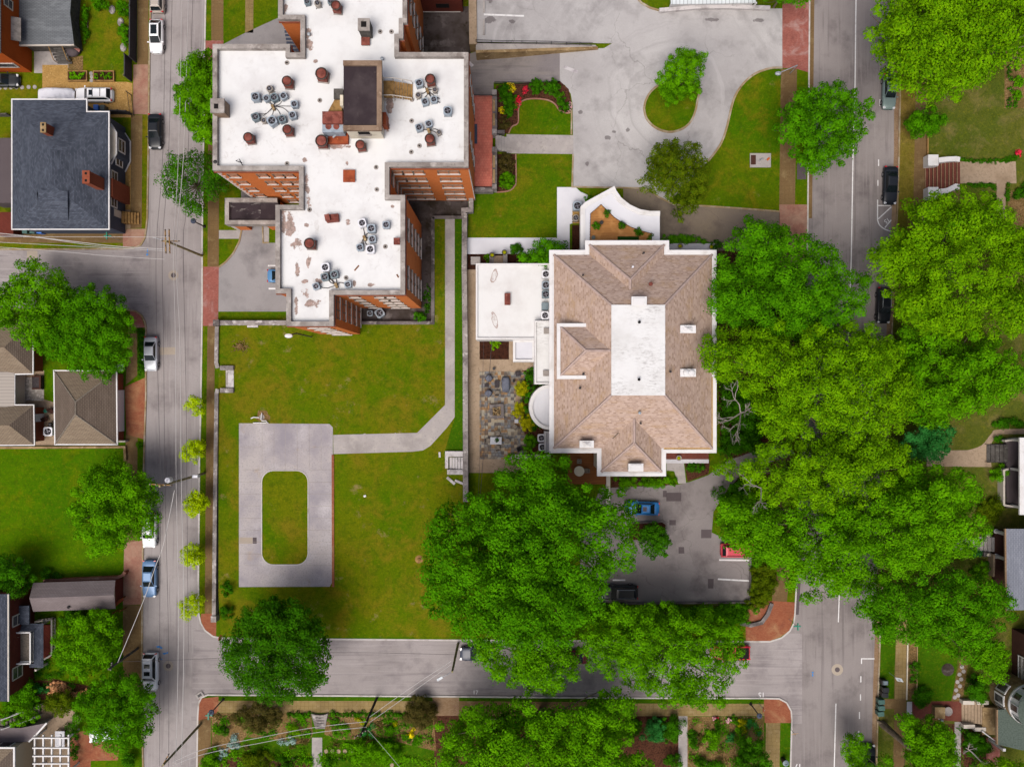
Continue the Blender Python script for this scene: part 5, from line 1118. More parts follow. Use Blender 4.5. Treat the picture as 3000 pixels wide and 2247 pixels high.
def wpane(parent, x, y, z, w, h, facing, frame='white', glass='win', name='window', d=.1):
    """A framed window on a wall: facing 'e', 'w' or 's'."""
    b = MB(); sx_, sy_ = (d, w) if facing in 'ew' else (w, d)
    o_ = {'e': (.05, 0), 'w': (-.05, 0), 's': (0, -.05)}[facing]
    b.m(0)
    for a in (-1, 1):
        off = a * (w / 2)
        b.box((x + o_[0] + (0 if facing in 'ew' else off), y + o_[1] + (off if facing in 'ew' else 0), z), (d if facing in 'ew' else .14, .14 if facing in 'ew' else d, h + .14))
        b.box((x + o_[0], y + o_[1], z + a * h / 2), (sx_ * 1.02, sy_ * 1.02, .14))
    b.box((x + o_[0], y + o_[1], z), (sx_ * .9, sy_ - .1, .07))
    b.m(1).box((x + o_[0] * .6, y + o_[1] * .6, z), (sx_ * .7, sy_ - .1, h) if facing in 'ew' else (sx_ - .1, sy_ * .7, h))
    return b.build(name, [MAT[frame], MAT[glass]], parent)
# --- orange brick house, top left
h = thing('brick_house', 'orange brick house with a low grey shingled rear wing', 'house', (*P(60, 110)[:2], 0))
xe, ys_ = P(95, 0, 0).x, P(0, 214, 0).y
MB().prism([(xe - 14, ys_), (xe, ys_), (xe, ys_ + 22), (xe - 14, ys_ + 22)], 0, 7).build('wall', MAT['brick_o'], h)
MB().box((xe - 7, ys_ + 11, 7.1), (14.6, 22.6, .2)).build('roof', MAT['sh_grey'], h)
lo = [(44, -80), (213, -80), (205, 40), (217, 132), (56, 133), (44, 45)]
MB().prism(PL(lo, 2.9), 2.72, 2.9, bot=True).build('roof', MAT['sh_grey'], h); walls(lo, 2.9, .3, MAT['wood_g'], h, 'rear_wall')
MB().ribbon(PL([(56, 133), (217, 132)], 2.9), -.1, .05, 2.7, 2.93).build('gutter', MAT['offwhite'], h)
q = P(17, 87, 4.2); MB().raw([(xe, q.y - 1.5, 4.6), (xe + .95, q.y - 1.5, 4.1), (xe + .95, q.y + 1.5, 4.1), (xe, q.y + 1.5, 4.6), (xe, q.y - 1.5, 4.5), (xe + .95, q.y - 1.5, 4.0), (xe + .95, q.y + 1.5, 4.0), (xe, q.y + 1.5, 4.5)], [(0, 1, 2, 3), (0, 1, 5, 4), (1, 2, 6, 5), (2, 3, 7, 6), (7, 6, 5, 4)]).build('awning', MAT['condo_t'], h)
q = P(30, 10, 5.2); wpane(h, xe, q.y, 5.2, 1.1, 1.7, 'e', 'cream')
q = P(20, 198, 2.5); wpane(h, q.x, ys_, 2.6, 2.6, 1.2, 's', 'kerb_w', 'win')
pst = thing('back_stair', 'grey wooden back steps below the shingled wing', 'stair', (*P(165, 158)[:2], 0))
b = MB()
for i in range(7): q = P(167 + i * 2.4, 140 + i * 6.4, 1); b.box((q.x, q.y, 1.5 - i * .2), (1.9, .3, .06))
b.build('tread', MAT['wood_g'], pst)
b = MB()
for s in (-1, 1): u, v = P(167 + s * 20, 136, 1.6), P(182 + s * 20, 180, .6); b.tube([(u.x, u.y, 2.2), (v.x, v.y, 1.0)], .06); b.tube([(u.x, u.y, 0), (u.x, u.y, 2.2)], .05); b.tube([(v.x, v.y, 0), (v.x, v.y, 1.0)], .05)
b.build('railing', MAT['wood_t'], pst)
o = tag(MB().lathe((*P(210, 153, .5)[:2], .15), [(.7, 0), (.95, .3), (.7, .7), (.2, .85), (0, .86)], 16, 1.1, .7).build('covered_barrow', MAT['patch'], smooth=True), 'mauve tarpaulin covered heap at the back steps', 'tarpaulin')
b = MB(); q = P(218, 143, .9); b.raw([(q.x - .6, q.y + .5, .9), (q.x + .6, q.y - .5, .9), (q.x + .8, q.y - .2, .95), (q.x - .3, q.y + .75, 1.0), (q.x, q.y, 1.15)], [(0, 1, 4), (1, 2, 4), (2, 3, 4), (3, 0, 4), (3, 2, 1, 0)]); tag(b.build('kayak_bow', MAT['brickpave']), 'pink boat hull end on the covered heap', 'boat')
o = thing('tub', 'small black bucket by the lawn edge', 'bucket', (*P(236, 157)[:2], .14)); MB().lathe((0, 0, 0), [(.18, 0), (.24, .4), (.2, .4), (.16, .1)], 14).build('bucket', MAT['bin_k'], o, True); MB().ribbon([(-.22, 0), (0, .1), (.22, 0)], -.01, .01, .4, .43).build('handle', MAT['iron'], o, True)
for px0, px1, lb in ((198, 256, 'left raised bed with leafy vegetables'), (273, 335, 'right raised bed with small seedlings')):
    o = thing('raised_bed', lb, 'raised bed', (*P((px0 + px1) / 2, 223)[:2], .13))
    a, b2 = P(px0, 208, .4), P(px1, 239, .4); fr = [(a.x, b2.y), (b2.x, b2.y), (b2.x, a.y), (a.x, a.y)]
    MB().ribbon(fr, 0, .14, .13, .5, True).build('frame', MAT['wood_t'], o); MB().sheet(fr, .4).build('soil', MAT['soil'], o)
    b = MB(); random.seed(px0)
    for i in range(60 if px0 < 200 else 35):
        x, y = random.uniform(a.x + .3, b2.x - .3), random.uniform(b2.y + .3, a.y - .3); r = random.uniform(.12, .28); t_ = random.random() * 3
        b.face([(x - r * math.cos(t_), y - r * math.sin(t_), .45), (x + .1, y - .1, .6), (x + r * math.cos(t_), y + r * math.sin(t_), .55), (x - .1, y + .12, .62)])
    b.build('plants', MAT['lf_mid'], o)
# --- slate blue house
h = thing('blue_house', 'navy house under a slate blue shingle roof with two brick chimneys', 'house', (*P(200, 480)[:2], 0))
e, tp = 5.3, 7.6
faces([MAT['sh_slate'], MAT['sh_slate_r']], [(1, [(36, 293, e), (36, 671, e), (150, 540, tp), (150, 440, tp)]), (0, [(36, 671, e), (318, 671, e), (150, 540, tp)]),
    (0, [(36, 293, e), (253, 293, e), (150, 440, tp)]), (0, [(253, 293, e), (253, 329, e), (318, 329, e), (200, 440, 6.7), (150, 440, tp)]), (1, [(318, 329, e), (318, 671, e), (150, 540, tp), (150, 440, tp), (200, 440, 6.7)]),
    (0, [(107, 648, 5.75), (200, 648, 5.75), (198, 590, 7.2), (112, 590, 7.2)]), (1, [(200, 648, 5.75), (200, 570, 6.3), (198, 590, 7.2)]), (1, [(107, 648, 5.75), (107, 560, 6.9), (112, 590, 7.2)]), (0, [(112, 590, 7.2), (198, 590, 7.2), (198, 560, 7.18), (112, 556, 7.5)])], h)
rp_ = [(36, 293), (253, 293), (253, 329), (318, 329), (318, 671), (36, 671)]
walls(rp_, e, .35, MAT['navy'], h); gutter(rp_, e + .02, h)
chs = [((119, 360, 135, 389), (150, 372), 6.7, 8.5), ((242, 501, 263, 538), (290, 520), 5.6, 9.0)]
for (p0, p1, p2, p3), _, z0, z1 in chs:
    a, b2 = P(p0, p1, z1), P(p2, p3, z1); c_ = ((a.x + b2.x) / 2, (a.y + b2.y) / 2)
    o = MB().box((*c_, (z0 + z1) / 2 - .4), (abs(b2.x - a.x) * .95, abs(b2.y - a.y) * .95, z1 - z0 + .7)).build('chimney', MAT['brick_r'], h)
    b = MB(); b.box((*c_, z1), (abs(b2.x - a.x) * 1.04, abs(b2.y - a.y) * 1.04, .14)); b.build('cap', MAT['stone_t'] if p0 < 200 else MAT['brick_r'], o)
    b = MB()
    for k in (-.28, .28): b.box((c_[0], c_[1] + k * abs(b2.y - a.y), z1 + .08), (.25, .28, .05))
    b.build('flue', MAT['dark'], o)
xw = P(318, 0, e).x - .35
for py, z, w in ((516, 3.2, 1.1), (590, 3.3, 1.5)): q = P(335, py, z); wpane(h, xw, q.y, z, w, 1.5, 'e')
bz = [P(0, y_, 3.3).y for y_ in (370, 395, 455, 486)]
bw_ = [(xw, bz[0]), (xw + .7, bz[1]), (xw + .7, bz[2]), (xw, bz[3])]
bb = MB().prism(bw_, .2, 4.1, top=False).build('bay', MAT['navy'], h)
MB().face([(*bw_[0], 4.5), (*bw_[1], 4.1), (*bw_[2], 4.1), (*bw_[3], 4.5)]).build('roof', MAT['cream'], bb); MB().ribbon(bw_, -.03, .14, 4.0, 4.16).ribbon(bw_, -.03, .1, .2, .4).build('frame', MAT['white'], bb)
wpane(h, xw + .7, (bz[1] + bz[2]) / 2, 2.7, 1.6, 1.7, 'e'); wpane(h, xw + .38, bz[3] + .55, 2.7, .9, 1.7, 'e')
q = P(340, 562, 2.5); MB().box((xw + .3, q.y, 2.4), (.6, 2.3, 4.8)).build('chimney_breast', MAT['brick_r'], h)
b = MB()
for i in range(6): q = P(332 + i * 6, 637, 1.2); b.box((xw + .25 + i * .3, q.y, .75 - i * .11), (.32, 1.5, 1.35 - i * .2))
b.build('side_stair', MAT['wood_t'], h)
MB().box((xw + .04, P(0, 628, 2).y, 2.3), (.08, .9, 1.9)).build('door', MAT['offwhite'], h)
MB().box((*P(6, 500, 3)[:2], 1.5), (3.2, W(190, 3), 3)).build('porch', MAT['patch'], h)
MB().box((*P(14, 655, 2.2)[:2], 1.1), (2.2, W(66, 2), 2.2)).build('porch', MAT['brick_d'], h)
for px, col, lb in ((76, 'bin_g', 'green wheeled bin, left of three behind the slate blue house'), (98, 'bin_g', 'green wheeled bin between the other green bin and the blue one'), (118, 'bin_b', 'blue wheeled bin behind the slate blue house')):
    q = P(px, 676, .9); o = thing('wheeled_bin', lb, 'bin', (q.x, q.y - .05, .13), PI, 'wheeled bins behind the slate blue house'); MB().box((0, 0, .5), (.55, .65, 1.0), 0, 1.12).build('body', MAT[col], o, True); MB().box((0, 0, 1.05), (.64, .76, .07)).build('lid', MAT[col], o, True)
def wheelie(label, px, py, col, rz, z=.13, g='wheeled bins', lid='bin_k', opened=False):
    q = P(px, py, z + 1.0); o = thing('wheeled_bin', label, 'bin', (q.x, q.y, z), rz, g)
    MB().box((0, 0, .52), (.56, .66, .98), 0, 1.12).build('body', MAT[col], o, True)
    if opened:
        MB().box((0, 0, 1.04), (.5, .58, .04)).build('contents', MAT['condo_b'], o, True); MB().box((0, .48, .7), (.62, .06, .7)).build('lid', MAT[lid], o, True)
    else: MB().box((0, -.02, 1.07), (.64, .78, .07), 0, .93).build('lid', MAT[lid], o, True)
    b = MB()
    for s in (-.24, .24): b.raw(*cyl_x(s, .3, .1, .1, .06))
    b.build('wheel', MAT['tyre'], o, True); MB().tube([(-.25, .38, .98), (.25, .38, .98)], .025, 5).build('handle', MAT[lid], o, True)
    return o
def cyl_x(x, y, z, r, w, n=12):
    vs = []; 
    for s in (-w / 2, w / 2):
        for i in range(n): a = 2 * PI * i / n; vs.append((x + s, y + r * math.cos(a), z + r * math.sin(a)))
    return vs, [(i, (i + 1) % n, n + (i + 1) % n, n + i) for i in range(n)] + [tuple(range(n)), tuple(range(2 * n - 1, n - 1, -1))]
wheelie('blue wheeled bin beside the white estate car', 281, 316, 'bin_b', 0, .15, 'bins by the gravel drive', 'bin_b'); wheelie('grey green wheeled bin right of the blue one by the gravel drive', 300, 317, 'bin_d', 0, .15, 'bins by the gravel drive', 'bin_d')
GB = 'row of wheeled bins on the east verge'
for px, py, k, lb, op in ((2594, 2000, 'bin_k', 'open black bin at the north end of the row on the verge', True), (2595, 2021, 'bin_k', 'black bin below the open one in the verge row', False), (2579 + 14, 2036, 'bin_k', 'black bin just above the three green ones', False), (2583, 2056, 'bin_g', 'green bin nearest the black ones in the verge row', False), (2583, 2074, 'bin_g', 'middle green bin of the verge row', False), (2581, 2091, 'bin_g', 'green bin at the south end of the verge row', False)):
    o = wheelie(lb, px, py, k, PI / 2 + random.uniform(-.1, .1), .14, GB, k, op)
# --- tan courtyard house and garage
h = thing('courtyard_house', 'low house with two tan hips and a metal roof between', 'house', (*P(30, 1150)[:2], 0))
e, tp = 3.0, 4.9
faces([MAT['sh_brown'], MAT['sh_brown_r_shade']], [(1, [(96, 935, e), (96, 1095, e), (12, 1018, tp)]), (0, [(96, 1095, e), (-200, 1095, e), (-120, 1018, tp), (12, 1018, tp)]), (0, [(96, 935, e), (-200, 935, e), (-120, 1018, tp), (12, 1018, tp)]),
    (1, [(98, 1187, e), (100, 1303, e), (26, 1246, tp)]), (0, [(100, 1303, e), (-200, 1305, e), (-200, 1246, tp), (26, 1246, tp)]), (0, [(98, 1187, e), (-200, 1190, e), (-200, 1246, tp), (26, 1246, tp)])], h)
faces([MAT['seam']], [(0, [(42, 1090, 3.05), (42, 1192, 3.05), (-200, 1192, 4.0), (-200, 1090, 4.0)])], h, 'metal_roof')
walls([(-200, 935), (96, 935), (96, 1095), (-200, 1095)], e, .35, MAT['brick_r'], h); walls([(-200, 1187), (98, 1187), (100, 1303), (-200, 1305)], e, .35, MAT['brick_r'], h); walls([(-200, 1080), (42, 1080), (42, 1200), (-200, 1200)], e, .3, MAT['cream'], h)
for pts in ([(96, 935), (96, 1095), (42, 1096)], [(42, 1096), (42, 1187), (98, 1187), (100, 1303), (-200, 1305)]): MB().ribbon(PL(pts, e), -.06, .1, e - .14, e + .02).build('gutter', MAT['white'], h)
q = P(113, 1224, 1.4); MB().box((P(98, 0, e).x - .3, q.y, 1.05), (.08, 1.0, 2.1)).build('door', MAT['plastic_w'], h)
g = thing('garage', 'hipped garage with a white roller door on the street', 'garage', (*P(255, 1190)[:2], 0))
e, tp = 2.9, 5.2
faces([MAT['sh_brown'], MAT['sh_brown_r_shade']], [(1, [(340, 1087, e), (342, 1301, e), (221, 1214, tp), (221, 1177, tp)]), (1, [(159, 1087, e), (162, 1301, e), (221, 1214, tp), (221, 1177, tp)]), (0, [(162, 1301, e), (342, 1301, e), (221, 1214, tp)]), (0, [(159, 1087, e), (340, 1087, e), (221, 1177, tp)])], g)
rb = MB()
for u, v in (((340, 1087, e), (221, 1177, tp)), ((342, 1301, e), (221, 1214, tp)), ((159, 1087, e), (221, 1177, tp)), ((162, 1301, e), (221, 1214, tp)), ((221, 1177, tp), (221, 1214, tp))): rb.tube([P(*u), P(*v)], .09, 5)
rb.build('roof_ridge', MAT['wicker'], g)
rp_ = [(159, 1087), (340, 1087), (342, 1301), (162, 1301)]; walls(rp_, e, .4, MAT['brick_r'], g); gutter(rp_, e + .02, g)
xg = P(341, 0, e).x - .4; dy0, dy1 = P(0, 1143, 1.2).y, P(0, 1264, 1.2).y
MB().box((xg + .03, (dy0 + dy1) / 2, 1.15), (.12, dy0 - dy1, 2.25)).build('roller_door', MAT['plastic_w'], g)
for px, py, w, d, nm, lb in ((354, 1078, 1.1, .95, 'awning', 0),): q = P(px, py, 2); MB().box((q.x, q.y, 2.3), (w, d, .12)).build('side_awning', MAT['galv'], g)
q = P(356, 1281, 1.0); MB().box((q.x, q.y - .55, .5), (1.0, .2, 1.0)).build('side_wall', MAT['offwhite'], g)
zr = .146
q = P(100, 1140, zr); o = tag(MB().box((q.x, q.y, zr + .006), (W(56), W(68), .012)).build('rug', simple('patterned_rug', 'A09890', .95, .1, var=[(3, 'C4BCB4', .5, .56)])), 'patterned grey rug in the courtyard', 'rug')
q = P(110, 1121, .5); o = thing('patio_sofa', 'dark brown sofa on the courtyard rug', 'sofa', (q.x, q.y, .16)); MB().box((0, 0, .22), (1.35, 1.8, .42)).build('seat', MAT['wicker_d'], o, True); MB().box((.55, 0, .55), (.22, 1.8, .4)).build('backrest', MAT['brick_b'], o, True)
for s in (-1, 1): MB().box((0, s * .8, .48), (1.2, .2, .25)).build('armrest', MAT['brick_b'], o, True)
for px, py, lb in ((54, 1113, 'upper'), (54, 1176, 'lower')): q = P(px, py, .6); chair(lb + ' dark chair under the metal roof edge', q.x, q.y, .15, PI / 2, MAT['cover'], 'chairs under the metal roof')
q = P(133, 1204, .6); table('side_table', 'small round turquoise table in the courtyard', q.x, q.y, .15, .5, 0, MAT['green_sign'], True, h=.5)
for px, py, rz, lb in ((151, 1205, .7, 'tilted brown chair beside the garage roof'), (135, 1227, 2.0, 'round brown chair below the turquoise table')): q = P(px, py, .5); chair(lb, q.x, q.y, .15, rz, MAT['brick_b'])
o = thing('grill', 'black kettle grill beside the courtyard condenser', 'grill', (*P(152, 1243, .5)[:2], .15)); MB().lathe((0, 0, .5), [(.05, 0), (.28, .12), (.3, .25), (.2, .42), (0, .48)], 14).build('kettle', MAT['iron'], o, True)
for i in range(3): a = i * 2.1; MB().tube([(.2 * math.cos(a), .2 * math.sin(a), .55), (.3 * math.cos(a), .3 * math.sin(a), 0)], .02, 5).build('leg', MAT['iron'], o, True)
# --- long shed
h = thing('shed', 'long mauve grey shed at the foot of the green lot', 'shed', (*P(215, 1745)[:2], 0))
faces([MAT['sh_mauve']], [(0, [(97, 1707, 2.9), (338, 1699, 2.9), (334, 1743, 4.3), (86, 1752, 4.3)]), (0, [(97, 1791, 2.9), (339, 1783, 2.9), (334, 1743, 4.3), (86, 1752, 4.3)])], h)
walls([(99, 1708), (336, 1700), (337, 1782), (99, 1790)], 2.9, .25, MAT['brick_d'], h); q = P(338, 1741, 2.5); MB().face([P(336, 1702, 2.85), P(337, 1781, 2.85), P(332, 1743, 4.2)]).build('gable', MAT['cream'], h)
q = P(202, 1778, 3.4); MB().lathe((q.x, q.y, 3.0), [(.12, 0), (.12, .5), (.2, .55), (0, .7)], 8).build('vent_pipe', MAT['iron'], h)
o = thing('garden_wall', 'red brick wall along the shed and the green lot', 'wall', (*P(240, 1697)[:2], 0)); MB().ribbon(PL([(128, 1702), (345, 1692), (362, 1683), (366, 1675)], 1.0), -.16, .16, 0, 1.0).build('wall', MAT['brickpave_o'], o); MB().ribbon(PL([(128, 1702), (345, 1692), (362, 1683), (366, 1675)], 1.0), -.2, .2, 1.0, 1.08).build('coping', MAT['brickpave_p'], o)
o = thing('shed_porch', 'brown timber lean-to at the street end of the shed', 'lean-to', (*P(350, 1765)[:2], 0))
for px, py in ((338, 1770), (358, 1752), (340, 1790), (360, 1785)): q = P(px, py, 1); MB().box((q.x, q.y, 1.0), (.14, .14, 2.0)).build('post', MAT['wood_d'], o)
MB().face([P(335, 1768, 2.0), P(360, 1750, 2.0), P(362, 1757, 1.95), P(338, 1777, 1.95)]).build('roof', MAT['rust_o'], o)
# --- dark slate house with the balcony
h = thing('balcony_house', 'red brick house with slate roof and white railed balcony', 'house', (*P(20, 1920)[:2], 0))
xe = P(24, 0, 6.2).x - .3; y0_, y1_ = P(0, 2052, 6.2).y, P(0, 1760, 6.2).y
MB().prism([(xe - 12, y0_ + .3), (xe, y0_ + .3), (xe, y1_ + 1), (xe - 12, y1_ + 1)], 0, 6.1).build('wall', MAT['brick_d'], h)
faces([MAT['sh_slate_r']], [(0, [(25, 2054, 6.2), (25, 1740, 6.2), (-200, 1740, 9), (-200, 2054, 9)])], h); MB().ribbon(PL([(25, 2054), (25, 1740)], 6.2), -.05, .14, 6.05, 6.24).build('gutter', MAT['offwhite'], h)
zp = 3.1
faces([MAT['sh_slate_r'], MAT['sh_slate']], [(0, [(127, 1826, zp - .2), (127, 1955, zp - .2), (98, 1944, zp + .25), (98, 1850, zp + .25)]), (1, [(40, 1826, zp - .2), (127, 1826, zp - .2), (98, 1850, zp + .25), (40, 1850, zp + .25)]), (1, [(86, 1955, zp - .2), (127, 1955, zp - .2), (98, 1944, zp + .25), (86, 1944, zp + .25)])], h, 'porch_roof')
a, b2 = P(27, 1856, zp), P(86, 1942, zp); MB().box(((a.x + b2.x) / 2 - .4, (a.y + b2.y) / 2, zp - .02), (abs(b2.x - a.x) + .9, abs(b2.y - a.y), .2)).build('balcony_floor', MAT['wicker'], h)
b = MB(); rp = [P(30, 1854, zp + 1), P(88, 1853, zp + 1), P(88, 1944, zp + 1), P(30, 1945, zp + 1)]
for i in range(3):
    u, v = rp[i], rp[i + 1]
    for z_ in (zp + .15, zp + 1.0): b.ribbon([(u.x, u.y), (v.x, v.y)], -.08, .08, z_ - .08, z_)
    n_ = int((v - u).length / .16)
    for k in range(n_ + 1): w_ = u.lerp(v, k / n_); b.box((w_.x, w_.y, zp + .55), (.05, .05, .8))
b.build('balcony_railing', MAT['white'], h)
b = MB(); rp = [P(100, 1822, 1.2), P(150, 1815, 1.2), P(150, 1918, 1.2), P(128, 1932, 1.2)]
for i in range(3):
    u, v = rp[i], rp[i + 1]
    for z_ in (.45, 1.15): b.ribbon([(u.x, u.y), (v.x, v.y)], -.1, .1, z_ - .1, z_)
    n_ = int((v - u).length / .4)
    for k in range(n_ + 1): w_ = u.lerp(v, k / n_); b.box((w_.x, w_.y, .75), (.14, .14, .6))
b.build('porch_railing', MAT['offwhite'], h)
a, b2 = P(90, 1830, .4), P(150, 1928, .4); MB().box(((a.x + b2.x) / 2, (a.y + b2.y) / 2, .2), (abs(b2.x - a.x), abs(b2.y - a.y), .4)).build('porch_floor', MAT['brick_d'], h)
for px, py in ((127, 1828), (127, 1952)): q = P(px, py, 1.5); MB().box((q.x - .2, q.y, 1.45), (.25, .25, 2.9)).build('column', MAT['offwhite'], h)
for py, z_, w in ((1968, 3.9, 1.5), (1815, 3.9, 1.3)): q = P(55, py, z_); wpane(h, xe, q.y, z_, w, 2.0, 'e', 'offwhite')
MB().box((xe + .5, P(0, 1795, 2.5).y, 3.4), (1.6, 2.4, .25)).build('side_roof', MAT['sh_slate'], h)
for px, py, rz, lb in ((44, 1871, 1.2, 'upper cream plastic chair on the white railed balcony'), (45, 1891, 1.5, 'lower cream plastic chair on the white railed balcony')): q = P(px, py, zp + .7); chair(lb, q.x, q.y, zp + .08, rz, MAT['plastic_c'], 'cream chairs on the balcony')
# --- beige house with the pergola
h = thing('beige_house', 'beige sided house with a brown roof corner by the pergola', 'house', (*P(30, 2220)[:2], 0))
faces([MAT['sh_brown_r_shade'], MAT['sh_brown']], [(0, [(40, 2192, 4.8), (40, 2500, 4.8), (-60, 2500, 6), (-60, 2290, 6)]), (1, [(40, 2192, 4.8), (-200, 2192, 4.8), (-200, 2290, 6), (-60, 2290, 6)])], h)
xe = P(40, 0, 4.8).x - .3; yn_ = P(0, 2192, 4.8).y - .3
MB().prism([(xe - 10, yn_ - 16), (xe, yn_ - 16), (xe, yn_), (xe - 10, yn_)], 0, 4.7).build('wall', MAT['beige'], h); MB().ribbon(PL([(-100, 2190), (41, 2190), (41, 2500)], 4.8), -.1, .1, 4.6, 4.82).build('fascia', MAT['white'], h)
lo = [(-100, 2128), (60, 2132), (137, 2117), (98, 2160), (84, 2172), (-100, 2178)]
MB().prism(PL(lo, 2.6), 2.4, 2.6, bot=True).build('lower_roof', MAT['sh_mauve'], h); MB().ribbon(PL([(137, 2117), (98, 2160), (84, 2172)], 2.6), -.1, .1, 2.35, 2.64).build('fascia', MAT['white'], h); walls(lo, 2.6, .3, MAT['grey_siding'], h, 'lower_wall')
q = P(20, 2176, 3); wpane(h, q.x, yn_ + .1, 3.2, 1.6, 1.2, 's', 'white')
pg = thing('pergola', 'white open pergola grid beside the beige house', 'pergola', (*P(152, 2210)[:2], 0))
pzz = 2.7; b = MB()
for px in (101, 126, 151, 176, 200): b.ribbon(PL([(px, 2152), (px, 2480)], pzz), -.09, .09, pzz - .22, pzz)
b.build('beam', MAT['white'], pg); b = MB()
for py in (2160, 2189, 2213, 2235, 2258, 2282): b.ribbon(PL([(97, py), (205, py)], pzz), -.08, .08, pzz + .01, pzz + .18)
b.build('rafter', MAT['white'], pg)
for px, py in ((101, 2160), (200, 2160), (101, 2260), (200, 2260)): q = P(px, py, pzz); MB().box((q.x, q.y, 1.25), (.2, .2, 2.5)).build('post', MAT['white'], pg)
q = P(176, 2166, .8); table('long_table', 'long white table half under the pergola', q.x, q.y, .15, 1.25, 2.3, MAT['plastic_w'])
b = MB(); stp = thing('garden_stair', 'white railed garden stair near the beige house', 'stair', (*P(80, 2105)[:2], 0))
for i in range(10): q = P(20 + i * 9, 2112 - i * 3.2, 1.2); b.box((q.x, q.y, 2.2 - i * .2), (.42, 1.6, .06))
b.build('tread', MAT['wicker'], stp); b = MB()
for s, o2 in ((-1, -14), (1, 14)): u, v = P(10, 2118 + o2, 2.6), P(112, 2084 + o2 * 1.1, 1.2); b.tube([(u.x, u.y, 3.1), (v.x, v.y, 1.1)], .06, 5); b.tube([(v.x, v.y, 0), (v.x, v.y, 1.1)], .06, 5); b.tube([(u.x, u.y, 0), (u.x, u.y, 3.1)], .06, 5); b.tube([(u.x, u.y, 2.4), (v.x, v.y, .4)], .05, 5)
b.build('railing', MAT['white'], stp)
# --- east side houses
h = thing('white_porch_house', 'house edge with a white trimmed dark porch', 'house', (*P(2990, 1400)[:2], 0))
MB().box((*P(3075, 1395, 4.6)[:2], 4.5), (W(176, 4.6), W(226, 4.6), .25)).build('roof', MAT['white'], h)
MB().box((*P(2968, 1389, .7)[:2], .4), (W(40), W(196), .7)).build('porch_floor', MAT['patch'], h); MB().ribbon(PL([(3000, 1488), (2942, 1480), (2942, 1378), (2955, 1374)], 1.4), -.12, .12, 0, 1.4).build('porch_wall', MAT['offwhite'], h); MB().ribbon(PL([(2945, 1292), (2990, 1286)], 1.4), -.12, .12, 0, 1.4).build('porch_wall', MAT['offwhite'], h)
MB().box((*P(3060, 1395, 0)[:2], 2.2), (4.6, 9, 4.4)).build('wall', MAT['grey_siding'], h)
for py in (1290, 1376, 1484): q = P(2958, py, 2); MB().box((q.x + 1.0, q.y, 2.2), (.3, .3, 4.4)).build('column', MAT['white'], h)
b = MB()
for i in range(5): q = P(2900 + i * 11, 1328, .5); b.box((q.x, q.y, .1 + i * .07), (.5, 2.4, .2 + i * .14))
b.build('stair', MAT['wood_g'], h); b = MB()
for py in (1302, 1354): u, v = P(2895, py, .9), P(2952, py, 1.4); b.tube([(u.x, u.y, 1.0), (v.x, v.y, 1.5)], .04, 5); b.tube([(u.x, u.y, 0), (u.x, u.y, 1.0)], .04, 5)
b.build('railing', MAT['iron'], h)
h = thing('grey_roof_house', 'house with a pale grey shingled roof and white porch columns', 'house', (*P(2990, 1665)[:2], 0))
er = 5.2; faces([MAT['sh_pale']], [(0, [(2946, 1549, er), (2948, 1787, er), (3200, 1787, 7.5), (3200, 1549, 7.5)])], h); MB().ribbon(PL([(2946, 1549), (2948, 1787)], er), -.1, .08, er - .2, er + .02).build('gutter', MAT['bricktan'], h)
MB().box((*P(3060, 1660, 0)[:2], 2.5), (7, 9.5, 5.0)).build('wall', MAT['brick_b'], h)
MB().box((*P(2935, 1648, .7)[:2], .4), (W(44), W(190), .75)).build('porch_floor', MAT['brick_b'], h); MB().ribbon(PL([(2916, 1625), (2914, 1690)], 1.5), -.12, .12, 0, 1.3).build('porch_wall', MAT['conc_t'], h)
for py in (1556, 1628): q = P(2918, py, .8); MB().lathe((q.x, q.y, .75), [(.32, 0), (.32, .15), (.24, .2), (.2, 4.2), (.3, 4.3)], 14).build('column', MAT['white'], h)
b = MB()
for i in range(5): q = P(2868 + i * 10, 1594, .5); b.box((q.x, q.y, .1 + i * .07), (.45, 1.9, .2 + i * .14))
b.build('stair', MAT['conc_g'], h)
for py, lb in ((1568, 'upper'), (1624, 'lower')):
    q = P(2893, py, .8); o = thing('stair_pier', lb + ' stair pier with a round pot at the grey roofed house', 'pier', (q.x, q.y, 0), 0, 'piers at the porch stair'); MB().box((0, 0, .4), (.95, .6, .8)).build('pier', MAT['stone_d'], o, True); MB().lathe((0, 0, .8), [(.14, 0), (.22, .25), (.16, .25), (.14, .1)], 12).build('pot', MAT['cream'], o, True)
h = thing('stone_house', 'stone and brick house with a round white windowed turret', 'house', (*P(2960, 2060)[:2], 0))
tx, ty = (2950 - CX) / S, (CY - 2024) / S
MB().lathe((tx, ty, 0), [(2.5, 0), (2.5, 4.4)], 32).build('tower', MAT['stone_t'], h); MB().lathe((tx, ty, 4.4), [(2.6, 0), (2.6, .25), (2.45, .25), (2.45, 2.1), (2.65, 2.15), (2.65, 2.3)], 32).build('turret', MAT['white'], h); MB().lathe((tx, ty, 6.72), [(2.75, 0), (0, 2.2)], 32).build('turret_roof', MAT['sh_green'], h)
for a in (110, 145, 180, 215, 250):
    c_, s_ = math.cos(R(a)), math.sin(R(a))
    for z_, r_, w_, hh, nm in ((5.6, 2.47, .85, 1.2, 'turret_window'),) + (((2.5, 2.51, 1.0, 1.6, 'window'),) if a in (145, 180, 215) else ()):
        b = MB(); b.m(0).box((tx + c_ * r_, ty + s_ * r_, z_), (.16, w_ + .35 if nm == 'window' else w_ + .1, hh + .4), R(a)); b.m(1).box((tx + c_ * (r_ + .05), ty + s_ * (r_ + .05), z_), (.12, w_ - .1, hh), R(a)); b.build(nm, [MAT['white'], MAT['win']], h)
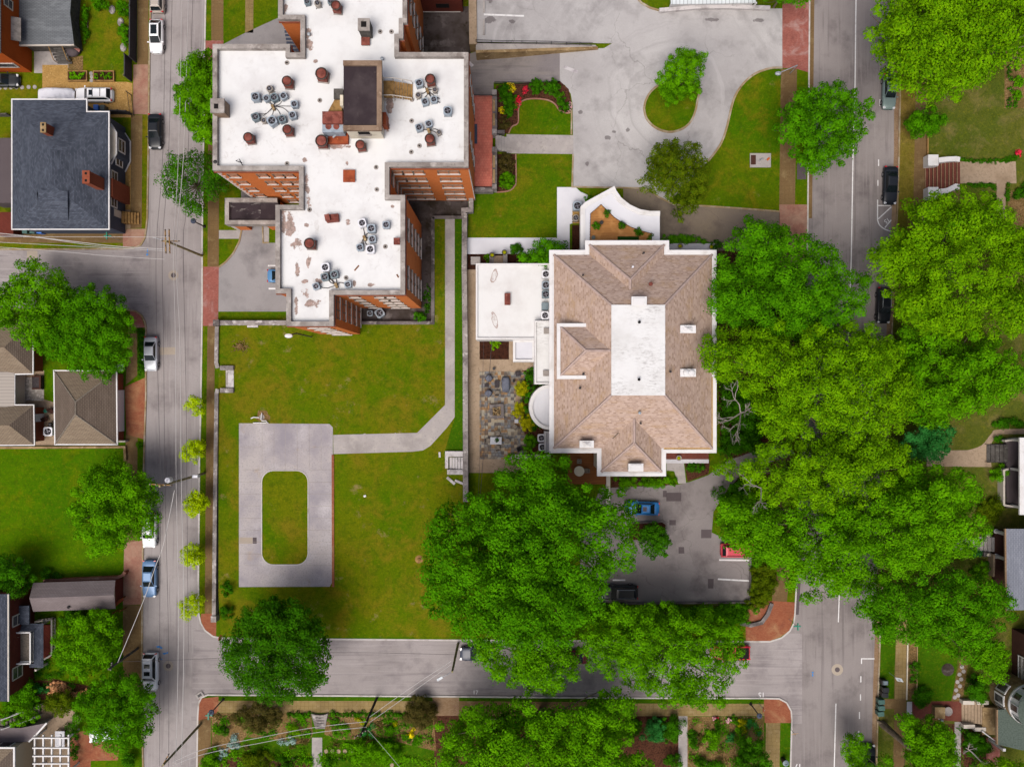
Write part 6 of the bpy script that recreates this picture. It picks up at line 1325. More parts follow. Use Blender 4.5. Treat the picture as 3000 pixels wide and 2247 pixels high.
pr_ = [(2921, 2078), (2975, 2078), (3200, 2090), (3200, 2225), (2990, 2196), (2921, 2180)]
MB().prism(PL(pr_, 3.6), 3.4, 3.6, bot=True).build('porch_roof', MAT['sh_green'], h); MB().ribbon(PL([(2921, 2078), (2921, 2180)], 3.6), -.06, .1, 3.35, 3.64).build('gutter', MAT['bricktan'], h)
MB().box((*P(2905, 2112, .9)[:2], .45), (2.4, 3.6, .9)).build('porch_floor', MAT['stone_t'], h); q = P(2918, 2178, 1.6); MB().box((q.x, q.y, 1.7), (.35, .35, 3.4)).build('column', MAT['white'], h)
MB().ribbon(PL([(2878, 2142), (2918, 2172)], 1.3), -.07, .07, 1.15, 1.28).build('railing', MAT['white'], h)
xw_ = (2962 - CX) / S; MB().prism([(xw_, (CY - 1995) / S), (xw_ + 9, (CY - 1995) / S), (xw_ + 9, (CY - 1840) / S), (xw_, (CY - 1840) / S)], 0, 7).build('wall', MAT['brick_b'], h)
for py in (1940, 1975): q = P(2978, py, 2.2); wpane(h, xw_, q.y, 2.4, 1.5, 1.5, 'w', 'white', 'blind')
b = MB()
for i in range(7): q = P(2826 + i * 8, 2086, .5); b.box((q.x, q.y, .08 + i * .055), (.4, 2.9, .16 + i * .11))
b.build('front_stair', MAT['conc_t'], h)
for px, py in ((2838, 2058), (2880, 2058), (2840, 2128), (2872, 2136)): q = P(px, py, 1); MB().box((q.x, q.y, .5), (1.5, .5, 1.0)).build('stair_wall', MAT['offwhite'], h)
o = thing('stone_bench_table', 'stone bench and round table top on the maroon forecourt', 'table', (*P(2750, 2085, .6)[:2], .14))
MB().box((0, 0, .4), (1.35, 1.5, .8)).build('block', MAT['stone_t'], o, True); MB().lathe((1.2, .1, .5), [(.6, 0), (.6, .08)], 20).build('table_top', MAT['stone'], o, True); MB().lathe((1.2, .1, 0), [(.3, 0), (.15, .1), (.15, .5)], 10).build('leg', MAT['stone'], o, True)
o = thing('globe', 'silver gazing globe near the stone bench', 'globe', (*P(2757, 2107, .6)[:2], .14)); MB().lathe((0, 0, .4), [(0, 0), (.18, .08), (.25, .25), (.18, .42), (0, .5)], 14).build('globe', MAT['rim'], o, True, True); MB().lathe((0, 0, 0), [(.2, 0), (.08, .1), (.1, .4)], 10).build('stand', MAT['stone'], o, True)
# stepping stones
for grp, lb, pts, r, z, m_ in (('stepping stones of the edged path', 'flat round stepping stone in the edged path by the dark shrub', [(2818, 1953), (2823, 1966), (2811, 1975), (2816, 1989), (2805, 1997), (2812, 2009), (2801, 2021), (2807, 2036), (2797, 2042)], .28, .15, 'conc_g'), ('stepping stones of the south garden', 'round pale stepping stone in the row on the south lawn', [(955, 2200), (974, 2199), (992, 2200), (1011, 2200), (1030, 2198), (1047, 2199), (1136, 2225), (1148, 2240)], .28, .15, 'conc_t'), ('stepping stones of the west yard', 'round stepping stone in the row below the dark parked car', [(0, 258), (16, 258), (32, 257), (48, 257), (65, 257), (84, 256), (102, 256)], .27, .14, 'conc_g'), ('stones between the raised beds', 'round stone between the two raised beds', [(267, 216), (269, 226), (268, 237)], .25, .145, 'conc_g')):
    pr0 = None
    for px, py in pts:
        if pr0 is None: pr0 = MB().lathe((0, 0, 0), [(r, 0), (r * .97, .04), (0, .045)], 14).build('stepping_stone', MAT[m_]); tag(pr0, lb, 'stepping stone', grp); o = pr0
        else: o = dup(pr0, (0, 0, 0))
        q = P(px, py, z); o.location = (q.x, q.y, z); o.rotation_euler = (0, 0, random.random() * 6)
# east garden stair and its white walls
st = thing('garden_stair', 'brick garden steps between white curved walls', 'stair', (*P(2760, 518)[:2], .13))
b = MB()
for i in range(9): q = P(2716 + i * 10.3, 516, .5); b.box((q.x + .1, q.y, .12 + i * .055), (.45, W(76), .14 + i * .11))
b.build('tread', MAT['brickmar'], st); b = MB()
for i in range(9): q = P(2712 + i * 10.3, 516, .5); b.box((q.x + .12, q.y, .2 + i * .11), (.12, W(75), .02))
b.build('nosing', MAT['bricktan'], st)
for y0_, ya, yb in ((470, 470, 468), (565, 562, 548)):
    q = P(2734, y0_, 1.4); MB().box((q.x, q.y, .75), (1.35, 1.45, 1.35)).build('pier', MAT['white'], st); MB().ribbon(PL([(2750, ya), (2775, ya - 3), (2800, yb - 2), (2812, yb)], 1.3), -.32, .32, .13, 1.35).build('cheek_wall', MAT['white'], st)
# white seamed roof at the top edge and its rubble wall
h = thing('white_outbuilding', 'white metal roofed outbuilding at the top edge of the loop', 'outbuilding', (*P(2090, -20)[:2], 0))
MB().prism(PL([(1963, -90), (2216, -90), (2214, 9), (2060, 12), (1966, 13)], 1.6), 1.45, 1.6, bot=True).build('roof', MAT['seam_w'], h); walls([(1963, -90), (2216, -90), (2214, 9), (1966, 13)], 1.6, .2, MAT['white'], h)
for px in (1966, 2057, 2150, 2212): q = P(px, 14, 1); MB().box((q.x, q.y, .75), (.2, .2, 1.5)).build('post', MAT['white'], h)
def stonewall(label, pts, w, z1, z0=0, mat='stone', cap=True, name='stone_wall', capm=None):
    o = thing(name, label, 'wall', centre(PL(pts, 0), 0)); pp = PL(pts, max(z1) if isinstance(z1, list) else z1)
    zb = [z - .14 for z in z1] if isinstance(z1, list) else z1 - .14
    MB().ribbon(pp, -w / 2 + .03, w / 2 - .03, z0, zb).build('wall', MAT[mat], o)
    if cap: MB().ribbon(pp, -w / 2, w / 2, zb, z1).build('coping', MAT[capm or mat], o)
    return o
stonewall('crumbling whitewashed wall along the top of the loop', [(1932, 30), (1970, 27), (2040, 21), (2120, 19), (2257, 23)], .5, .7, .1, 'stonewhite')
stonewall('long straight stone wall between the lawn and the mansion', [(1361, 625), (1360, 790), (1363, 1050), (1364, 1470)], .66, 1.7, 0, 'stone')
stonewall('short stepped wall at the brick terrace', [(1380, 558), (1380, 614), (1358, 616), (1358, 632)], .6, 1.6, 0, 'stone')
stonewall('stone edge of the sunken areaway', [(1268, 636), (1268, 946), (1058, 946)], .42, 1.15, 0, 'stone_d')
stonewall('low stone edge at the north end of the path strip', [(1266, 637), (1355, 637)], .4, 1.15, 0, 'stone_d')
stonewall('weathered wall between the west car park and the lawn', [(632, 946), (838, 946)], .62, 1.35, 0, 'stone')
stonewall('pavement wall north of the lawn steps', [(635, 957), (634, 1010), (633, 1062), (637, 1078)], .5, 1.3, 0, 'stone')
stonewall('long pavement wall south of the lawn steps', [(637, 1140), (634, 1152), (631, 1350), (628, 1600), (626, 1815)], .5, 1.3, 0, 'stone')
q = P(626, 1813, 1.4); tag(MB().box((q.x, q.y, .75), (.7, .8, 1.5)).build('wall_pier', MAT['stone']), 'square pier at the south end of the long pavement wall', 'pier')
q = P(633, 946, 1.5); tag(MB().box((q.x, q.y, .78), (.8, .8, 1.56)).build('wall_pier', MAT['stone_d']), 'dark square pier at the corner of the car park wall', 'pier')
ls = thing('lawn_stair', 'stone steps from the west pavement up to the lawn', 'stair', (*P(660, 1110)[:2], 0))
b = MB()
for i in range(7): q = P(640 + i * 4.2, 1110, .6); b.box((q.x + .15, q.y, .1 + i * .075), (.3, W(52), .16 + i * .145))
b.build('tread', MAT['stone'], ls); q = P(676, 1110, 1.1); MB().box((q.x, q.y, .54), (.75, W(52), 1.08)).build('landing', MAT['stonewhite'], ls)
for py in (1078, 1144): q = P(664, py, 1.4); MB().box((q.x, q.y, .7), (1.75, .6, 1.4)).build('side_wall', MAT['stone'], ls)
us = thing('broken_stair', 'broken white stone stair against the long wall', 'stair', (*P(1335, 1360)[:2], 1.0))
for (px0, py0, px1, py1, z1) in ((1308, 1322, 1358, 1338, 1.5), (1304, 1322, 1313, 1372, 1.35), (1310, 1376, 1358, 1390, 1.6)): mbox(px0, py0, px1, py1, .9, z1).build('side_wall', MAT['stonewhite'], us)
b = MB()
for i in range(5): mbox(1317 + i * 8.2, 1340, 1324 + i * 8.2, 1374, .9, 1.1 + i * .08, b)
b.build('tread', MAT['stonewhite'], us)
for px, py, w, d, rz, lb in ((1321, 1408, 1.35, .35, -.7, 'upper'), (1345, 1412, 1.2, .3, -.4, 'lower'), (1288, 1332, .25, .7, .05, 'left'), (740, 956, 1.4, .3, 0, 'western')):
    q = P(px, py, 1.1); tag(MB().box((q.x, q.y, 1.08), (w, d, .16), rz).build('stone_slab', MAT['stonewhite']), {'upper': 'tilted white slab below the broken stair', 'lower': 'narrow white slab against the wall foot below the broken stair', 'left': 'small white block on the grass left of the broken stair', 'western': 'loose white slab in the grass below the car park wall'}[lb], 'slab', 'loose white slabs on the lawn')
stonewall('red brick border wall along the concrete pad', [(974, 1333), (975, 1720)], .36, 1.28, .9, 'brickpave_o', False, 'brick_wall')
mf = thing('retaining_wall', 'tapering retaining wall with a railing above the ramp', 'wall', (*P(1580, 140)[:2], 0))
wp = [P(1394, 152, 2.5), P(1500, 149, 2.0), P(1620, 145, 1.2), P(1752, 141, .35)]; wz_ = [2.55, 2.0, 1.2, .35]
MB().ribbon(wp, -.18, .18, 0, wz_).build('wall', MAT['stone_t'], mf)
b = MB(); gp = [P(1394, 128, 2.4), P(1500, 128, 1.8), P(1620, 128, 1.1), P(1745, 132, .35)]; MB().raw([(*wp[0][:2], 2.4), (*wp[1][:2], 1.9), (*wp[2][:2], 1.1), (*wp[3][:2], .28), (*gp[3][:2], .28), (*gp[2][:2], 1.1), (*gp[1][:2], 1.9), (*gp[0][:2], 2.4)], [(0, 1, 6, 7), (1, 2, 5, 6), (2, 3, 4, 5)]).build('ledge', MAT['conc_g'], mf)
ff = [(1394, 117, 3.4, 2.4), (1440, 119, 3.15, 2.15), (1485, 120, 2.9, 1.9), (1529, 120, 2.65, 1.65), (1572, 121, 2.4, 1.4), (1616, 122, 2.1, 1.1), (1660, 124, 1.8, .8), (1700, 125, 1.5, .55), (1737, 126, 1.3, .3)]
b = MB()
for i in range(len(ff) - 1):
    u, v = P(*ff[i][:3]), P(*ff[i + 1][:3]); u2, v2 = ff[i][3], ff[i + 1][3]
    b.tube([u, v], .03, 5); b.tube([(u.x, u.y, u2 + .1), (v.x, v.y, v2 + .1)], .025, 5); b.tube([(u.x, u.y, u2), u], .04, 5)
    for k in range(1, 14): w_ = u.lerp(v, k / 14); b.tube([(w_.x, w_.y, u2 + (v2 - u2) * k / 14), w_], .014, 4)
b.build('railing', MAT['iron'], mf)
stonewall('double tan wall on the west edge of the raised car park', [(1383, -120), (1386, 130)], 1.0, 2.6, 0, 'stone_t', True, 'retaining_wall', 'conc_t')
for y0_, y1_, lb in ((0, 37, 'upper'), (58, 103, 'lower')):
    a, b2 = P(1418, y0_, 2.3), P(1418, y1_, 2.3); tag(MB().box((a.x, (a.y + b2.y) / 2, 2.33), (.24, abs(a.y - b2.y), .16), 0, .95).build('wheel_stop', MAT['conc_g']), lb + ' concrete wheel stop in the raised car park', 'wheel stop', 'wheel stops in the raised car park')
o = thing('garden_fence', 'black iron fence along the top of the flower bed', 'fence', (*P(1500, 244)[:2], .13)); b = MB(); u, v = P(1449, 240, 1), P(1552, 241, 1); b.tube([u, v], .03, 5); b.tube([(u.x, u.y, .3), (v.x, v.y, .3)], .025, 5)
for i in range(41): w_ = u.lerp(v, i / 40); b.tube([(w_.x, w_.y, .13), w_], .016, 4)
b.build('railing', MAT['iron'], o)
ed = MB(); ed.ribbon(PL(smooth_poly([(1490, 392), (1500, 372), (1518, 360), (1519, 320), (1530, 297), (1560, 290), (1600, 293), (1625, 305), (1640, 325), (1664, 332), (1674, 328)], 4), .2), -.08, .08, .13, .26); ed.ribbon(PL(smooth_poly([(1511, 452), (1512, 530), (1506, 548), (1490, 560), (1455, 564)], 4), .2), -.08, .08, .13, .26)
tag(ed.build('bed_edging', MAT['brickpave_p']), 'pinkish stone edging of the terrace flower beds', 'edging')
def boardfence(label, pts, z, m_='wood_g', name='fence'):
    o = thing(name, label, 'fence', centre(PL(pts, 0), 0)); MB().ribbon(PL(pts, 0), -.05, .05, .05, z).build('board', MAT[m_], o); w = PL(pts, 0)
    MB().ribbon(w, -.07, .07, z, z + .05).build('rail', MAT[m_], o)
    for p_ in w: MB().box((p_.x, p_.y, z / 2 + .1), (.14, .14, z + .2)).build('post', MAT[m_], o)
MAT['fence_k'] = simple('charcoal_fence', '3E3C40', .85, .2, var=[(3, '4C4A4E', .45, .7)])
boardfence('tall charcoal fence along the brown pavement', [(402, -120), (402, 40), (401, 185)], 2.1, 'fence_k'); boardfence('short charcoal fence beside the raised beds', [(387, 178), (387, 240)], 2.1, 'fence_k'); boardfence('charcoal side fence below the gravel drive', [(255, 338), (362, 336), (386, 338)], 1.6, 'fence_k')
boardfence('dark timber fence west of the slate blue house', [(-60, 343), (36, 343)], 1.2)
stonewall('low brown wall between the garage and the green lot', [(-60, 1312), (364, 1310), (366, 1350)], .3, .5, 0, 'stone_t')
o = thing('iron_gate', 'open black iron gate at the gravel drive', 'gate', (*P(378, 300)[:2], .13)); b = MB(); u, v = P(372, 270, 1.4), P(380, 330, 1.4)
for z_ in (.3, 1.4): b.tube([(u.x, u.y, z_), (v.x, v.y, z_)], .03, 5)
for i in range(13): w_ = u.lerp(v, i / 12); b.tube([(w_.x, w_.y, .15), (w_.x, w_.y, 1.4)], .018, 4)
b.build('railing', MAT['iron'], o)
for u_ in (u, v): MB().tube([(u_.x, u_.y, .1), (u_.x, u_.y, 1.7)], .06, 6).build('post', MAT['iron'], o)
cs = thing('curved_stair', 'curved stone garden steps on the south pavement', 'stair', (*P(938, 2105)[:2], .13))
for i in range(5):
    w_ = 24 - i * 2; pts = [(938 - w_, 2087 + i * 9), (938 - w_ * .5, 2091 + i * 9), (938, 2092 + i * 9), (938 + w_ * .5, 2091 + i * 9), (938 + w_, 2087 + i * 9), (938 + w_ - 2, 2098 + i * 9), (938 - w_ + 2, 2098 + i * 9)]
    MB().prism(PL(pts, .2), .1, .55 - i * .08).build('tread', MAT['stone'], cs)
stonewall('mottled stone kerb wall at the hedge corner', [(2170, 1826), (2200, 1832), (2232, 1824), (2250, 1800), (2262, 1768)], .5, .5, .1, 'stone_d')
stonewall('dark kerb wall round the lower car park', [(2199, 1600), (2198, 1765), (1800, 1768)], .25, .4, .1, 'stone_d')
stonewall('thin wall edging the east pavement', [(2719, 385), (2719, 455)], .16, .5, .1, 'wood_t'); stonewall('pale board edge of the narrow shrub bed', [(2660, 1880), (2657, 2050)], .14, .35, .1, 'cream'); stonewall('pale board edge of the dark lawn', [(2688, 1885), (2686, 2050)], .12, .35, .1, 'stone_t')
for pts, lb in (([(2812, 1940), (2786, 2052)], 'left yellow edge of the stepping stone path'), ([(2837, 1945), (2820, 2052)], 'right yellow edge of the stepping stone path'), ([(2725, 2052), (2820, 2053)], 'yellow edge along the top of the maroon forecourt'), ([(2690, 2113), (2796, 2116), (2796, 2170)], 'yellow edge below the maroon forecourt')): stonewall(lb, pts, .1, .24, .1, 'gravel', False, 'edging')
# planted island in the lower car park
o = thing('planting_island', 'kerbed planting island beside the blue car', 'island', (*P(1900, 1550)[:2], .13)); iw = PL([(1840, 1532), (1940, 1527), (1952, 1535), (1952, 1548), (1945, 1562), (1900, 1580), (1840, 1585)], .2)
MB().prism(iw, .13, .26).build('soil', MAT['soil'], o); MB().ribbon(iw, -.12, .1, .13, .34, True).build('kerb', MAT['stone_d'], o)
# equipment pad in the east lawn
o = thing('meter_pad', 'concrete pad with a brown grate and pipes in the east lawn', 'pad', (*P(2226, 472)[:2], .13)); a, b2 = P(2196, 452, .3), P(2257, 493, .3)
MB().box((0, 0, .08), (abs(b2.x - a.x), abs(b2.y - a.y), .16)).build('slab', MAT['conc_g'], o, True); MB().box((-.95, .05, .18), (.65, 1.25, .04)).build('grate', MAT['brick_b'], o, True); MB().tube([(-.2, -.1, .16), (-.1, 0, .4), (.2, .15, .4), (.35, .25, .16)], .06, 6).build('pipe', MAT['galv'], o, True); MB().tube([(.85, 0, .2), (1.15, .3, .22)], .12, 8).build('pipe', MAT['orange'], o, True)
# pipework at the concrete pad, rubble and stump
o = thing('standpipe', 'white bent water pipes over a round lid at the concrete pad', 'pipework', (*P(765, 1222, 1)[:2], 1.0)); MB().lathe((.1, 0, .01), [(.36, 0), (.36, .05), (0, .06)], 18).build('lid', MAT['coping'], o, True)
MB().tube([(.15, .55, .2), (.1, -.3, .35), (.2, -.45, .35), (.75, -.45, .35), (.8, -.7, .3), (1.0, -.78, .2)], .07, 6).tube([(-1.0, -.75, .2), (.6, -.72, .2), (.95, -.7, .2)], .07, 6).tube([(-1.3, -.15, .1), (-.9, 0, .3), (-.2, -.05, .15)], .08, 6).build('pipe', MAT['white'], o, True)
MB().sheet([(.2 + math.cos(a) * r_, .1 + math.sin(a) * r_ * .8) for a, r_ in zip([i * PI / 6 for i in range(12)], (1, .8, 1.1, .9, 1.15, .8, .7, 1, .9, .7, .8, 1.1))], .02).build('soil', MAT['mulch_t'], o, True)
o = MB(); random.seed(9); q = P(704, 1016, 1.1)
for i in range(120):
    r = abs(random.gauss(0, .5)); a = random.random() * 6.28; o.box((q.x + r * math.cos(a) * 1.2, q.y + r * math.sin(a), 1.03 + max(0, .35 - r * .35) * random.random()), (random.uniform(.1, .5), random.uniform(.04, .12), .06), random.random() * 3)
tag(o.build('debris_heap', MAT['mulch_t']), 'heap of sticks and rubble on the northwest lawn', 'debris heap')
o = MB().lathe((*P(1228, 1638, 1)[:2], 1.0), [(.55, .01), (.4, .1), (.22, .14), (.2, .3), (.05, .3), (0, .1)], 12).build('tree_stump', MAT['wood_t']); tag(o, 'small hollow stump at the edge of the lawn under the big tree', 'stump')
b = MB(); q = P(1069, 1453, 1); b.box((q.x, q.y, 1.06), (.3, .26, .14), .3); tag(b.build('marker_stone', MAT['white']), 'small white marker stone in the middle of the lawn', 'stone')
o = tag(MB().lathe((*P(2775, 1960)[:2], .15), [(.85, .0), (.6, .03), (0, .05)], 14).build('ash_patch', MAT['mossy']), 'round burnt patch on the dark east lawn', 'burnt patch')
# ================================================================== POLES, WIRES, LAMPS, SIGNS
def zfor(base, top):
    b = math.hypot(base[0] - CX, base[1] - CY); t_ = math.hypot(top[0] - CX, top[1] - CY)
    return H * (1 - b / t_)
def upole(label, base, top, mat='pole', arms=(), extra=None):
    z = zfor(base, top); p = P(*base); o = thing('utility_pole', label, 'utility pole', p, 0, 'utility poles of the neighbourhood')
    MB().tube([p, (p.x, p.y, z)], .17, 10, .12).build('pole', MAT[mat], o)
    for (dz, L, a, off) in arms:
        c_, s_ = math.cos(R(a)), math.sin(R(a)); x, y = p.x - s_ * off, p.y + c_ * off
        arm = MB().box((x, y, z - dz), (L, .11, .13), R(a)).build('crossarm', MAT['wood_t' if mat == 'pole' else mat], o)
        b = MB()
        for k in (-.46, -.2, .2, .46): b.lathe((x + c_ * L * k, y + s_ * L * k, z - dz + .06), [(.05, 0), (.09, .08), (.06, .22), (0, .25)], 8)
        b.build('insulator', MAT['condo_t'], arm)
    return o, p, z
o, p, z = upole('pole with double crossarms at the side street junction', (592, 750), (478, 726), 'pole', ((.3, 2.9, 92, .16), (.3, 2.9, 92, -.3), (1.3, 2.2, 0, .2)))
MB().tube([(p.x, p.y, z - 1.5), (p.x - 2.2, p.y + .7, z - 1.3)], .035, 5).build('bracket', MAT['galv'], o)
o, p, z = upole('pole with a white transformer beside the small yellow trees', (600, 1386), (469, 1431), 'pole', ((.4, 2.6, -3, .15),))
MB().lathe((p.x + .2, p.y + .5, z - 2.6), [(.3, 0), (.33, .1), (.33, .9), (.2, 1.0), (.08, 1.02), (.08, 1.15), (0, 1.2)], 16).build('transformer', MAT['plastic_w'], o)
MB().box((p.x + .5, p.y + .1, z - 9.5), (.7, .35, .8)).build('meter_box', MAT['plastic_w'], o)
o, p, z = upole('tall pole at the bottom edge of the street', (590, 2118), (502, 2262), 'pole', ((.7, 2.2, 60, .15),))
upole('grey pole by the brown pavement near the leaning tree', (405, 1898), (318, 1960), 'wood_g', ((1.1, .9, 80, .12),))
o, p, z = upole('pole at the edge of the big tree on the cross street', (1342, 1885), (1321, 1967), 'pole', ())
b = MB(); q = P(1300, 1978, z - .3); b.tube([(p.x, p.y, z - .3), (p.x - .6, p.y - .35, z - .1), (p.x - 1.1, p.y - .6, z - .15)], .035, 5).box((p.x - 1.5, p.y - .85, z - .15), (.75, .28, .14), .55); b.build('lamp_arm', MAT['galv'], o)
upole('dark creosoted pole in the wood chip bed', (1104, 2044), (1055, 2156), 'pole_d', ((.5, 1.6, 30, .14),))
def wire(label, pts, z, r=.025, mat='wire_d', sag=.0):
    pp = []
    sp_ = smooth_poly(pts, 5) if len(pts) > 2 else [tuple(u + (v - u) * k / 8 for u, v in zip(pts[0], pts[1])) for k in range(9)]
    for i, (x, y) in enumerate(sp_):
        zz = z[0] + (z[1] - z[0]) * i / (len(sp_) - 1) if isinstance(z, tuple) else z
        pp.append(P(x, y, zz - sag * math.sin(PI * i / (len(sp_) - 1))))
    q = centre(pp, 0); tag(MB().tube(pp, r, 5).build('power_line', MAT[mat]), label, 'power line', 'overhead lines')
wire('dark line over the west side of the street, nearest the parked cars', [(485, -40), (477, 450), (458, 720), (460, 1000), (470, 1430), (468, 1800), (468, 2300)], 10.5, .022)
wire('dark line second from the west over the street', [(505, -40), (494, 450), (476, 720), (479, 1000), (484, 1430), (494, 1900), (494, 2300)], 10.5, .022)
wire('pale line over the middle of the street, left of the two pale ones', [(534, -40), (523, 450), (509, 730), (514, 1000), (516, 1400), (523, 1800), (515, 2240)], 9.5, .028, 'wire')
wire('thick pale line over the middle of the street, right of the two pale ones', [(553, -40), (538, 450), (516, 730), (527, 1000), (531, 1400), (539, 1800), (532, 2240)], 9.0, .036, 'wire')
wire('dark line easternmost over the street', [(566, -40), (547, 577), (537, 720), (545, 1150), (548, 1500), (552, 1910)], 9.5, .022)
wire('straight pale line from the crossarm pole, northernmost over the side street', [(-40, 694), (490, 695)], 11, .026, 'wire', .3)
wire('pale cable bundle falling west from the crossarm pole', [(-40, 680), (60, 690), (200, 706), (340, 722), (480, 730)], 10, .045, 'wire')
wire('second pale cable beside the bundle west of the crossarm pole', [(-40, 690), (90, 694), (300, 723), (480, 735)], 9.8, .03, 'wire')
wire('pale line crossing the verge toward the crossarm pole', [(-40, 708), (150, 718), (480, 735)], 10.2, .026, 'wire')
wire('southernmost pale line over the side street', [(-40, 722), (150, 735), (320, 750), (482, 760)], 10.8, .028, 'wire')
wire('twisted pale service line to the grey pole', [(511, 1436), (480, 1590), (455, 1660), (420, 1760), (345, 1940)], (10, 7.5), .04, 'wire', .6)
wire('thin dark line crossing above the white van to the cross street pole', [(345, 1938), (560, 1931), (660, 1926), (970, 1911), (1335, 1917)], (7.6, 8.5), .02)
for dy, lb in ((0, 'upper'), (16, 'lower')):
    wire(lb + ' pale line between the cross street pole and the creosoted pole', [(1322, 1936 + dy * .6), (1200, 2016 + dy), (1082, 2100 + dy)], 9, .03, 'wire', .4)
    wire(lb + ' pale line sweeping over the south garden', [(1074, 2113 + dy), (920, 2130 + dy), (760, 2160 + dy), (600, 2193 + dy * .9), (505, 2232 + dy * .6)], (9.5, 10.5), .032, 'wire', .4)
wire('thin pale line falling southeast from the creosoted pole', [(1078, 2138), (1115, 2180), (1178, 2255)], (9.5, 7), .02, 'wire')
wire('black service line over the slate patio, right of the two', [(1441, 998), (1430, 1150), (1412, 1390), (1398, 1560)], (4.6, 8), .03)
wire('black service line over the slate patio, left of the two', [(1417, 1000), (1413, 1150), (1406, 1340), (1397, 1560)], (4.6, 8), .022)
def lamppost(label, base, top):
    z = zfor(base, top); p = P(*base); o = thing('street_lamp', label, 'street lamp', p, 0, 'black lamp posts')
    MB().lathe(p, [(.2, 0), (.2, .3), (.09, .45), (.07, z - .5), (.12, z - .45)], 12).build('post', MAT['iron'], o)
    MB().lathe((p.x, p.y, z - .45), [(.16, 0), (.28, .12), (.36, .3), (.3, .42), (.1, .52), (.04, .7)], 16).build('lamp_head', MAT['navy'], o)
lamppost('black lamp post by the porch court', (600, 665), (567, 643)); lamppost('black lamp post on the red brick corner of the south garden', (655, 2047), (619, 2088)); lamppost('black lamp post on the hexagon pavement', (2198, 2060), (2227, 2097))
p = P(913, 987, LZ); z = 9.6; o = thing('street_lamp', 'cobra head lamp on a dark pole at the top of the lawn', 'street lamp', (p.x, p.y, LZ))
e = P(848, 984, z); MB().tube([p, (p.x, p.y, z - 1.2), ((p.x + e.x) / 2, (p.y + e.y) / 2, z - .1)], .08, 8).build('post', MAT['wood_g'], o)
MB().tube([((p.x + e.x) / 2, (p.y + e.y) / 2, z - .1), (e.x, e.y, z)], .05, 6).build('arm', MAT['white'], o); MB().lathe((e.x - .1, e.y, z - .12), [(.1, 0), (.34, .08), (.3, .22), (0, .3)], 16, 1.5, .8).build('lamp_head', MAT['white'], o)
p = P(2333, 194); o = thing('street_lamp', 'grey arm lamp at the red brick crossing', 'street lamp', p)
e = P(2280, 216, 3.2); p2 = P(2336, 192, 2.9); MB().tube([(p2.x, p2.y, 0), (p2.x, p2.y, 2.9), (e.x, e.y, 3.2)], .06, 7).build('post', MAT['galv'], o); MB().lathe((e.x, e.y, 3.1), [(.1, 0), (.3, .06), (.26, .2), (0, .26)], 14, 1.4, .9).build('lamp_head', MAT['galv'], o)
def sign(label, base, z, w, h, mat, a, name='road_sign', plate='rect', lean=0.0):
    p = P(*base); o = thing(name, label, 'sign', p); MB().tube([(p.x, p.y, 0), (p.x, p.y, z)], .035, 6).build('post', MAT['galv'], o)
    c_, s_ = math.cos(R(a)), math.sin(R(a)); n_ = 8 if plate == 'oct' else 4
    an = [PI / n_ + 2 * PI * i / n_ for i in range(n_)] if plate != 'dia' else [i * PI / 2 for i in range(4)]
    k = 1 / math.cos(PI / n_) if plate != 'dia' else 1.2; pts = [(w / 2 * k * math.cos(t_), h / 2 * k * math.sin(t_)) for t_ in an]
    f = [(p.x + u * c_ - s_ * (.05 + v * lean), p.y + u * s_ + c_ * (.05 + v * lean), z - h / 2 + v) for u, v in pts]; g_ = [(x - s_ * .03, y + c_ * .03, z_) for x, y, z_ in f]
    MB().raw(f + g_, [tuple(range(n_)), tuple(reversed(range(n_, 2 * n_)))] + [(i, (i + 1) % n_, n_ + (i + 1) % n_, n_ + i) for i in range(n_)]).build('plate', MAT[mat], o)
    return o
sign('red octagonal stop sign seen edge on at the lawn corner', (664, 1853), 2.6, .75, .75, 'red_sign', 80, plate='oct', lean=.25); sign('red octagonal stop sign by the hexagon pavement', (2222, 2058), 2.6, .75, .75, 'red_sign', 85, plate='oct', lean=.2); sign('red sign behind the dark round street tree', (948, 1886), 2.8, .6, .8, 'red_sign', 80, lean=.3)
sign('yellow diamond warning sign on the south verge', (2315, 2133), 2.2, .8, .8, 'yellow_sign', 10, plate='dia', lean=.5); sign('white parking sign above the row of bins', (2603, 1968), 3.3, .55, .9, 'white_sign', -60, lean=.45)
for base, lb in (((640, 2065), 'green street name sign at the brick corner of the south garden'), ((352, 705), 'green street name sign above the side street verge'), ((2310, 1812), 'green street name sign at the orange brick corner')):
    p = P(*base); o = thing('street_name_sign', lb, 'sign', p, 0, 'green street name signs'); z = 3.2; MB().tube([p, (p.x, p.y, z)], .035, 6).build('post', MAT['galv'], o)
    MB().box((p.x, p.y, z + .1), (.9, .14, .2)).build('blade', MAT['green_sign'], o); MB().box((p.x, p.y, z + .32), (.14, .9, .2)).build('blade', MAT['green_sign'], o)
p = P(2292, 2221); o = thing('litter_bin', 'round black litter bin on the south verge', 'litter bin', p); MB().lathe((p.x, p.y, 0), [(.3, .1), (.34, .5), (.36, 1.3)], 16).build('body', MAT['bin_k'], o); MB().lathe((p.x, p.y, 1.3), [(.4, 0), (.4, .1), (.2, .16), (.18, .05)], 16).build('lid', MAT['condo_b'], o)
sg_ = thing('guy_wire', 'short pole stub by the mansion hedge at the red pickup', 'post', P(2182, 1885)); MB().tube([P(2182, 1885), P(2176, 1872) + Vector((0, 0, 1.6))], .05, 6).build('post', MAT['iron'], sg_)
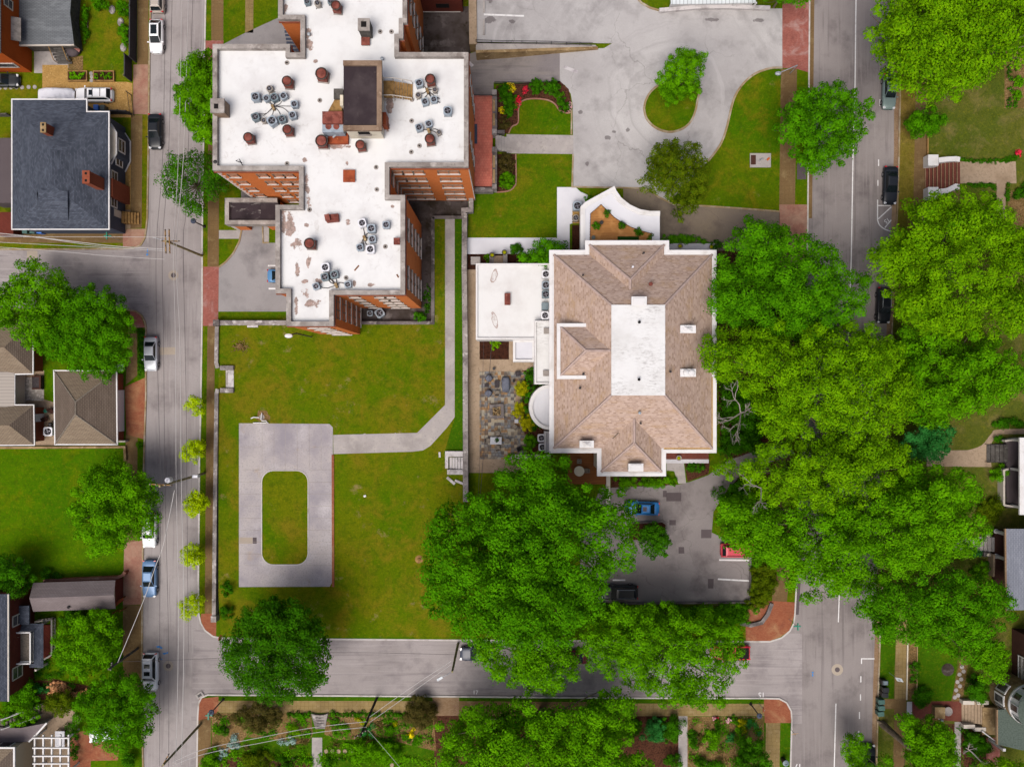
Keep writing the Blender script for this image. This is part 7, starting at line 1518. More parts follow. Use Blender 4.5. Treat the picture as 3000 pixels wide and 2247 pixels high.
# ================================================================== CARS
def carpaint(name, hexc, rough=.28, metal=0.0, g=1.6):
    return simple('car_paint_' + name, hexc, max(rough, .3), .3, metal * .5, None, 0, g)
def car(label, px, py, head, kind, paint, L=4.6, Wd=1.8, roofz=1.45, dy=0, cat='car', roof_extra=None, z0=.02, group='parked cars'):
    p = P(px, py, z0 + .8); o = thing({'suv': 'parked_suv', 'pickup': 'pickup_truck', 'van': 'parked_van'}.get(kind, 'parked_car'), label, cat, (p.x, p.y, z0), R(head), group)
    hl, hw = L / 2, Wd / 2
    suv = kind in ('suv', 'van'); zb = 1.02 if suv or kind == 'pickup' else .93
    st = [(-1.0, .74, .66), (-.985, .88, .8), (-.93, .96, zb * .97), (-.75, 1, zb), (-.3, 1, zb), (.3, 1, zb * .99), (.55, .985, zb * .96), (.8, .95, zb * .89), (.93, .87, zb * .8), (.985, .76, .64), (1.0, .6, .52)]
    vs = []
    for (x, w, z) in st:
        w *= hw; x *= hl
        for (k, q) in ((-.93, .2), (-1, .45), (-.985, z * .8), (-.94, z * .95), (-.8, z), (-.4, z + .025), (.4, z + .025), (.8, z), (.94, z * .95), (.985, z * .8), (1, .45), (.93, .2)): vs.append((x, w * k, min(q, z + .025)))
    n = 12; fs = [(i * n + j, i * n + (j + 1) % n, (i + 1) * n + (j + 1) % n, (i + 1) * n + j) for i in range(len(st) - 1) for j in range(n)] + [tuple(range(n)), tuple(reversed(range((len(st) - 1) * n, len(st) * n)))]
    MB().raw(vs, fs).build('body', paint, o, True, True)
    xf0, xf1, xr1, xr0 = {'sedan': (.40, .08, -.42, -.72), 'hatch': (.46, .12, -.62, -.93), 'suv': (.46, .2, -.82, -.95), 'van': (.52, .3, -.88, -.96), 'pickup': (.42, .18, -.12, -.2)}[kind]
    xf0, xf1, xr1, xr0 = xf0 * hl, xf1 * hl, xr1 * hl, xr0 * hl
    wb, wt, zt = hw * .86, hw * .70, roofz
    base = [(xf0, -wb * .92), (xf0, wb * .92), (xr0, wb * .94), (xr0, -wb * .94)]; top = [(xf1, -wt * .96), (xf1, wt * .96), (xr1, wt * .95), (xr1, -wt * .95)]
    z_ = zb - .02
    def pane(name, i, j, ins=.06):
        a, b, c_, d = Vector((*base[i], z_)), Vector((*base[j], z_)), Vector((*top[j], zt)), Vector((*top[i], zt)); m_ = (a + b + c_ + d) / 4
        q = [m_ + (v - m_) * (1 - ins) for v in (a, b, c_, d)]; nn = (q[1] - q[0]).cross(q[2] - q[1]).normalized(); out = Vector((m_.x, m_.y, 0)); nn = nn if nn.dot(m_ - Vector((0, 0, 1.0))) > 0 else -nn
        MB().face([v + nn * .012 for v in q]).build(name, MAT['glass_car'], o, True)
    cab = [(*q, z_) for q in base] + [(*q, zt) for q in top]
    rx = (xf1 + xr1) / 2; rf = [(rx + (x - rx) * .8, y * .72, zt + .06) for x, y in top]
    MB().raw(cab + rf, [(0, 1, 5, 4), (1, 2, 6, 5), (2, 3, 7, 6), (3, 0, 4, 7), (4, 5, 9, 8), (5, 6, 10, 9), (6, 7, 11, 10), (7, 4, 8, 11), (8, 9, 10, 11)]).build('cabin', paint, o, True)
    pane('windscreen', 0, 1); pane('rear_window', 2, 3, .1); pane('side_window', 1, 2, .1); pane('side_window', 3, 0, .1)
    for sx_ in (.62, -.6):
        for sy_ in (-1, 1):
            vv, ff_ = cyl_x(0, 0, 0, .33, .22, 16); vv = [(y + sx_ * hl, x + sy_ * (hw - .09), z + .33) for x, y, z in vv]
            wl_ = MB().raw(vv, ff_).build('wheel', MAT['tyre'], o, True); vv, ff_ = cyl_x(0, 0, 0, .21, .24, 12); vv = [(y + sx_ * hl, x + sy_ * (hw - .09), z + .33) for x, y, z in vv]
            MB().raw(vv, ff_).build('rim', MAT['rim'], wl_, True)
    for sy_ in (-1, 1):
        MB().box((hl * .93, sy_ * hw * .7, zb * .76), (.28, .3, .13), -sy_ * .45).build('headlight', MAT['lamp_w'], o, True)
        MB().box((-hl * .965, sy_ * hw * .78, zb * .84), (.16, .3, .16), sy_ * .4).build('tail_light', MAT['lamp_r'], o, True)
        MB().box((xf0 - .12, sy_ * (hw + .06), zb + .04), (.14, .2, .13)).build('mirror', paint, o, True)
    if kind == 'suv' or kind == 'van':
        for sy_ in (-1, 1): MB().tube([(xf1 - .1, sy_ * wt * .84, zt + .09), (xr1 + .1, sy_ * wt * .84, zt + .09)], .03, 5).build('roof_rail', MAT['galv' if roof_extra != 'black' else 'iron'], o, True)
    if roof_extra == 'bars':
        for k in (.3, .7): MB().box((xf1 + (xr1 - xf1) * k, 0, zt + .1), (.06, wt * 1.7, .04)).build('roof_bar', MAT['iron'], o, True)
    if roof_extra in ('sunroof', 'bars'): MB().box((xf1 + (xr1 - xf1) * .2, 0, zt + .065), (.5, wt * 1.1, .02)).build('sunroof', MAT['glass_car'], o, True)
    if roof_extra == 'panels':
        for k in (.24, .62): MB().box((xf1 + (xr1 - xf1) * k, 0, zt + .065), (.55, wt * 1.15, .02)).build('sunroof', MAT['glass_car'], o, True)
    if roof_extra == 'glass': MB().face([Vector((rx + (x - rx) * .75, y * .68, zt + .075)) for x, y in top]).build('glass_roof', MAT['glass_car'], o, True)
    if roof_extra == 'greypanel': MB().box((xf1 + (xr1 - xf1) * .35, 0, zt + .065), (.5, wt * .9, .02)).build('sunroof', MAT['patch'], o, True)
    if kind == 'pickup':
        MB().box((-hl * .58, 0, zb + .04), (hl * .66, hw * 1.5, .05)).build('bed', MAT['dark'], o, True)
    return o
PW, PS, PB = carpaint('white', 'F4F4F6', g=1.3), carpaint('silver', 'C4C8D0', .3, .3), carpaint('black', '20242A', .15)
car('beige silver car at the top edge of the west street', 460, -14, 90, 'suv', carpaint('beige', 'C0B4AA'), 4.6, 1.85, 1.6)
car('white hatchback parked by the charcoal fence', 457, 106, 270, 'hatch', PW, 4.4, 1.8, 1.5, roof_extra='glass')
car('black sedan parked beside the slate blue house', 453, 385, 270, 'sedan', PB, 4.6, 1.8, 1.42)
car('white estate car with roof bars on the gravel drive', 274, 278, 180, 'suv', PW, 4.85, 1.85, 1.55, roof_extra='bars', z0=.15)
car('dark grey car beside the orange brick house', 6, 235, 0, 'hatch', carpaint('charcoal', '34383C'), 4.2, 1.75, 1.45, z0=.15)
car('silver sedan parked near the tan street patch', 441, 1037, 270, 'sedan', PS, 4.5, 1.78, 1.42)
car('white car half hidden by the green lot tree', 437, 1553, 270, 'suv', carpaint('pearl', 'E4E6E8', g=1.3), 4.6, 1.82, 1.6)
car('light blue sedan parked beside the long shed', 437, 1696, 270, 'sedan', carpaint('sky_blue', '6C8EB8', .25, .2), 4.9, 1.85, 1.45)
car('white van with dark roof panels near the leaning pole', 440, 1968, 270, 'suv', PW, 5.0, 1.95, 1.75, roof_extra='panels', cat='van')
car('blue car nosing under the white apartment roof', 832, 808, 0, 'sedan', carpaint('blue', '5C90C0', .3), 4.4, 1.75, 1.4, z0=.15)
car('grey green car under the top right tree', 2607, 268, 268, 'sedan', carpaint('grey_green', '7E918F', .28, .2), 4.6, 1.8, 1.45)
car('shiny black sedan by the white hatched marking', 2610, 543, 268, 'sedan', carpaint('gloss_black', '22262E', .1), 5.0, 1.85, 1.45)
car('black car in the shade between the two big trees', 2590, 895, 268, 'suv', PB, 4.7, 1.85, 1.6)
car('bright blue sedan on the dark lower car park', 1882, 1489, 178, 'sedan', carpaint('bright_blue', '2A78BC', .25), 4.5, 1.8, 1.42, z0=.15, roof_extra='greypanel')
car('red sport utility car under the bright tree in the bay', 2165, 1612, 0, 'suv', carpaint('red', 'D84858', .35), 4.7, 1.85, 1.7, z0=.15, roof_extra='black')
car('black sport utility car with silver roof rails in the lower car park', 1815, 1735, 180, 'suv', PB, 4.9, 1.9, 1.75, z0=.15)
car('bright red pickup under the pale tree on the cross street', 2140, 1912, 180, 'pickup', carpaint('bright_red', 'E02C48', .35), 5.2, 1.9, 1.75, cat='pickup truck')
car('dark grey car under the big tree on the cross street', 1398, 1916, 180, 'sedan', carpaint('slate', '4A5060', .25), 4.6, 1.8, 1.42)
car('dark red car in deep shade on the cross street', 1672, 1925, 180, 'sedan', carpaint('maroon', '6A2430', .3), 4.5, 1.8, 1.42)
car('black car at the bottom of the east street', 2545, 2232, 88, 'sedan', PB, 4.6, 1.8, 1.45)
car('white car under the round tree on the orange brick drive', 308, 2150, 190, 'sedan', carpaint('chalk', 'EEF0F2', g=1.3), 4.5, 1.8, 1.45, z0=.15)
# covered car
q = P(162, 279, .8); cvs = MB(); st = [(-2.35, .72, .35), (-2.2, .86, .8), (-1.5, .92, .98), (-.9, .9, 1.25), (-.3, .8, 1.5), (.5, .82, 1.48), (1.1, .88, 1.15), (1.6, .92, 1.0), (2.2, .86, .85), (2.4, .66, .4)]; vs = []; random.seed(2); n = 12
for x, w, z_ in st:
    for j in range(n):
        a = PI * j / (n - 1); k = random.uniform(.96, 1.04); vs.append((x, -w * math.copysign(abs(math.cos(a)) ** .5, math.cos(a)) * k * 1.02, max(.08, z_ * math.sin(a) ** .45 * k)))
cvs.raw(vs, [(i * n + j, i * n + j + 1, (i + 1) * n + j + 1, (i + 1) * n + j) for i in range(len(st) - 1) for j in range(n - 1)] + [tuple(range(n)), tuple(reversed(range((len(st) - 1) * n, len(st) * n)))])
o = cvs.build('covered_car', simple('white_car_cover', 'E6E6EE', .8, .2, g=1.3, var=[(1.2, 'C8C8D2', .5, .7)]), None, True, True); o.location = (q.x, q.y, .15); tag(o, 'car under a white cloth cover on the gravel drive', 'covered car')
# ================================================================== TREES AND SHRUBS
rng = np.random.default_rng(11)
def inside(px, py, poly):
    r = np.zeros(len(px), bool); n = len(poly); j = n - 1
    for i in range(n):
        xi, yi = poly[i]; xj, yj = poly[j]
        c_ = ((yi > py) != (yj > py)) & (px < (xj - xi) * (py - yi) / (yj - yi + 1e-9) + xi); r ^= c_; j = i
    return r
def edge_dist(px, py, poly):
    d = np.full(len(px), 1e9); n = len(poly)
    for i in range(n):
        ax, ay = poly[i]; bx, by = poly[(i + 1) % n]; vx, vy = bx - ax, by - ay
        t_ = np.clip(((px - ax) * vx + (py - ay) * vy) / (vx * vx + vy * vy + 1e-9), 0, 1)
        d = np.minimum(d, np.hypot(px - ax - t_ * vx, py - ay - t_ * vy))
    return d
def quads_mesh(name, c_, nrm, size, asp, mat, parent, off):
    n = len(c_); nrm = nrm / np.linalg.norm(nrm, axis=1, keepdims=True)
    rv = rng.normal(size=(n, 3)); u = np.cross(nrm, rv); u /= np.linalg.norm(u, axis=1, keepdims=True) + 1e-9; v = np.cross(nrm, u)
    a = (size * .5)[:, None]; b = (size * .5 * asp)[:, None]
    fold = nrm * (size * .12)[:, None]
    V_ = np.stack([c_ - u * a, c_ - v * b + fold, c_ + u * a, c_ + v * b + fold], 1).reshape(-1, 3) - np.array(off)
    me = bpy.data.meshes.new(name); me.vertices.add(4 * n); me.vertices.foreach_set('co', V_.astype(np.float32).ravel())
    me.loops.add(4 * n); me.loops.foreach_set('vertex_index', np.arange(4 * n, dtype=np.int32)); me.polygons.add(n)
    me.polygons.foreach_set('loop_start', np.arange(0, 4 * n, 4, dtype=np.int32)); me.polygons.foreach_set('loop_total', np.full(n, 4, np.int32))
    me.materials.append(mat); me.update(); me.validate()
    o = bpy.data.objects.new(name, me); C.objects.link(o); o.parent = parent
    if parent is not None: BASE[o.name] = Vector(off)
    return o
def tree(label, outline, top, mat, lobe=1.15, leaf=.34, dens=1.0, name='tree', base_frac=.35, trunk=None, gaps=0.0, group=None, cat='tree', jag=.16, bark='bark', zg=.13, flat=.8, twigs=0):
    """outline: picture points round the crown; top: its height in metres."""
    zb = zg + (top - zg) * base_frac
    o_ = np.array(outline, float); cxp, cyp = o_.mean(0)
    base = P(cxp, cyp, top * .5) if trunk is None else P(*trunk, 0); base.z = zg
    root = thing(name, label, cat, base, 0, group)
    zm = zb + (top - zb) * .55; km = (1 - zm / H) / S; rl = lobe / km
    # jagged outline
    area = 0.0
    for i in range(len(o_)): area += o_[i][0] * o_[(i + 1) % len(o_)][1] - o_[(i + 1) % len(o_)][0] * o_[i][1]
    area = abs(area) / 2; Rm = math.sqrt(area / PI)
    lo, hi = o_.min(0), o_.max(0)
    pts = []
    cell = rl * 1.32
    cand = rng.uniform(lo, hi, (int(area / cell ** 2 * 60) + 60, 2)); cand = cand[inside(cand[:, 0], cand[:, 1], outline)]
    d = edge_dist(cand[:, 0], cand[:, 1], outline) if len(cand) else np.array([])
    keep = d > rl * rng.uniform(.0, .8, len(d)); cand, d = cand[keep], d[keep]
    sel = []
    for i in range(len(cand)):
        q = cand[i]
        if all((q[0] - s_[0]) ** 2 + (q[1] - s_[1]) ** 2 > cell ** 2 for s_ in sel): sel.append((q[0], q[1], d[i]))
        if len(sel) > 420: break
    if gaps: sel = [s_ for s_ in sel if rng.random() > gaps]
    if not sel: sel = [(cxp, cyp, Rm)]
    sel = np.array(sel)
    dn = np.clip(sel[:, 2] / (Rm * .85), 0, 1)
    dome = np.sqrt(1 - (1 - dn) ** 2)
    zl = zb + (top - lobe - zb) * (.28 + .72 * dome) + rng.normal(0, min(1.3, lobe * .95), len(sel)); zl = np.clip(zl, zb, top - lobe * .5)
    rr_ = lobe * rng.uniform(.75, 1.25, len(sel)) * np.clip(.5 + sel[:, 2] / (rl * 2.4), .5, 1)
    # a lower, inner layer so that nothing reads as a shell
    k2 = rng.random(len(sel)) < .8
    L = [(sel[:, 0], sel[:, 1], zl, rr_)]
    jx = rng.normal(0, rl * .6, (len(sel), 2))
    zc = cxp + (sel[k2, 0] + jx[k2, 0] - cxp) * .88, cyp + (sel[k2, 1] + jx[k2, 1] - cyp) * .88
    L.append((zc[0], zc[1], np.maximum(zb * .85, zl[k2] - lobe * 2.4), rr_[k2] * 1.35))
    X, Y, Z, RR = [np.concatenate([l_[i] for l_ in L]) for i in range(4)]
    kz = (1 - Z / H) / S; wx_, wy_ = (X - CX) * kz, (CY - Y) * kz
    leaf = leaf * .9; nt_ = len(sel); wgt = np.where(np.arange(len(X)) < nt_, 26.0, 15.0)
    cnt = np.maximum(14, (dens * wgt * (RR / leaf) ** 2)).astype(int)
    idx = np.repeat(np.arange(len(X)), cnt); n = len(idx)
    dv = rng.normal(size=(n, 3)); dv /= np.linalg.norm(dv, axis=1, keepdims=True); dv[:, 2] = np.where(dv[:, 2] < -.15, -dv[:, 2], dv[:, 2])
    rad = RR[idx] * (.7 + .34 * rng.random(n) ** .6) * (1 + rng.normal(0, jag, n))
    c_ = np.stack([wx_[idx] + dv[:, 0] * rad, wy_[idx] + dv[:, 1] * rad, Z[idx] + dv[:, 2] * rad * flat], 1)
    nrm = dv + rng.normal(0, .33, (n, 3)) + np.array([0, 0, .25])
    size = leaf * rng.uniform(.6, 1.45, n)
    quads_mesh('crown', c_, nrm, size, .58, mat, root, base)
    b = MB(); tr = max(.12, min(.5, W(Rm, 8) * .055)); cp = P(cxp, cyp, zm)
    b.tube([base - Vector((0, 0, .2)), base.lerp(Vector((cp.x, cp.y, zb)), .6), Vector((cp.x, cp.y, zb + (top - zb) * .35))], tr * 1.2, 8, tr * .55)
    m_ = min(len(sel), 14 + twigs)
    for i in rng.choice(len(sel), m_, replace=False):
        e = Vector(((sel[i, 0] - CX) * (1 - zl[i] / H) / S, (CY - sel[i, 1]) * (1 - zl[i] / H) / S, zl[i])); s_ = Vector((cp.x, cp.y, zb + (top - zb) * .1)); md = s_.lerp(e, .55) + Vector((0, 0, -.9))
        b.tube([s_, md, e - Vector((0, 0, lobe * 1.1))], tr * .32, 5, tr * .08)
    b.build('trunk', MAT[bark], root)
    return root
def blob(cx, cy, rx, ry, n=14, j=.12, seed=0, rot=0.0):
    r = random.Random(int(cx * 7 + cy) + seed); out = []
    for i in range(n):
        a = 2 * PI * i / n; k = 1 + r.uniform(-j, j); u, v = rx * k * math.cos(a), ry * k * math.sin(a)
        out.append((cx + u * math.cos(rot) - v * math.sin(rot), cy + u * math.sin(rot) + v * math.cos(rot)))
    return out
def shrub(label, outline, top, mat, lobe=.4, leaf=.18, name='shrub', cat='shrub', group=None, z=B0, dens=1.0, **k):
    return tree(label, outline, top, MAT[mat], lobe, leaf, dens, name, .15, None, 0, group, cat, zg=z, **k)
M_ = MAT
# street and garden trees of the west side
tree('bright tree half behind the west parapet of the apartment roof', [(560, 158), (600, 150), (650, 150), (690, 200), (700, 300), (660, 390), (615, 425), (580, 412), (555, 385), (530, 340), (512, 300), (506, 255), (525, 225), (540, 190)], 11, M_['lf_mid'], .85, .28, 1.5)
tree('thin dull tree with gaps below the west wing corner', [(500, 455), (540, 430), (600, 425), (660, 470), (690, 540), (650, 600), (590, 632), (550, 640), (520, 600), (480, 570), (455, 535), (470, 500)], 8, M_['lf_dark'], .8, .27, .55, gaps=.25, twigs=20)
tree('left one of two joined round trees on the side street', [(60, 770), (100, 760), (150, 775), (190, 790), (205, 830), (185, 900), (190, 960), (150, 1010), (90, 1030), (60, 1000), (30, 965), (-40, 960), (-60, 860), (-10, 830), (35, 830)], 10, M_['lf_mid'], .95, .30)
tree('right one of two joined round trees, above the garage roof', [(270, 828), (320, 845), (360, 875), (385, 920), (397, 970), (390, 1030), (370, 1080), (330, 1100), (270, 1118), (215, 1095), (160, 1065), (110, 1030), (100, 960), (130, 900), (190, 850)], 10, M_['lf_deep'], .8, .26)
tree('round tree over the green lot and the white car', [(330, 1345), (390, 1355), (420, 1375), (440, 1400), (470, 1440), (472, 1480), (465, 1530), (420, 1575), (375, 1600), (320, 1625), (270, 1610), (225, 1580), (205, 1520), (205, 1470), (225, 1410), (270, 1370)], 10, M_['lf_mid'], .95, .28, twigs=10)
tree('dark tree at the west edge above the shed', blob(25, 1690, 68, 62), 7, M_['lf_dark'], .8, .27)
tree('yellow flecked tree beside the balcony house porch', [(230, 1795), (300, 1785), (345, 1810), (360, 1850), (345, 1910), (335, 1950), (290, 1975), (240, 2005), (200, 1980), (160, 1930), (150, 1880), (165, 1840)], 8, M_['lf_mid'], .8, .27)
tree('dense round tree overhanging the white van', [(350, 1958), (400, 1975), (440, 2000), (463, 2040), (458, 2100), (450, 2150), (410, 2190), (360, 2205), (310, 2200), (265, 2160), (225, 2120), (215, 2070), (235, 2030), (290, 1985)], 9, M_['lf_deep'], .8, .25)
SY = [(574, 1186, 29, 'topmost of the five small yellow green street trees'), (568, 1325, 37, 'second from the top of the five small yellow green street trees'), (571, 1477, 36, 'middle one of the five small yellow green street trees'), (564, 1622, 35, 'second from the bottom of the five small yellow green street trees'), (566, 1770, 38, 'bottom one of the five small yellow green street trees')]
for x, y, r, lb in SY: tree(lb, blob(x, y, r, r * .95, 10, .2), 4.6, M_['lf_yellow'], .5, .22, 1.0, group='small yellow green trees on the street edge', jag=.22)
tree('large dark round street tree on the cross street', [(790, 1745), (850, 1755), (910, 1785), (950, 1830), (960, 1890), (975, 1960), (955, 2000), (900, 2040), (815, 2065), (730, 2045), (680, 2000), (655, 1930), (650, 1880), (680, 1830), (710, 1780)], 13, M_['lf_dark'], .8, .27, 1.1, jag=.25)
# loop and forecourt trees
tree('leaning bright tree on the teardrop island', [(1975, 150), (2005, 147), (2022, 147), (2045, 154), (2075, 156), (2072, 185), (2062, 210), (2055, 250), (2045, 290), (2000, 300), (1965, 303), (1950, 310), (1950, 290), (1935, 285), (1920, 235), (1935, 210), (1955, 180)], 7.5, M_['lf_mid'], .6, .22, 1.1)
tree('olive green tree over the kerb of the east lawn', [(1965, 402), (2010, 408), (2040, 425), (2065, 450), (2080, 490), (2075, 530), (2060, 580), (2030, 620), (2000, 650), (1985, 662), (1980, 640), (1995, 610), (1960, 590), (1910, 565), (1885, 550), (1872, 530), (1895, 500), (1898, 470), (1910, 430), (1940, 425)], 9, M_['lf_olive'], .7, .25, .95, gaps=.06)
tree('round green street tree on the east verge', [(2400, 245), (2440, 240), (2490, 255), (2530, 280), (2560, 310), (2555, 360), (2530, 400), (2500, 450), (2470, 480), (2420, 500), (2390, 510), (2350, 490), (2300, 460), (2270, 400), (2275, 350), (2290, 320), (2330, 270)], 11, M_['lf_deep'], .95, .30)
tree('huge tree filling the top right corner', [(2570, -90), (2900, -90), (3120, -80), (3150, 150), (3000, 150), (2950, 180), (2900, 225), (2850, 265), (2790, 300), (2745, 315), (2700, 290), (2660, 265), (2600, 255), (2570, 190), (2550, 130), (2545, 60), (2580, 10)], 17, M_['lf_bright'], 1.35, .36, twigs=20)
tree('small round tree below the huge top right tree', [(2700, 320), (2745, 318), (2770, 345), (2755, 375), (2720, 400), (2690, 405), (2660, 390), (2652, 365), (2670, 340)], 5, M_['lf_deep'], .6, .24)
tree('small tree at the top of the red brick crossing', blob(2300, -25, 75, 45), 9, M_['lf_deep'], .8, .28)
tree('big round tree right of the mansion, north one', [(2180, 640), (2260, 650), (2310, 680), (2370, 690), (2410, 710), (2450, 740), (2520, 790), (2545, 830), (2540, 900), (2500, 960), (2420, 1000), (2320, 1010), (2200, 985), (2120, 950), (2070, 905), (2075, 860), (2095, 800), (2110, 740), (2130, 690)], 15, M_['lf_deep'], 1.15, .32, 1.1)
tree('pale green tree behind the white stair walls', [(2750, 560), (2830, 545), (2900, 570), (2960, 600), (3000, 640), (3120, 700), (3150, 850), (3020, 980), (2920, 990), (2850, 985), (2780, 990), (2700, 975), (2640, 940), (2600, 880), (2560, 800), (2530, 760), (2545, 710), (2600, 710), (2640, 650), (2690, 600)], 16, M_['lf_bright'], 1.2, .33, 1.0, gaps=.04, twigs=20)
tree('dark tree in the shade below the pale green tree', [(2630, 960), (2760, 970), (2880, 985), (2990, 1020), (3060, 1080), (3000, 1160), (2920, 1190), (2850, 1215), (2780, 1240), (2700, 1250), (2640, 1220), (2610, 1120), (2610, 1020)], 11, M_['lf_mid'], 1.2, .33)
tree('bright leafed tree beside the mansion eaves', [(2060, 970), (2150, 960), (2280, 940), (2400, 950), (2520, 940), (2600, 960), (2650, 1030), (2690, 1110), (2680, 1220), (2600, 1290), (2500, 1330), (2400, 1330), (2300, 1310), (2230, 1270), (2210, 1200), (2170, 1130), (2100, 1110), (2050, 1060), (2045, 1010)], 16, M_['lf_bright'], 1.05, .31, .95, gaps=.06, twigs=20)
tree('yellow green tree over the lower car park edge', [(2080, 1370), (2150, 1350), (2220, 1310), (2340, 1290), (2450, 1280), (2560, 1270), (2660, 1310), (2650, 1400), (2600, 1470), (2500, 1500), (2400, 1500), (2300, 1480), (2230, 1500), (2200, 1450), (2150, 1420)], 16, M_['lf_bright'], 1.0, .31, .95, gaps=.07, twigs=20)
tree('wide green tree hiding the red car', [(2100, 1470), (2180, 1440), (2270, 1490), (2400, 1480), (2550, 1440), (2680, 1350), (2780, 1355), (2860, 1400), (2890, 1440), (2860, 1500), (2905, 1540), (2870, 1620), (2800, 1650), (2720, 1680), (2650, 1700), (2560, 1720), (2480, 1740), (2390, 1750), (2370, 1770), (2300, 1710), (2260, 1650), (2210, 1650), (2130, 1600), (2110, 1560), (2085, 1510)], 15, M_['lf_mid'], 1.15, .32, 1.05, gaps=.03, twigs=10)
tree('dark green tree in front of the grey roofed house', [(2560, 1700), (2650, 1690), (2760, 1660), (2860, 1680), (2920, 1700), (2975, 1760), (2980, 1800), (2930, 1850), (2890, 1920), (2860, 1960), (2790, 1930), (2720, 1890), (2640, 1880), (2570, 1870), (2530, 1830), (2500, 1790), (2520, 1740)], 12, M_['lf_deep'], 1.1, .31)
tree('blue green tree beside the pale porch walk', [(2700, 1245), (2780, 1235), (2805, 1270), (2790, 1310), (2760, 1345), (2710, 1352), (2660, 1340), (2640, 1300), (2660, 1260)], 8, M_['lf_bluish'], .8, .28)
tree('dark green tree between the wood chips and the stone house', [(2880, 1880), (2930, 1880), (2955, 1920), (2960, 1960), (2920, 2000), (2870, 1990), (2850, 1940), (2850, 1900)], 8, M_['lf_mid'], .8, .28)
tree('very large tree over the south lawn corner', [(1470, 1335), (1540, 1325), (1610, 1322), (1660, 1345), (1668, 1395), (1700, 1420), (1740, 1425), (1790, 1440), (1830, 1430), (1860, 1470), (1870, 1530), (1885, 1600), (1870, 1640), (1830, 1670), (1790, 1700), (1770, 1760), (1760, 1810), (1700, 1850), (1690, 1910), (1560, 1920), (1500, 1900), (1420, 1890), (1340, 1880), (1310, 1830), (1260, 1790), (1235, 1740), (1220, 1690), (1245, 1660), (1240, 1590), (1265, 1520), (1310, 1480), (1370, 1450), (1440, 1440), (1450, 1380)], 19, M_['lf_deep'], 1.25, .34, 1.05, twigs=30, trunk=(1530, 1560))
tree('green tree leaning over the cross street under the largest tree', [(1400, 1880), (1520, 1860), (1640, 1870), (1700, 1900), (1690, 1960), (1680, 2010), (1620, 2030), (1540, 2040), (1490, 2020), (1440, 1970), (1395, 1930)], 12, M_['lf_mid'], 1.05, .31)
tree('pale feathery tree over the red pickup', [(1830, 1760), (1960, 1770), (2080, 1790), (2150, 1830), (2185, 1850), (2175, 1900), (2185, 1945), (2150, 1985), (2115, 2030), (2120, 2060), (2050, 2075), (1990, 2075), (1930, 2070), (1870, 2010), (1790, 2000), (1720, 1960), (1700, 1900), (1720, 1830), (1770, 1780)], 12, M_['lf_mid'], .95, .29, .95, gaps=.04, twigs=10)
tree('wide tree at the bottom middle of the south garden', [(1400, 2040), (1470, 2060), (1560, 2050), (1640, 2080), (1720, 2060), (1790, 2010), (1860, 2040), (1870, 2110), (1860, 2180), (1910, 2230), (1920, 2330), (1600, 2360), (1300, 2330), (1275, 2230), (1290, 2180), (1270, 2120), (1330, 2100)], 13, M_['lf_mid'], 1.1, .31, twigs=10)
tree('dark drooping tree beside the blue car island', [(1880, 1540), (1920, 1530), (1945, 1548), (1960, 1575), (1965, 1592), (1945, 1610), (1955, 1638), (1930, 1625), (1910, 1640), (1890, 1615), (1870, 1590), (1868, 1555)], 6, M_['lf_dark'], .5, .24)
tree('white flecked tree at the corner of the flat roof', [(1530, 735), (1560, 720), (1585, 690), (1605, 705), (1640, 710), (1655, 700), (1660, 725), (1660, 760), (1640, 785), (1570, 785), (1520, 765), (1515, 745)], 6, M_['lf_deep'], .6, .24)
tree('conifer at the bottom edge of the wood chip garden', [(2185, 2160), (2215, 2165), (2245, 2195), (2262, 2240), (2250, 2300), (2190, 2320), (2140, 2290), (2150, 2230), (2160, 2190)], 6, M_['lf_dark'], .6, .24, jag=.25)
tree('thin tree over the black car at the bottom of the east street', [(2490, 2145), (2520, 2140), (2545, 2170), (2545, 2210), (2560, 2240), (2610, 2200), (2620, 2290), (2500, 2300), (2500, 2260), (2470, 2220), (2457, 2180), (2475, 2165)], 7, M_['lf_mid'], .65, .25, .8)
tree('dark green tree beside the leaning trunk', [(2630, 2092), (2670, 2090), (2700, 2110), (2730, 2095), (2760, 2110), (2790, 2150), (2805, 2220), (2800, 2300), (2640, 2300), (2650, 2200), (2640, 2150), (2622, 2120)], 9, M_['lf_mid'], .85, .28)
tree('green tree at the bottom right by the brick walk', blob(2930, 2260, 75, 40), 6, M_['lf_bright'], .6, .26, .8, gaps=.15)
shrub('dark undergrowth behind the bleached dead branches', [(2105, 1110), (2180, 1120), (2240, 1130), (2235, 1230), (2230, 1330), (2150, 1335), (2110, 1320), (2115, 1220)], 3.5, 'lf_dark', .8, .27)
shrub('dark undergrowth at the kerb below the yellow green tree', [(2115, 1420), (2180, 1400), (2240, 1440), (2240, 1560), (2180, 1590), (2110, 1550), (2100, 1490)], 3, 'lf_dark', .8, .27)
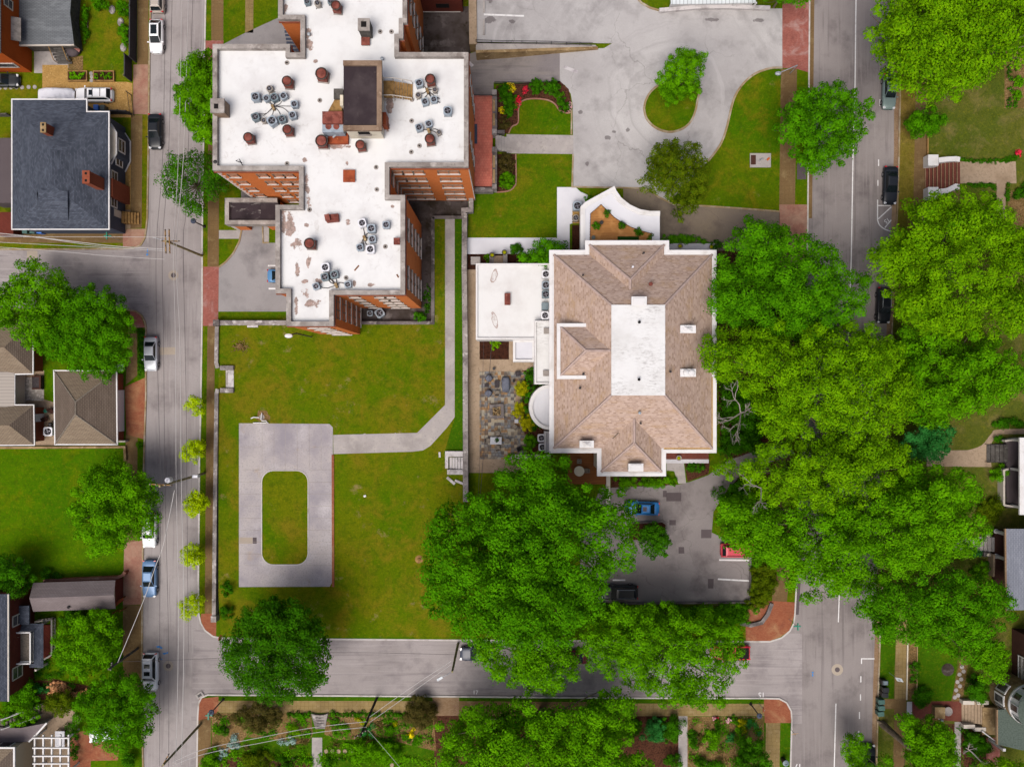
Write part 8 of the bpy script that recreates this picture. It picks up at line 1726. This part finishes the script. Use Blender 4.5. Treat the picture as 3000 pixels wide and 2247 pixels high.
# leaning bare trunk and dead trees
b = MB(); u, v = P(2583, 2118), P(2665, 2190, 6.5); b.tube([u, u.lerp(v, .45), v], .5, 10, .28); b.tube([v, P(2690, 2205, 8)], .2, 7, .08); b.tube([u.lerp(v, .1), P(2570, 2110, .3)], .3, 6, .1); tag(b.build('bare_trunk', MAT['bark']), 'thick bare leaning trunk south of the bins', 'tree trunk')
def dead(label, root, pts, z0, z1, seed, r=.1):
    rn_ = random.Random(seed); b = MB(); s_ = P(*root, z0)
    def grow(a, dirv, L, r_, lv):
        e = a + dirv * L; md = a.lerp(e, .5) + Vector((rn_.uniform(-.2, .2), rn_.uniform(-.2, .2), rn_.uniform(-.1, .2))) * L * .4; b.tube([a, md, e], r_, 5, r_ * .5)
        if lv > 0:
            for k in range(rn_.choice((3, 4))):
                f_ = rn_.uniform(.35, 1); q = a.lerp(e, f_); dd = (dirv + Vector((rn_.uniform(-1, 1), rn_.uniform(-1, 1), rn_.uniform(-.2, .5))) * .9).normalized(); grow(q, dd, L * rn_.uniform(.4, .65), r_ * .55, lv - 1)
    for p_ in pts: e = P(*p_, z1); d = e - s_; grow(s_, d.normalized(), d.length, r, 3)
    tag(b.build('dead_tree', MAT['bark_w'], None), label, 'dead tree')
dead('bleached dead branches spreading at the mansion eaves', (2170, 1210), [(2110, 1240), (2150, 1165), (2160, 1265), (2200, 1195)], 6, 8.5, 4)
dead('bare pale branches among the bright leaves below the mansion', (2230, 1430), [(2180, 1420), (2225, 1475)], 13.5, 15.5, 8, .07)
dead('pale bare limb near the brick walk at the lower right', (2850, 2205), [(2830, 2190), (2890, 2245)], 3, 4, 12, .09)
# shrubs and hedges
G1 = 'round clipped bushes at the turning loop'
shrub('left clipped round bush above the front garden', blob(1571, 255, 20, 26, 12, .05), 1.9, 'lf_dark', .32, .14, 'bush', 'bush', G1); shrub('right clipped round bush above the front garden', [(1594, 250), (1603, 242), (1612, 240), (1620, 228), (1630, 236), (1640, 255), (1638, 275), (1625, 283), (1605, 282), (1594, 270)], 1.9, 'lf_dark', .32, .14, 'bush', 'bush', G1)
shrub('round clipped bush in the lower terrace bed', blob(1485, 529, 23, 25, 12, .05), 1.7, 'lf_mid', .3, .14, 'bush', 'bush'); shrub('coppery shrub above the round bush in the terrace bed', blob(1482, 482, 24, 32), 1.4, 'lf_brown', .35, .18, 'bush', 'bush')
shrub('large dark shrub at the northwest of the front garden', blob(1480, 265, 20, 18), 1.6, 'lf_dark', .35, .17); shrub('dark shrub below the yellow flowers of the front garden', blob(1488, 290, 26, 22), 1.5, 'lf_dark', .35, .17); shrub('dark shrub beside the yellow clump of the front garden', blob(1490, 325, 16, 20), 1.4, 'lf_dark', .35, .17); shrub('low brownish planting at the south of the front garden', blob(1475, 362, 20, 20), .8, 'lf_brown', .3, .16); shrub('dark shrub inside the pink flower edge', blob(1650, 308, 17, 22), 1.2, 'lf_dark', .33, .16); shrub('small green shrub near the loop kerb', blob(1638, 283, 14, 12), 1.0, 'lf_deep', .3, .16)
for x, y, rx, ry, m_, nm, lb in ((1490, 250, 18, 7, 'lf_flower_y', 'flowers', 'yellow flowers along the iron fence'), (1470, 324, 8, 14, 'lf_flower_y', 'flowers', 'yellow flower clump beside the dark shrub'), (1500, 262, 9, 9, 'lf_flower_y', 'flowers', 'yellow flowers at the top of the dark shrubs'), (1538, 264, 9, 14, 'lf_flower_r', 'flowers', 'red flowers left of the clipped bushes'), (1518, 300, 9, 22, 'lf_flower_r', 'flowers', 'red flowers along the stone edging'), (1668, 312, 6, 16, 'lf_flower_p', 'flowers', 'pale pink flowers at the loop kerb')):
    shrub(lb, blob(x, y, rx, ry, 10, .2), .7, m_, .2, .13, nm, 'flowers', 'flower clumps of the front garden', dens=.45)
shrub('fern in the square dark bed', blob(1452, 1009, 17, 13, 10, .25), .8, 'lf_bright', .3, .2, 'fern', 'fern')
for x, y, r, m_, t_, lb in ((1553, 1098, 20, 'lf_dark', 1.6, 'dark shrub at the top of the patio bed'), (1530, 1137, 20, 'lf_gold', 1.4, 'golden shrub nearest the covered sofa'), (1556, 1136, 17, 'lf_dark', 1.5, 'dark shrub right of the topmost golden one'), (1545, 1165, 15, 'lf_dark', 1.3, 'dark shrub below the topmost golden one'), (1522, 1200, 20, 'lf_gold', 1.4, 'golden shrub beside the fire pit'), (1545, 1206, 14, 'lf_dark', 1.3, 'dark shrub touching the round bay'), (1543, 1238, 23, 'lf_gold', 1.4, 'lowest golden shrub of the patio bed'), (1567, 1243, 16, 'lf_dark', 1.3, 'dark shrub under the round bay'), (1551, 1296, 20, 'lf_mid', 1.4, 'green shrub left of the two ground condensers')):
    shrub(lb, blob(x, y, r, r * 1.1, 12, .15), t_, m_, .38, .18, 'shrub', 'shrub', 'shrubs between the patio and the round bay')
shrub('green box hedge by the entry piers', [(1497, 716), (1530, 716), (1532, 742), (1497, 744)], 1.3, 'lf_dark', .3, .15, 'hedge', 'hedge'); shrub('small shrub left of the entry piers', blob(1427, 757, 9, 12), 1.0, 'lf_mid', .25, .15); shrub('small shrub beside the balcony corner', blob(1722, 583, 10, 10), 1.4, 'lf_dark', .3, .15)
for x, y, rx, lb in ((1777, 626, 9, 'topmost potted shrub on the balcony deck'), (1746, 664, 10, 'left potted shrub on the balcony deck'), (1821, 661, 8, 'potted shrub at the middle of the balcony railing'), (1871, 680, 10, 'potted shrub near the green turf strip'), (1902, 699, 6, 'small plant at the east end of the balcony deck')):
    q = P(x, y, 6); o = shrub(lb, blob(x, y, rx + 3, rx + 3, 10, .08), 6.1, 'lf_dark', .26, .12, 'potted_shrub', 'shrub', 'potted shrubs on the balcony deck', 5.1)
shrub('hedge row along the north terrace', [(1936, 690), (1975, 686), (2010, 692), (2050, 690), (2056, 706), (2080, 704), (2082, 716), (1936, 714)], 1.5, 'lf_deep', .4, .18, 'hedge', 'hedge'); shrub('small dark tree end at the north terrace corner', blob(2098, 722, 16, 18), 2.0, 'lf_dark', .4, .18)
shrub('hedge below the south gable', [(1800, 1402), (1850, 1400), (1900, 1404), (1950, 1395), (1985, 1390), (1986, 1420), (1940, 1428), (1880, 1425), (1820, 1428)], 1.6, 'lf_mid', .5, .2, 'hedge', 'hedge'); shrub('clipped shrub strip beside the pale walk', [(2012, 1358), (2070, 1357), (2072, 1376), (2030, 1384), (2012, 1380)], 1.2, 'lf_dark', .4, .18, 'hedge', 'hedge')
shrub('dense hedge at the east side of the lower car park', [(2205, 1655), (2245, 1640), (2275, 1650), (2275, 1720), (2262, 1760), (2235, 1775), (2210, 1790), (2190, 1770), (2200, 1720)], 2.0, 'lf_olive', .45, .19, 'hedge', 'hedge', dens=1.1); shrub('dense hedge along the bottom of the lower car park', [(1700, 1772), (1850, 1774), (2000, 1774), (2190, 1770), (2225, 1785), (2190, 1825), (2120, 1840), (1950, 1830), (1800, 1830), (1700, 1830)], 2.0, 'lf_deep', .6, .22, 'hedge', 'hedge')
shrub('upper small dark shrub at the southwest of the lawn', blob(666, 1726, 17, 22), 2.2, 'lf_dark', .4, .2, 'bush', 'bush', z=LZ); shrub('lower small dark shrub at the southwest of the lawn', blob(664, 1795, 20, 20), 2.0, 'lf_dark', .4, .2, 'bush', 'bush', z=LZ)
shrub('dark green shrub in the corner of the areaway', blob(1228, 928, 22, 14), 1.6, 'lf_dark', .4, .18); shrub('weeds on the areaway floor beside the brick wall', blob(1252, 880, 9, 50, 14, .25), .5, 'lf_dark', .25, .15, 'weeds', 'weeds', dens=.5)
shrub('clipped hedge strip beside the silver sedan', [(404, 962), (425, 962), (424, 1040), (420, 1100), (404, 1105)], .5, 'lf_dark', .28, .15, 'hedge', 'hedge'); shrub('small green tuft at the garage corner', blob(408, 1304, 9, 9), .7, 'lf_mid', .25, .15)
for x, y, rx, ry, t_, m_, lb in ((60, 2040, 50, 45, 3.0, 'lf_deep', 'dark shrub mass below the slate roofed house'), (60, 2090, 60, 40, 3.2, 'lf_mid', 'green shrub at the garden stair'), (178, 2060, 46, 40, 3.2, 'lf_olive', 'olive shrub between the stair and the round tree'), (127, 2022, 15, 13, 1.2, 'lf_bluish', 'blue green shrub beside the peach flowers'), (215, 2170, 16, 60, 1.8, 'lf_dark', 'dark hedge between the pergola and the brick drive'), (380, 2230, 22, 25, 1.6, 'lf_dark', 'shrub at the street edge below the round tree'), (225, 1815, 50, 30, 2.2, 'lf_dark', 'dark shrubs at the foot of the shed'), (150, 1690, 30, 22, 1.0, 'lf_dark', 'low ivy beside the brick wall of the shed'), (305, 1730 + 60, 22, 22, 2.5, 'lf_mid', 'leafy shrub leaning on the shed roof')):
    shrub(lb, blob(x, y, rx, ry, 14, .15), t_, m_, .55, .22)
shrub('peach flowering shrub band under the balcony house', [(135, 2010), (165, 1990), (200, 2005), (215, 2030), (260, 2015), (265, 2030), (200, 2050), (140, 2035)], 1.0, 'lf_peach', .3, .15, 'flowers', 'flowers', dens=.8)
for x, y, rx, ry, lb in ((295, 12, 28, 20, 'leafy planting at the north end of the fence bed'), (360, 25, 18, 30, 'tall green plants against the charcoal fence'), (362, 90, 15, 24, 'green plants midway along the charcoal fence'), (250, 70, 9, 60, 'row of low plants along the rear wing'), (366, 120, 10, 14, 'blue green clump at the south of the fence bed')):
    shrub(lb, blob(x, y, rx, ry, 12, .2), 1.3, 'lf_deep', .3, .17)
for x, y, lb in ((331, 32, 'upper white rock in the fence bed'), (356, 68, 'middle white rock in the fence bed'), (364, 142, 'pale boulder at the south of the fence bed')): q = P(x, y); tag(MB().lathe((q.x, q.y, .1), [(.4, 0), (.42, .2), (.25, .38), (0, .42)], 9, 1.0, 1.4).build('rock', MAT['stone']), lb, 'rock', 'pale rocks in the fence bed')
# south garden plants
SG = [(752, 2100, 75, 42, 3.4, 'lf_brown', 'large brown grey shrub under the dark round street tree'), (1230, 2085, 50, 50, 3.0, 'lf_brown', 'brown shrub at the tan brick apron'), (862, 2140, 18, 24, 1.2, 'lf_bright', 'bright shrub beside the blue clump'), (853, 2170, 17, 14, .9, 'lf_silver', 'silver blue clump left of the garden path'), (683, 2172, 18, 18, .9, 'lf_silver', 'silver blue clump near the brown pavement'), (657, 2205, 12, 14, .8, 'lf_silver', 'small silver clump at the lower left of the garden'), (655, 2140, 13, 16, 1.6, 'lf_dark', 'small dark conifer in the west garden bed'), (980, 2108, 18, 14, 1.0, 'lf_deep', 'green shrub right of the curved steps'), (1012, 2132, 12, 10, .9, 'lf_deep', 'small shrub in the middle of the east chip bed'), (981, 2150, 7, 7, .6, 'lf_deep', 'tiny round shrub near the garden path'),
      (1055, 2112, 10, 8, .8, 'lf_gold', 'golden shrub left of the creosoted pole'), (1160, 2118, 9, 8, .8, 'lf_gold', 'golden shrub right of the creosoted pole'), (1075, 2140, 20, 14, 1.0, 'lf_bluish', 'blue green shrub at the foot of the creosoted pole'), (1140, 2130, 14, 16, 1.0, 'lf_deep', 'green shrub between the golden one and the lawn'), (1100, 2200, 75, 38, 2.2, 'lf_mid', 'wide bright shrub mass over the south lawn'), (1190, 2160, 14, 10, .8, 'lf_deep', 'low shrub at the right of the chip bed'), (1205, 2150, 8, 10, .8, 'lf_flower_y', 'yellow flowering clump at the brown shrub'), (760, 2230, 52, 30, 2.0, 'lf_olive', 'olive shrub at the bottom of the south garden'), (620, 2225, 25, 40, 1.8, 'lf_mid', 'green shrub at the lower left corner of the south garden'), (835, 2240, 25, 15, 1.2, 'lf_dark', 'dark clipped shrub left of the path at the bottom'),
      (961, 2240, 14, 12, 1.2, 'lf_dark', 'dark clipped shrub right of the path at the bottom'), (1965, 2135, 36, 42, 2.6, 'lf_dark', 'large round dark shrub beside the grey path'), (1915, 2140, 36, 36, 2.6, 'lf_bluish', 'blue green shrub left of the large round one'), (1858, 2130, 22, 30, 2.4, 'lf_dark', 'dark shrub at the shaded pavement end'), (1975, 2230, 28, 24, 2.0, 'lf_dark', 'dark shrub at the bottom beside the grey path'), (2085, 2165, 26, 26, 1.6, 'lf_mid', 'bright shrub in the middle of the chip garden'), (2030, 2160, 12, 30, 1.2, 'lf_dark', 'dark border shrub along the grey path'), (2100, 2130, 8, 30, 1.1, 'lf_dark', 'narrow border shrub at the chip path'), (2150, 2110, 14, 14, 1.0, 'lf_deep', 'small shrub at the top of the east chip bed'), (2175, 2120, 14, 12, .9, 'lf_gold', 'golden shrub in the east chip bed'), (2200, 2122, 16, 13, .9, 'lf_bluish', 'sea green clump in the east chip bed'), (2220, 2144, 11, 8, .7, 'lf_bluish', 'small sea green clump near the pavement'), (2140, 2160, 10, 14, .9, 'lf_bluish', 'dusty green clump beside the chip path'), (2165, 2140, 12, 12, .9, 'lf_mid', 'pale flowering shrub below the golden one'), (2070, 2240, 45, 18, 1.6, 'lf_dark', 'dark shrub at the bottom of the chip garden'), (2045, 2165, 14, 16, 1.0, 'lf_brown', 'dark red shrub beside the bright one')]
for x, y, rx, ry, t_, m_, lb in SG: shrub(lb, blob(x, y, rx, ry, 12, .18), t_, m_, min(.55, rx * .02 + .15), .19)
for x, y, m_, lb in ((2100, 2107, 'lf_flower_r', 'red flower clump at the top of the chip garden'), (2093, 2104, 'lf_flower_p', 'pink flower clump beside the red one'), (2135, 2110, 'lf_flower_p', 'pale pink flowers right of the chip path')): shrub(lb, blob(x, y, 7, 7, 8, .2), .6, m_, .18, .12, 'flowers', 'flowers')
shrub('low dark hedge along the top of the south garden', [(960, 2086), (1100, 2087), (1250, 2088), (1250, 2097), (1100, 2098), (964, 2098)], .7, 'lf_dark', .28, .16, 'hedge', 'hedge'); shrub('low hedge left of the curved steps', [(840, 2088), (916, 2086), (918, 2098), (845, 2100)], .7, 'lf_dark', .28, .16, 'hedge', 'hedge'); shrub('low hedge along the bottom of the south lawn, west of the path', [(800, 2216), (915, 2220), (915, 2228), (800, 2226)], .7, 'lf_dark', .28, .16, 'hedge', 'hedge'); shrub('low hedge along the bottom of the south lawn, east of the path', [(948, 2218), (1040, 2220), (1040, 2228), (948, 2228)], .7, 'lf_dark', .28, .16, 'hedge', 'hedge')
# east side hedges and clipped shrubs
shrub('low clipped hedge along the top of the slab path', [(2812, 464), (2900, 470), (2965, 462), (2985, 450), (2988, 458), (2968, 474), (2900, 480), (2815, 474)], .7, 'lf_dark', .25, .14, 'hedge', 'hedge'); shrub('low clipped hedge below the slab path', [(2830, 538), (2918, 537), (2918, 590), (2908, 590), (2908, 548), (2830, 546)], .7, 'lf_dark', .25, .14, 'hedge', 'hedge'); shrub('short hedge right of the side path', [(2948, 540), (2958, 540), (2958, 590), (2948, 590)], .7, 'lf_dark', .25, .14, 'hedge', 'hedge')
k = 0
for x, y, r, lb in ((2958, 176, 7, 'first round shrub from the top of the right edge bed'), (2959, 194, 7, 'second round shrub down the left row of the right edge bed'), (2958, 211, 7, 'third round shrub down the left row of the right edge bed'), (2959, 228, 8, 'fourth round shrub down the left row of the right edge bed'), (2961, 262, 7, 'fifth round shrub down the left row of the right edge bed'), (2959, 293, 7, 'sixth round shrub down the left row of the right edge bed'), (2957, 308, 7, 'corner round shrub of the right edge bed'), (2974, 307, 8, 'round shrub right of the corner one in the right edge bed'), (2979, 180, 8, 'round shrub in the upper right of the right edge bed'), (2980, 200, 7, 'pale round shrub in the right edge bed'), (2985, 240, 18, 'leafy shrub in the middle of the right edge bed'), (2980, 278, 16, 'leafy shrub in the lower part of the right edge bed')):
    shrub(lb, blob(x, y, r, r, 9, .1), .7 if r < 10 else 1.1, 'lf_dark' if r < 10 else 'lf_mid', .22, .13, 'bush', 'bush', 'shrubs of the right edge bed')
for x, y, rx, ry, t_, m_, lb in ((2678, 1955, 14, 24, 1.6, 'lf_dark', 'upper clipped dark shrub in the narrow bed'), (2675, 1990, 12, 14, 1.4, 'lf_dark', 'lower clipped dark shrub in the narrow bed'), (2700, 2037, 28, 28, 2.4, 'lf_dark', 'round dark shrub above the maroon forecourt'), (2860, 2015, 34, 44, 3.0, 'lf_dark', 'large dark shrub beside the stone turret'), (2928, 1388, 28, 28, 1.8, 'lf_mid', 'round bush at the white porch'), (2895, 1655, 20, 14, 1.3, 'lf_dark', 'round clipped shrub below the porch steps'), (2870, 1670, 30, 24, 1.6, 'lf_mid', 'green shrub left of the clipped one at the porch steps'), (2858, 1625, 16, 12, 1.0, 'lf_bluish', 'blue green shrub at the foot of the porch steps'), (2960, 1240, 50, 16, 1.0, 'lf_dark', 'dark planting along the curved path'), (2925, 1284, 16, 12, .8, 'lf_dark', 'low shrub inside the bend of the curved path'), (2900, 1490, 40, 30, 1.6, 'lf_olive', 'olive shrubs beside the white porch'), (2860, 2185, 40, 38, 2.2, 'lf_dark', 'dark shrub below the stone house stair'), (2995, 570, 24, 20, 1.2, 'lf_dark', 'dark shrub at the right edge below the slab path'), (2985, 450, 10, 10, .8, 'lf_flower_r', 'red leafed clump at the right edge'), (2990, 700, 30, 26, 1.4, 'lf_dark', 'dark shrub by the garden hose')):
    shrub(lb, blob(x, y, rx, ry, 12, .14), t_, m_, min(.55, rx * .018 + .15), .19)
# low plants that nobody could count, scattered through the beds
def cover_plants(label, poly, n, mat, h=.35, size=.2):
    lo, hi = np.array(poly).min(0), np.array(poly).max(0); c0 = rng.uniform(lo, hi, (max(6, n // 60), 2)); c = c0[rng.integers(0, len(c0), n * 2)] + rng.normal(0, 7, (n * 2, 2)); c = c[inside(c[:, 0], c[:, 1], poly)][:n]
    z = B0 + rng.random(len(c)) * h; k = (1 - z / H) / S
    o = quads_mesh('ground_cover', np.stack([(c[:, 0] - CX) * k, (CY - c[:, 1]) * k, z], 1), rng.normal(0, .5, (len(c), 3)) + np.array([0, 0, 1]), size * rng.uniform(.6, 1.5, len(c)), .6, MAT[mat], None, (0, 0, 0)); o['kind'] = 'stuff'; o['label'] = label
for lb, pl, n, m_ in (('low green plants in the west chip bed', [(622, 2092), (910, 2092), (912, 2160), (700, 2170), (622, 2215)], 2200, 'lf_deep'), ('low green plants in the east chip bed', [(960, 2095), (1268, 2095), (1272, 2190), (960, 2160)], 2200, 'lf_deep'), ('dry tufts in the two chip beds', [(622, 2092), (1270, 2095), (1270, 2180), (622, 2200)], 900, 'lf_brown'), ('low plants in the chip garden', [(2018, 2102), (2236, 2102), (2240, 2247), (2018, 2247)], 2600, 'lf_deep'), ('dry tufts in the chip garden', [(2018, 2102), (2236, 2102), (2240, 2247), (2018, 2247)], 700, 'lf_brown'),
        ('ground cover under the bright trees', [(2095, 1000), (2282, 800), (2264, 1680), (2210, 1680), (2120, 1560)], 4500, 'lf_dark'), ('ground cover at the bottom of the south garden', [(622, 2200), (915, 2170), (1270, 2190), (1270, 2247), (622, 2247)], 3000, 'lf_mid'), ('ground cover in the mulch beside the round bay', [(1535, 1088), (1605, 1088), (1605, 1330), (1540, 1330)], 500, 'lf_deep'), ('ground cover below the balcony house', [(30, 1985), (360, 1790), (360, 1960), (220, 2060), (30, 2100)], 3500, 'lf_dark'), ('ground cover on the shaded southeast ground', [(2660, 2120), (2890, 2120), (2885, 2247), (2650, 2247)], 1800, 'lf_dark')):
    cover_plants(lb, pl, n, m_)
# ================================================================== CAMERA, SUN, SKY
sc = bpy.context.scene
cam = bpy.data.cameras.new('camera'); co_ = bpy.data.objects.new('camera', cam); C.objects.link(co_)
co_.location = (0, 0, H); co_.rotation_euler = (0, 0, 0)
cam.sensor_fit = 'HORIZONTAL'; cam.angle = 2 * math.atan(1500 / F); cam.clip_end = 3000; cam.clip_start = .5
sc.camera = co_
w = bpy.data.worlds.new('World'); sc.world = w; w.use_nodes = True
nt = w.node_tree; bg = nt.nodes['Background']; sky = nt.nodes.new('ShaderNodeTexSky'); sky.sky_type = 'NISHITA'; sky.sun_disc = False
EL, AZ_ = R(64), R(208)          # compass bearing of the sun, clockwise from +y
sky.sun_elevation = EL; sky.sun_rotation = AZ_; sky.air_density = .7; sky.dust_density = 6.0; sky.ozone_density = 0
nt.links.new(sky.outputs[0], bg.inputs[0]); bg.inputs[1].default_value = .1
sun = bpy.data.lights.new('sun', 'SUN'); so = bpy.data.objects.new('sun', sun); C.objects.link(so)
sun.energy = 2.0; sun.angle = R(38); sun.color = (1, .98, .95)
d = Vector((math.sin(AZ_) * math.cos(EL), math.cos(AZ_) * math.cos(EL), math.sin(EL)))
so.rotation_euler = d.to_track_quat('Z', 'Y').to_euler(); so.location = (0, 0, 130)
sc.view_settings.view_transform = 'Standard'; sc.view_settings.look = 'None'; sc.view_settings.gamma = 1; sc.view_settings.exposure = .55
sc.cycles.max_bounces = 5; sc.cycles.diffuse_bounces = 2; sc.cycles.transmission_bounces = 3; sc.cycles.use_denoising = True
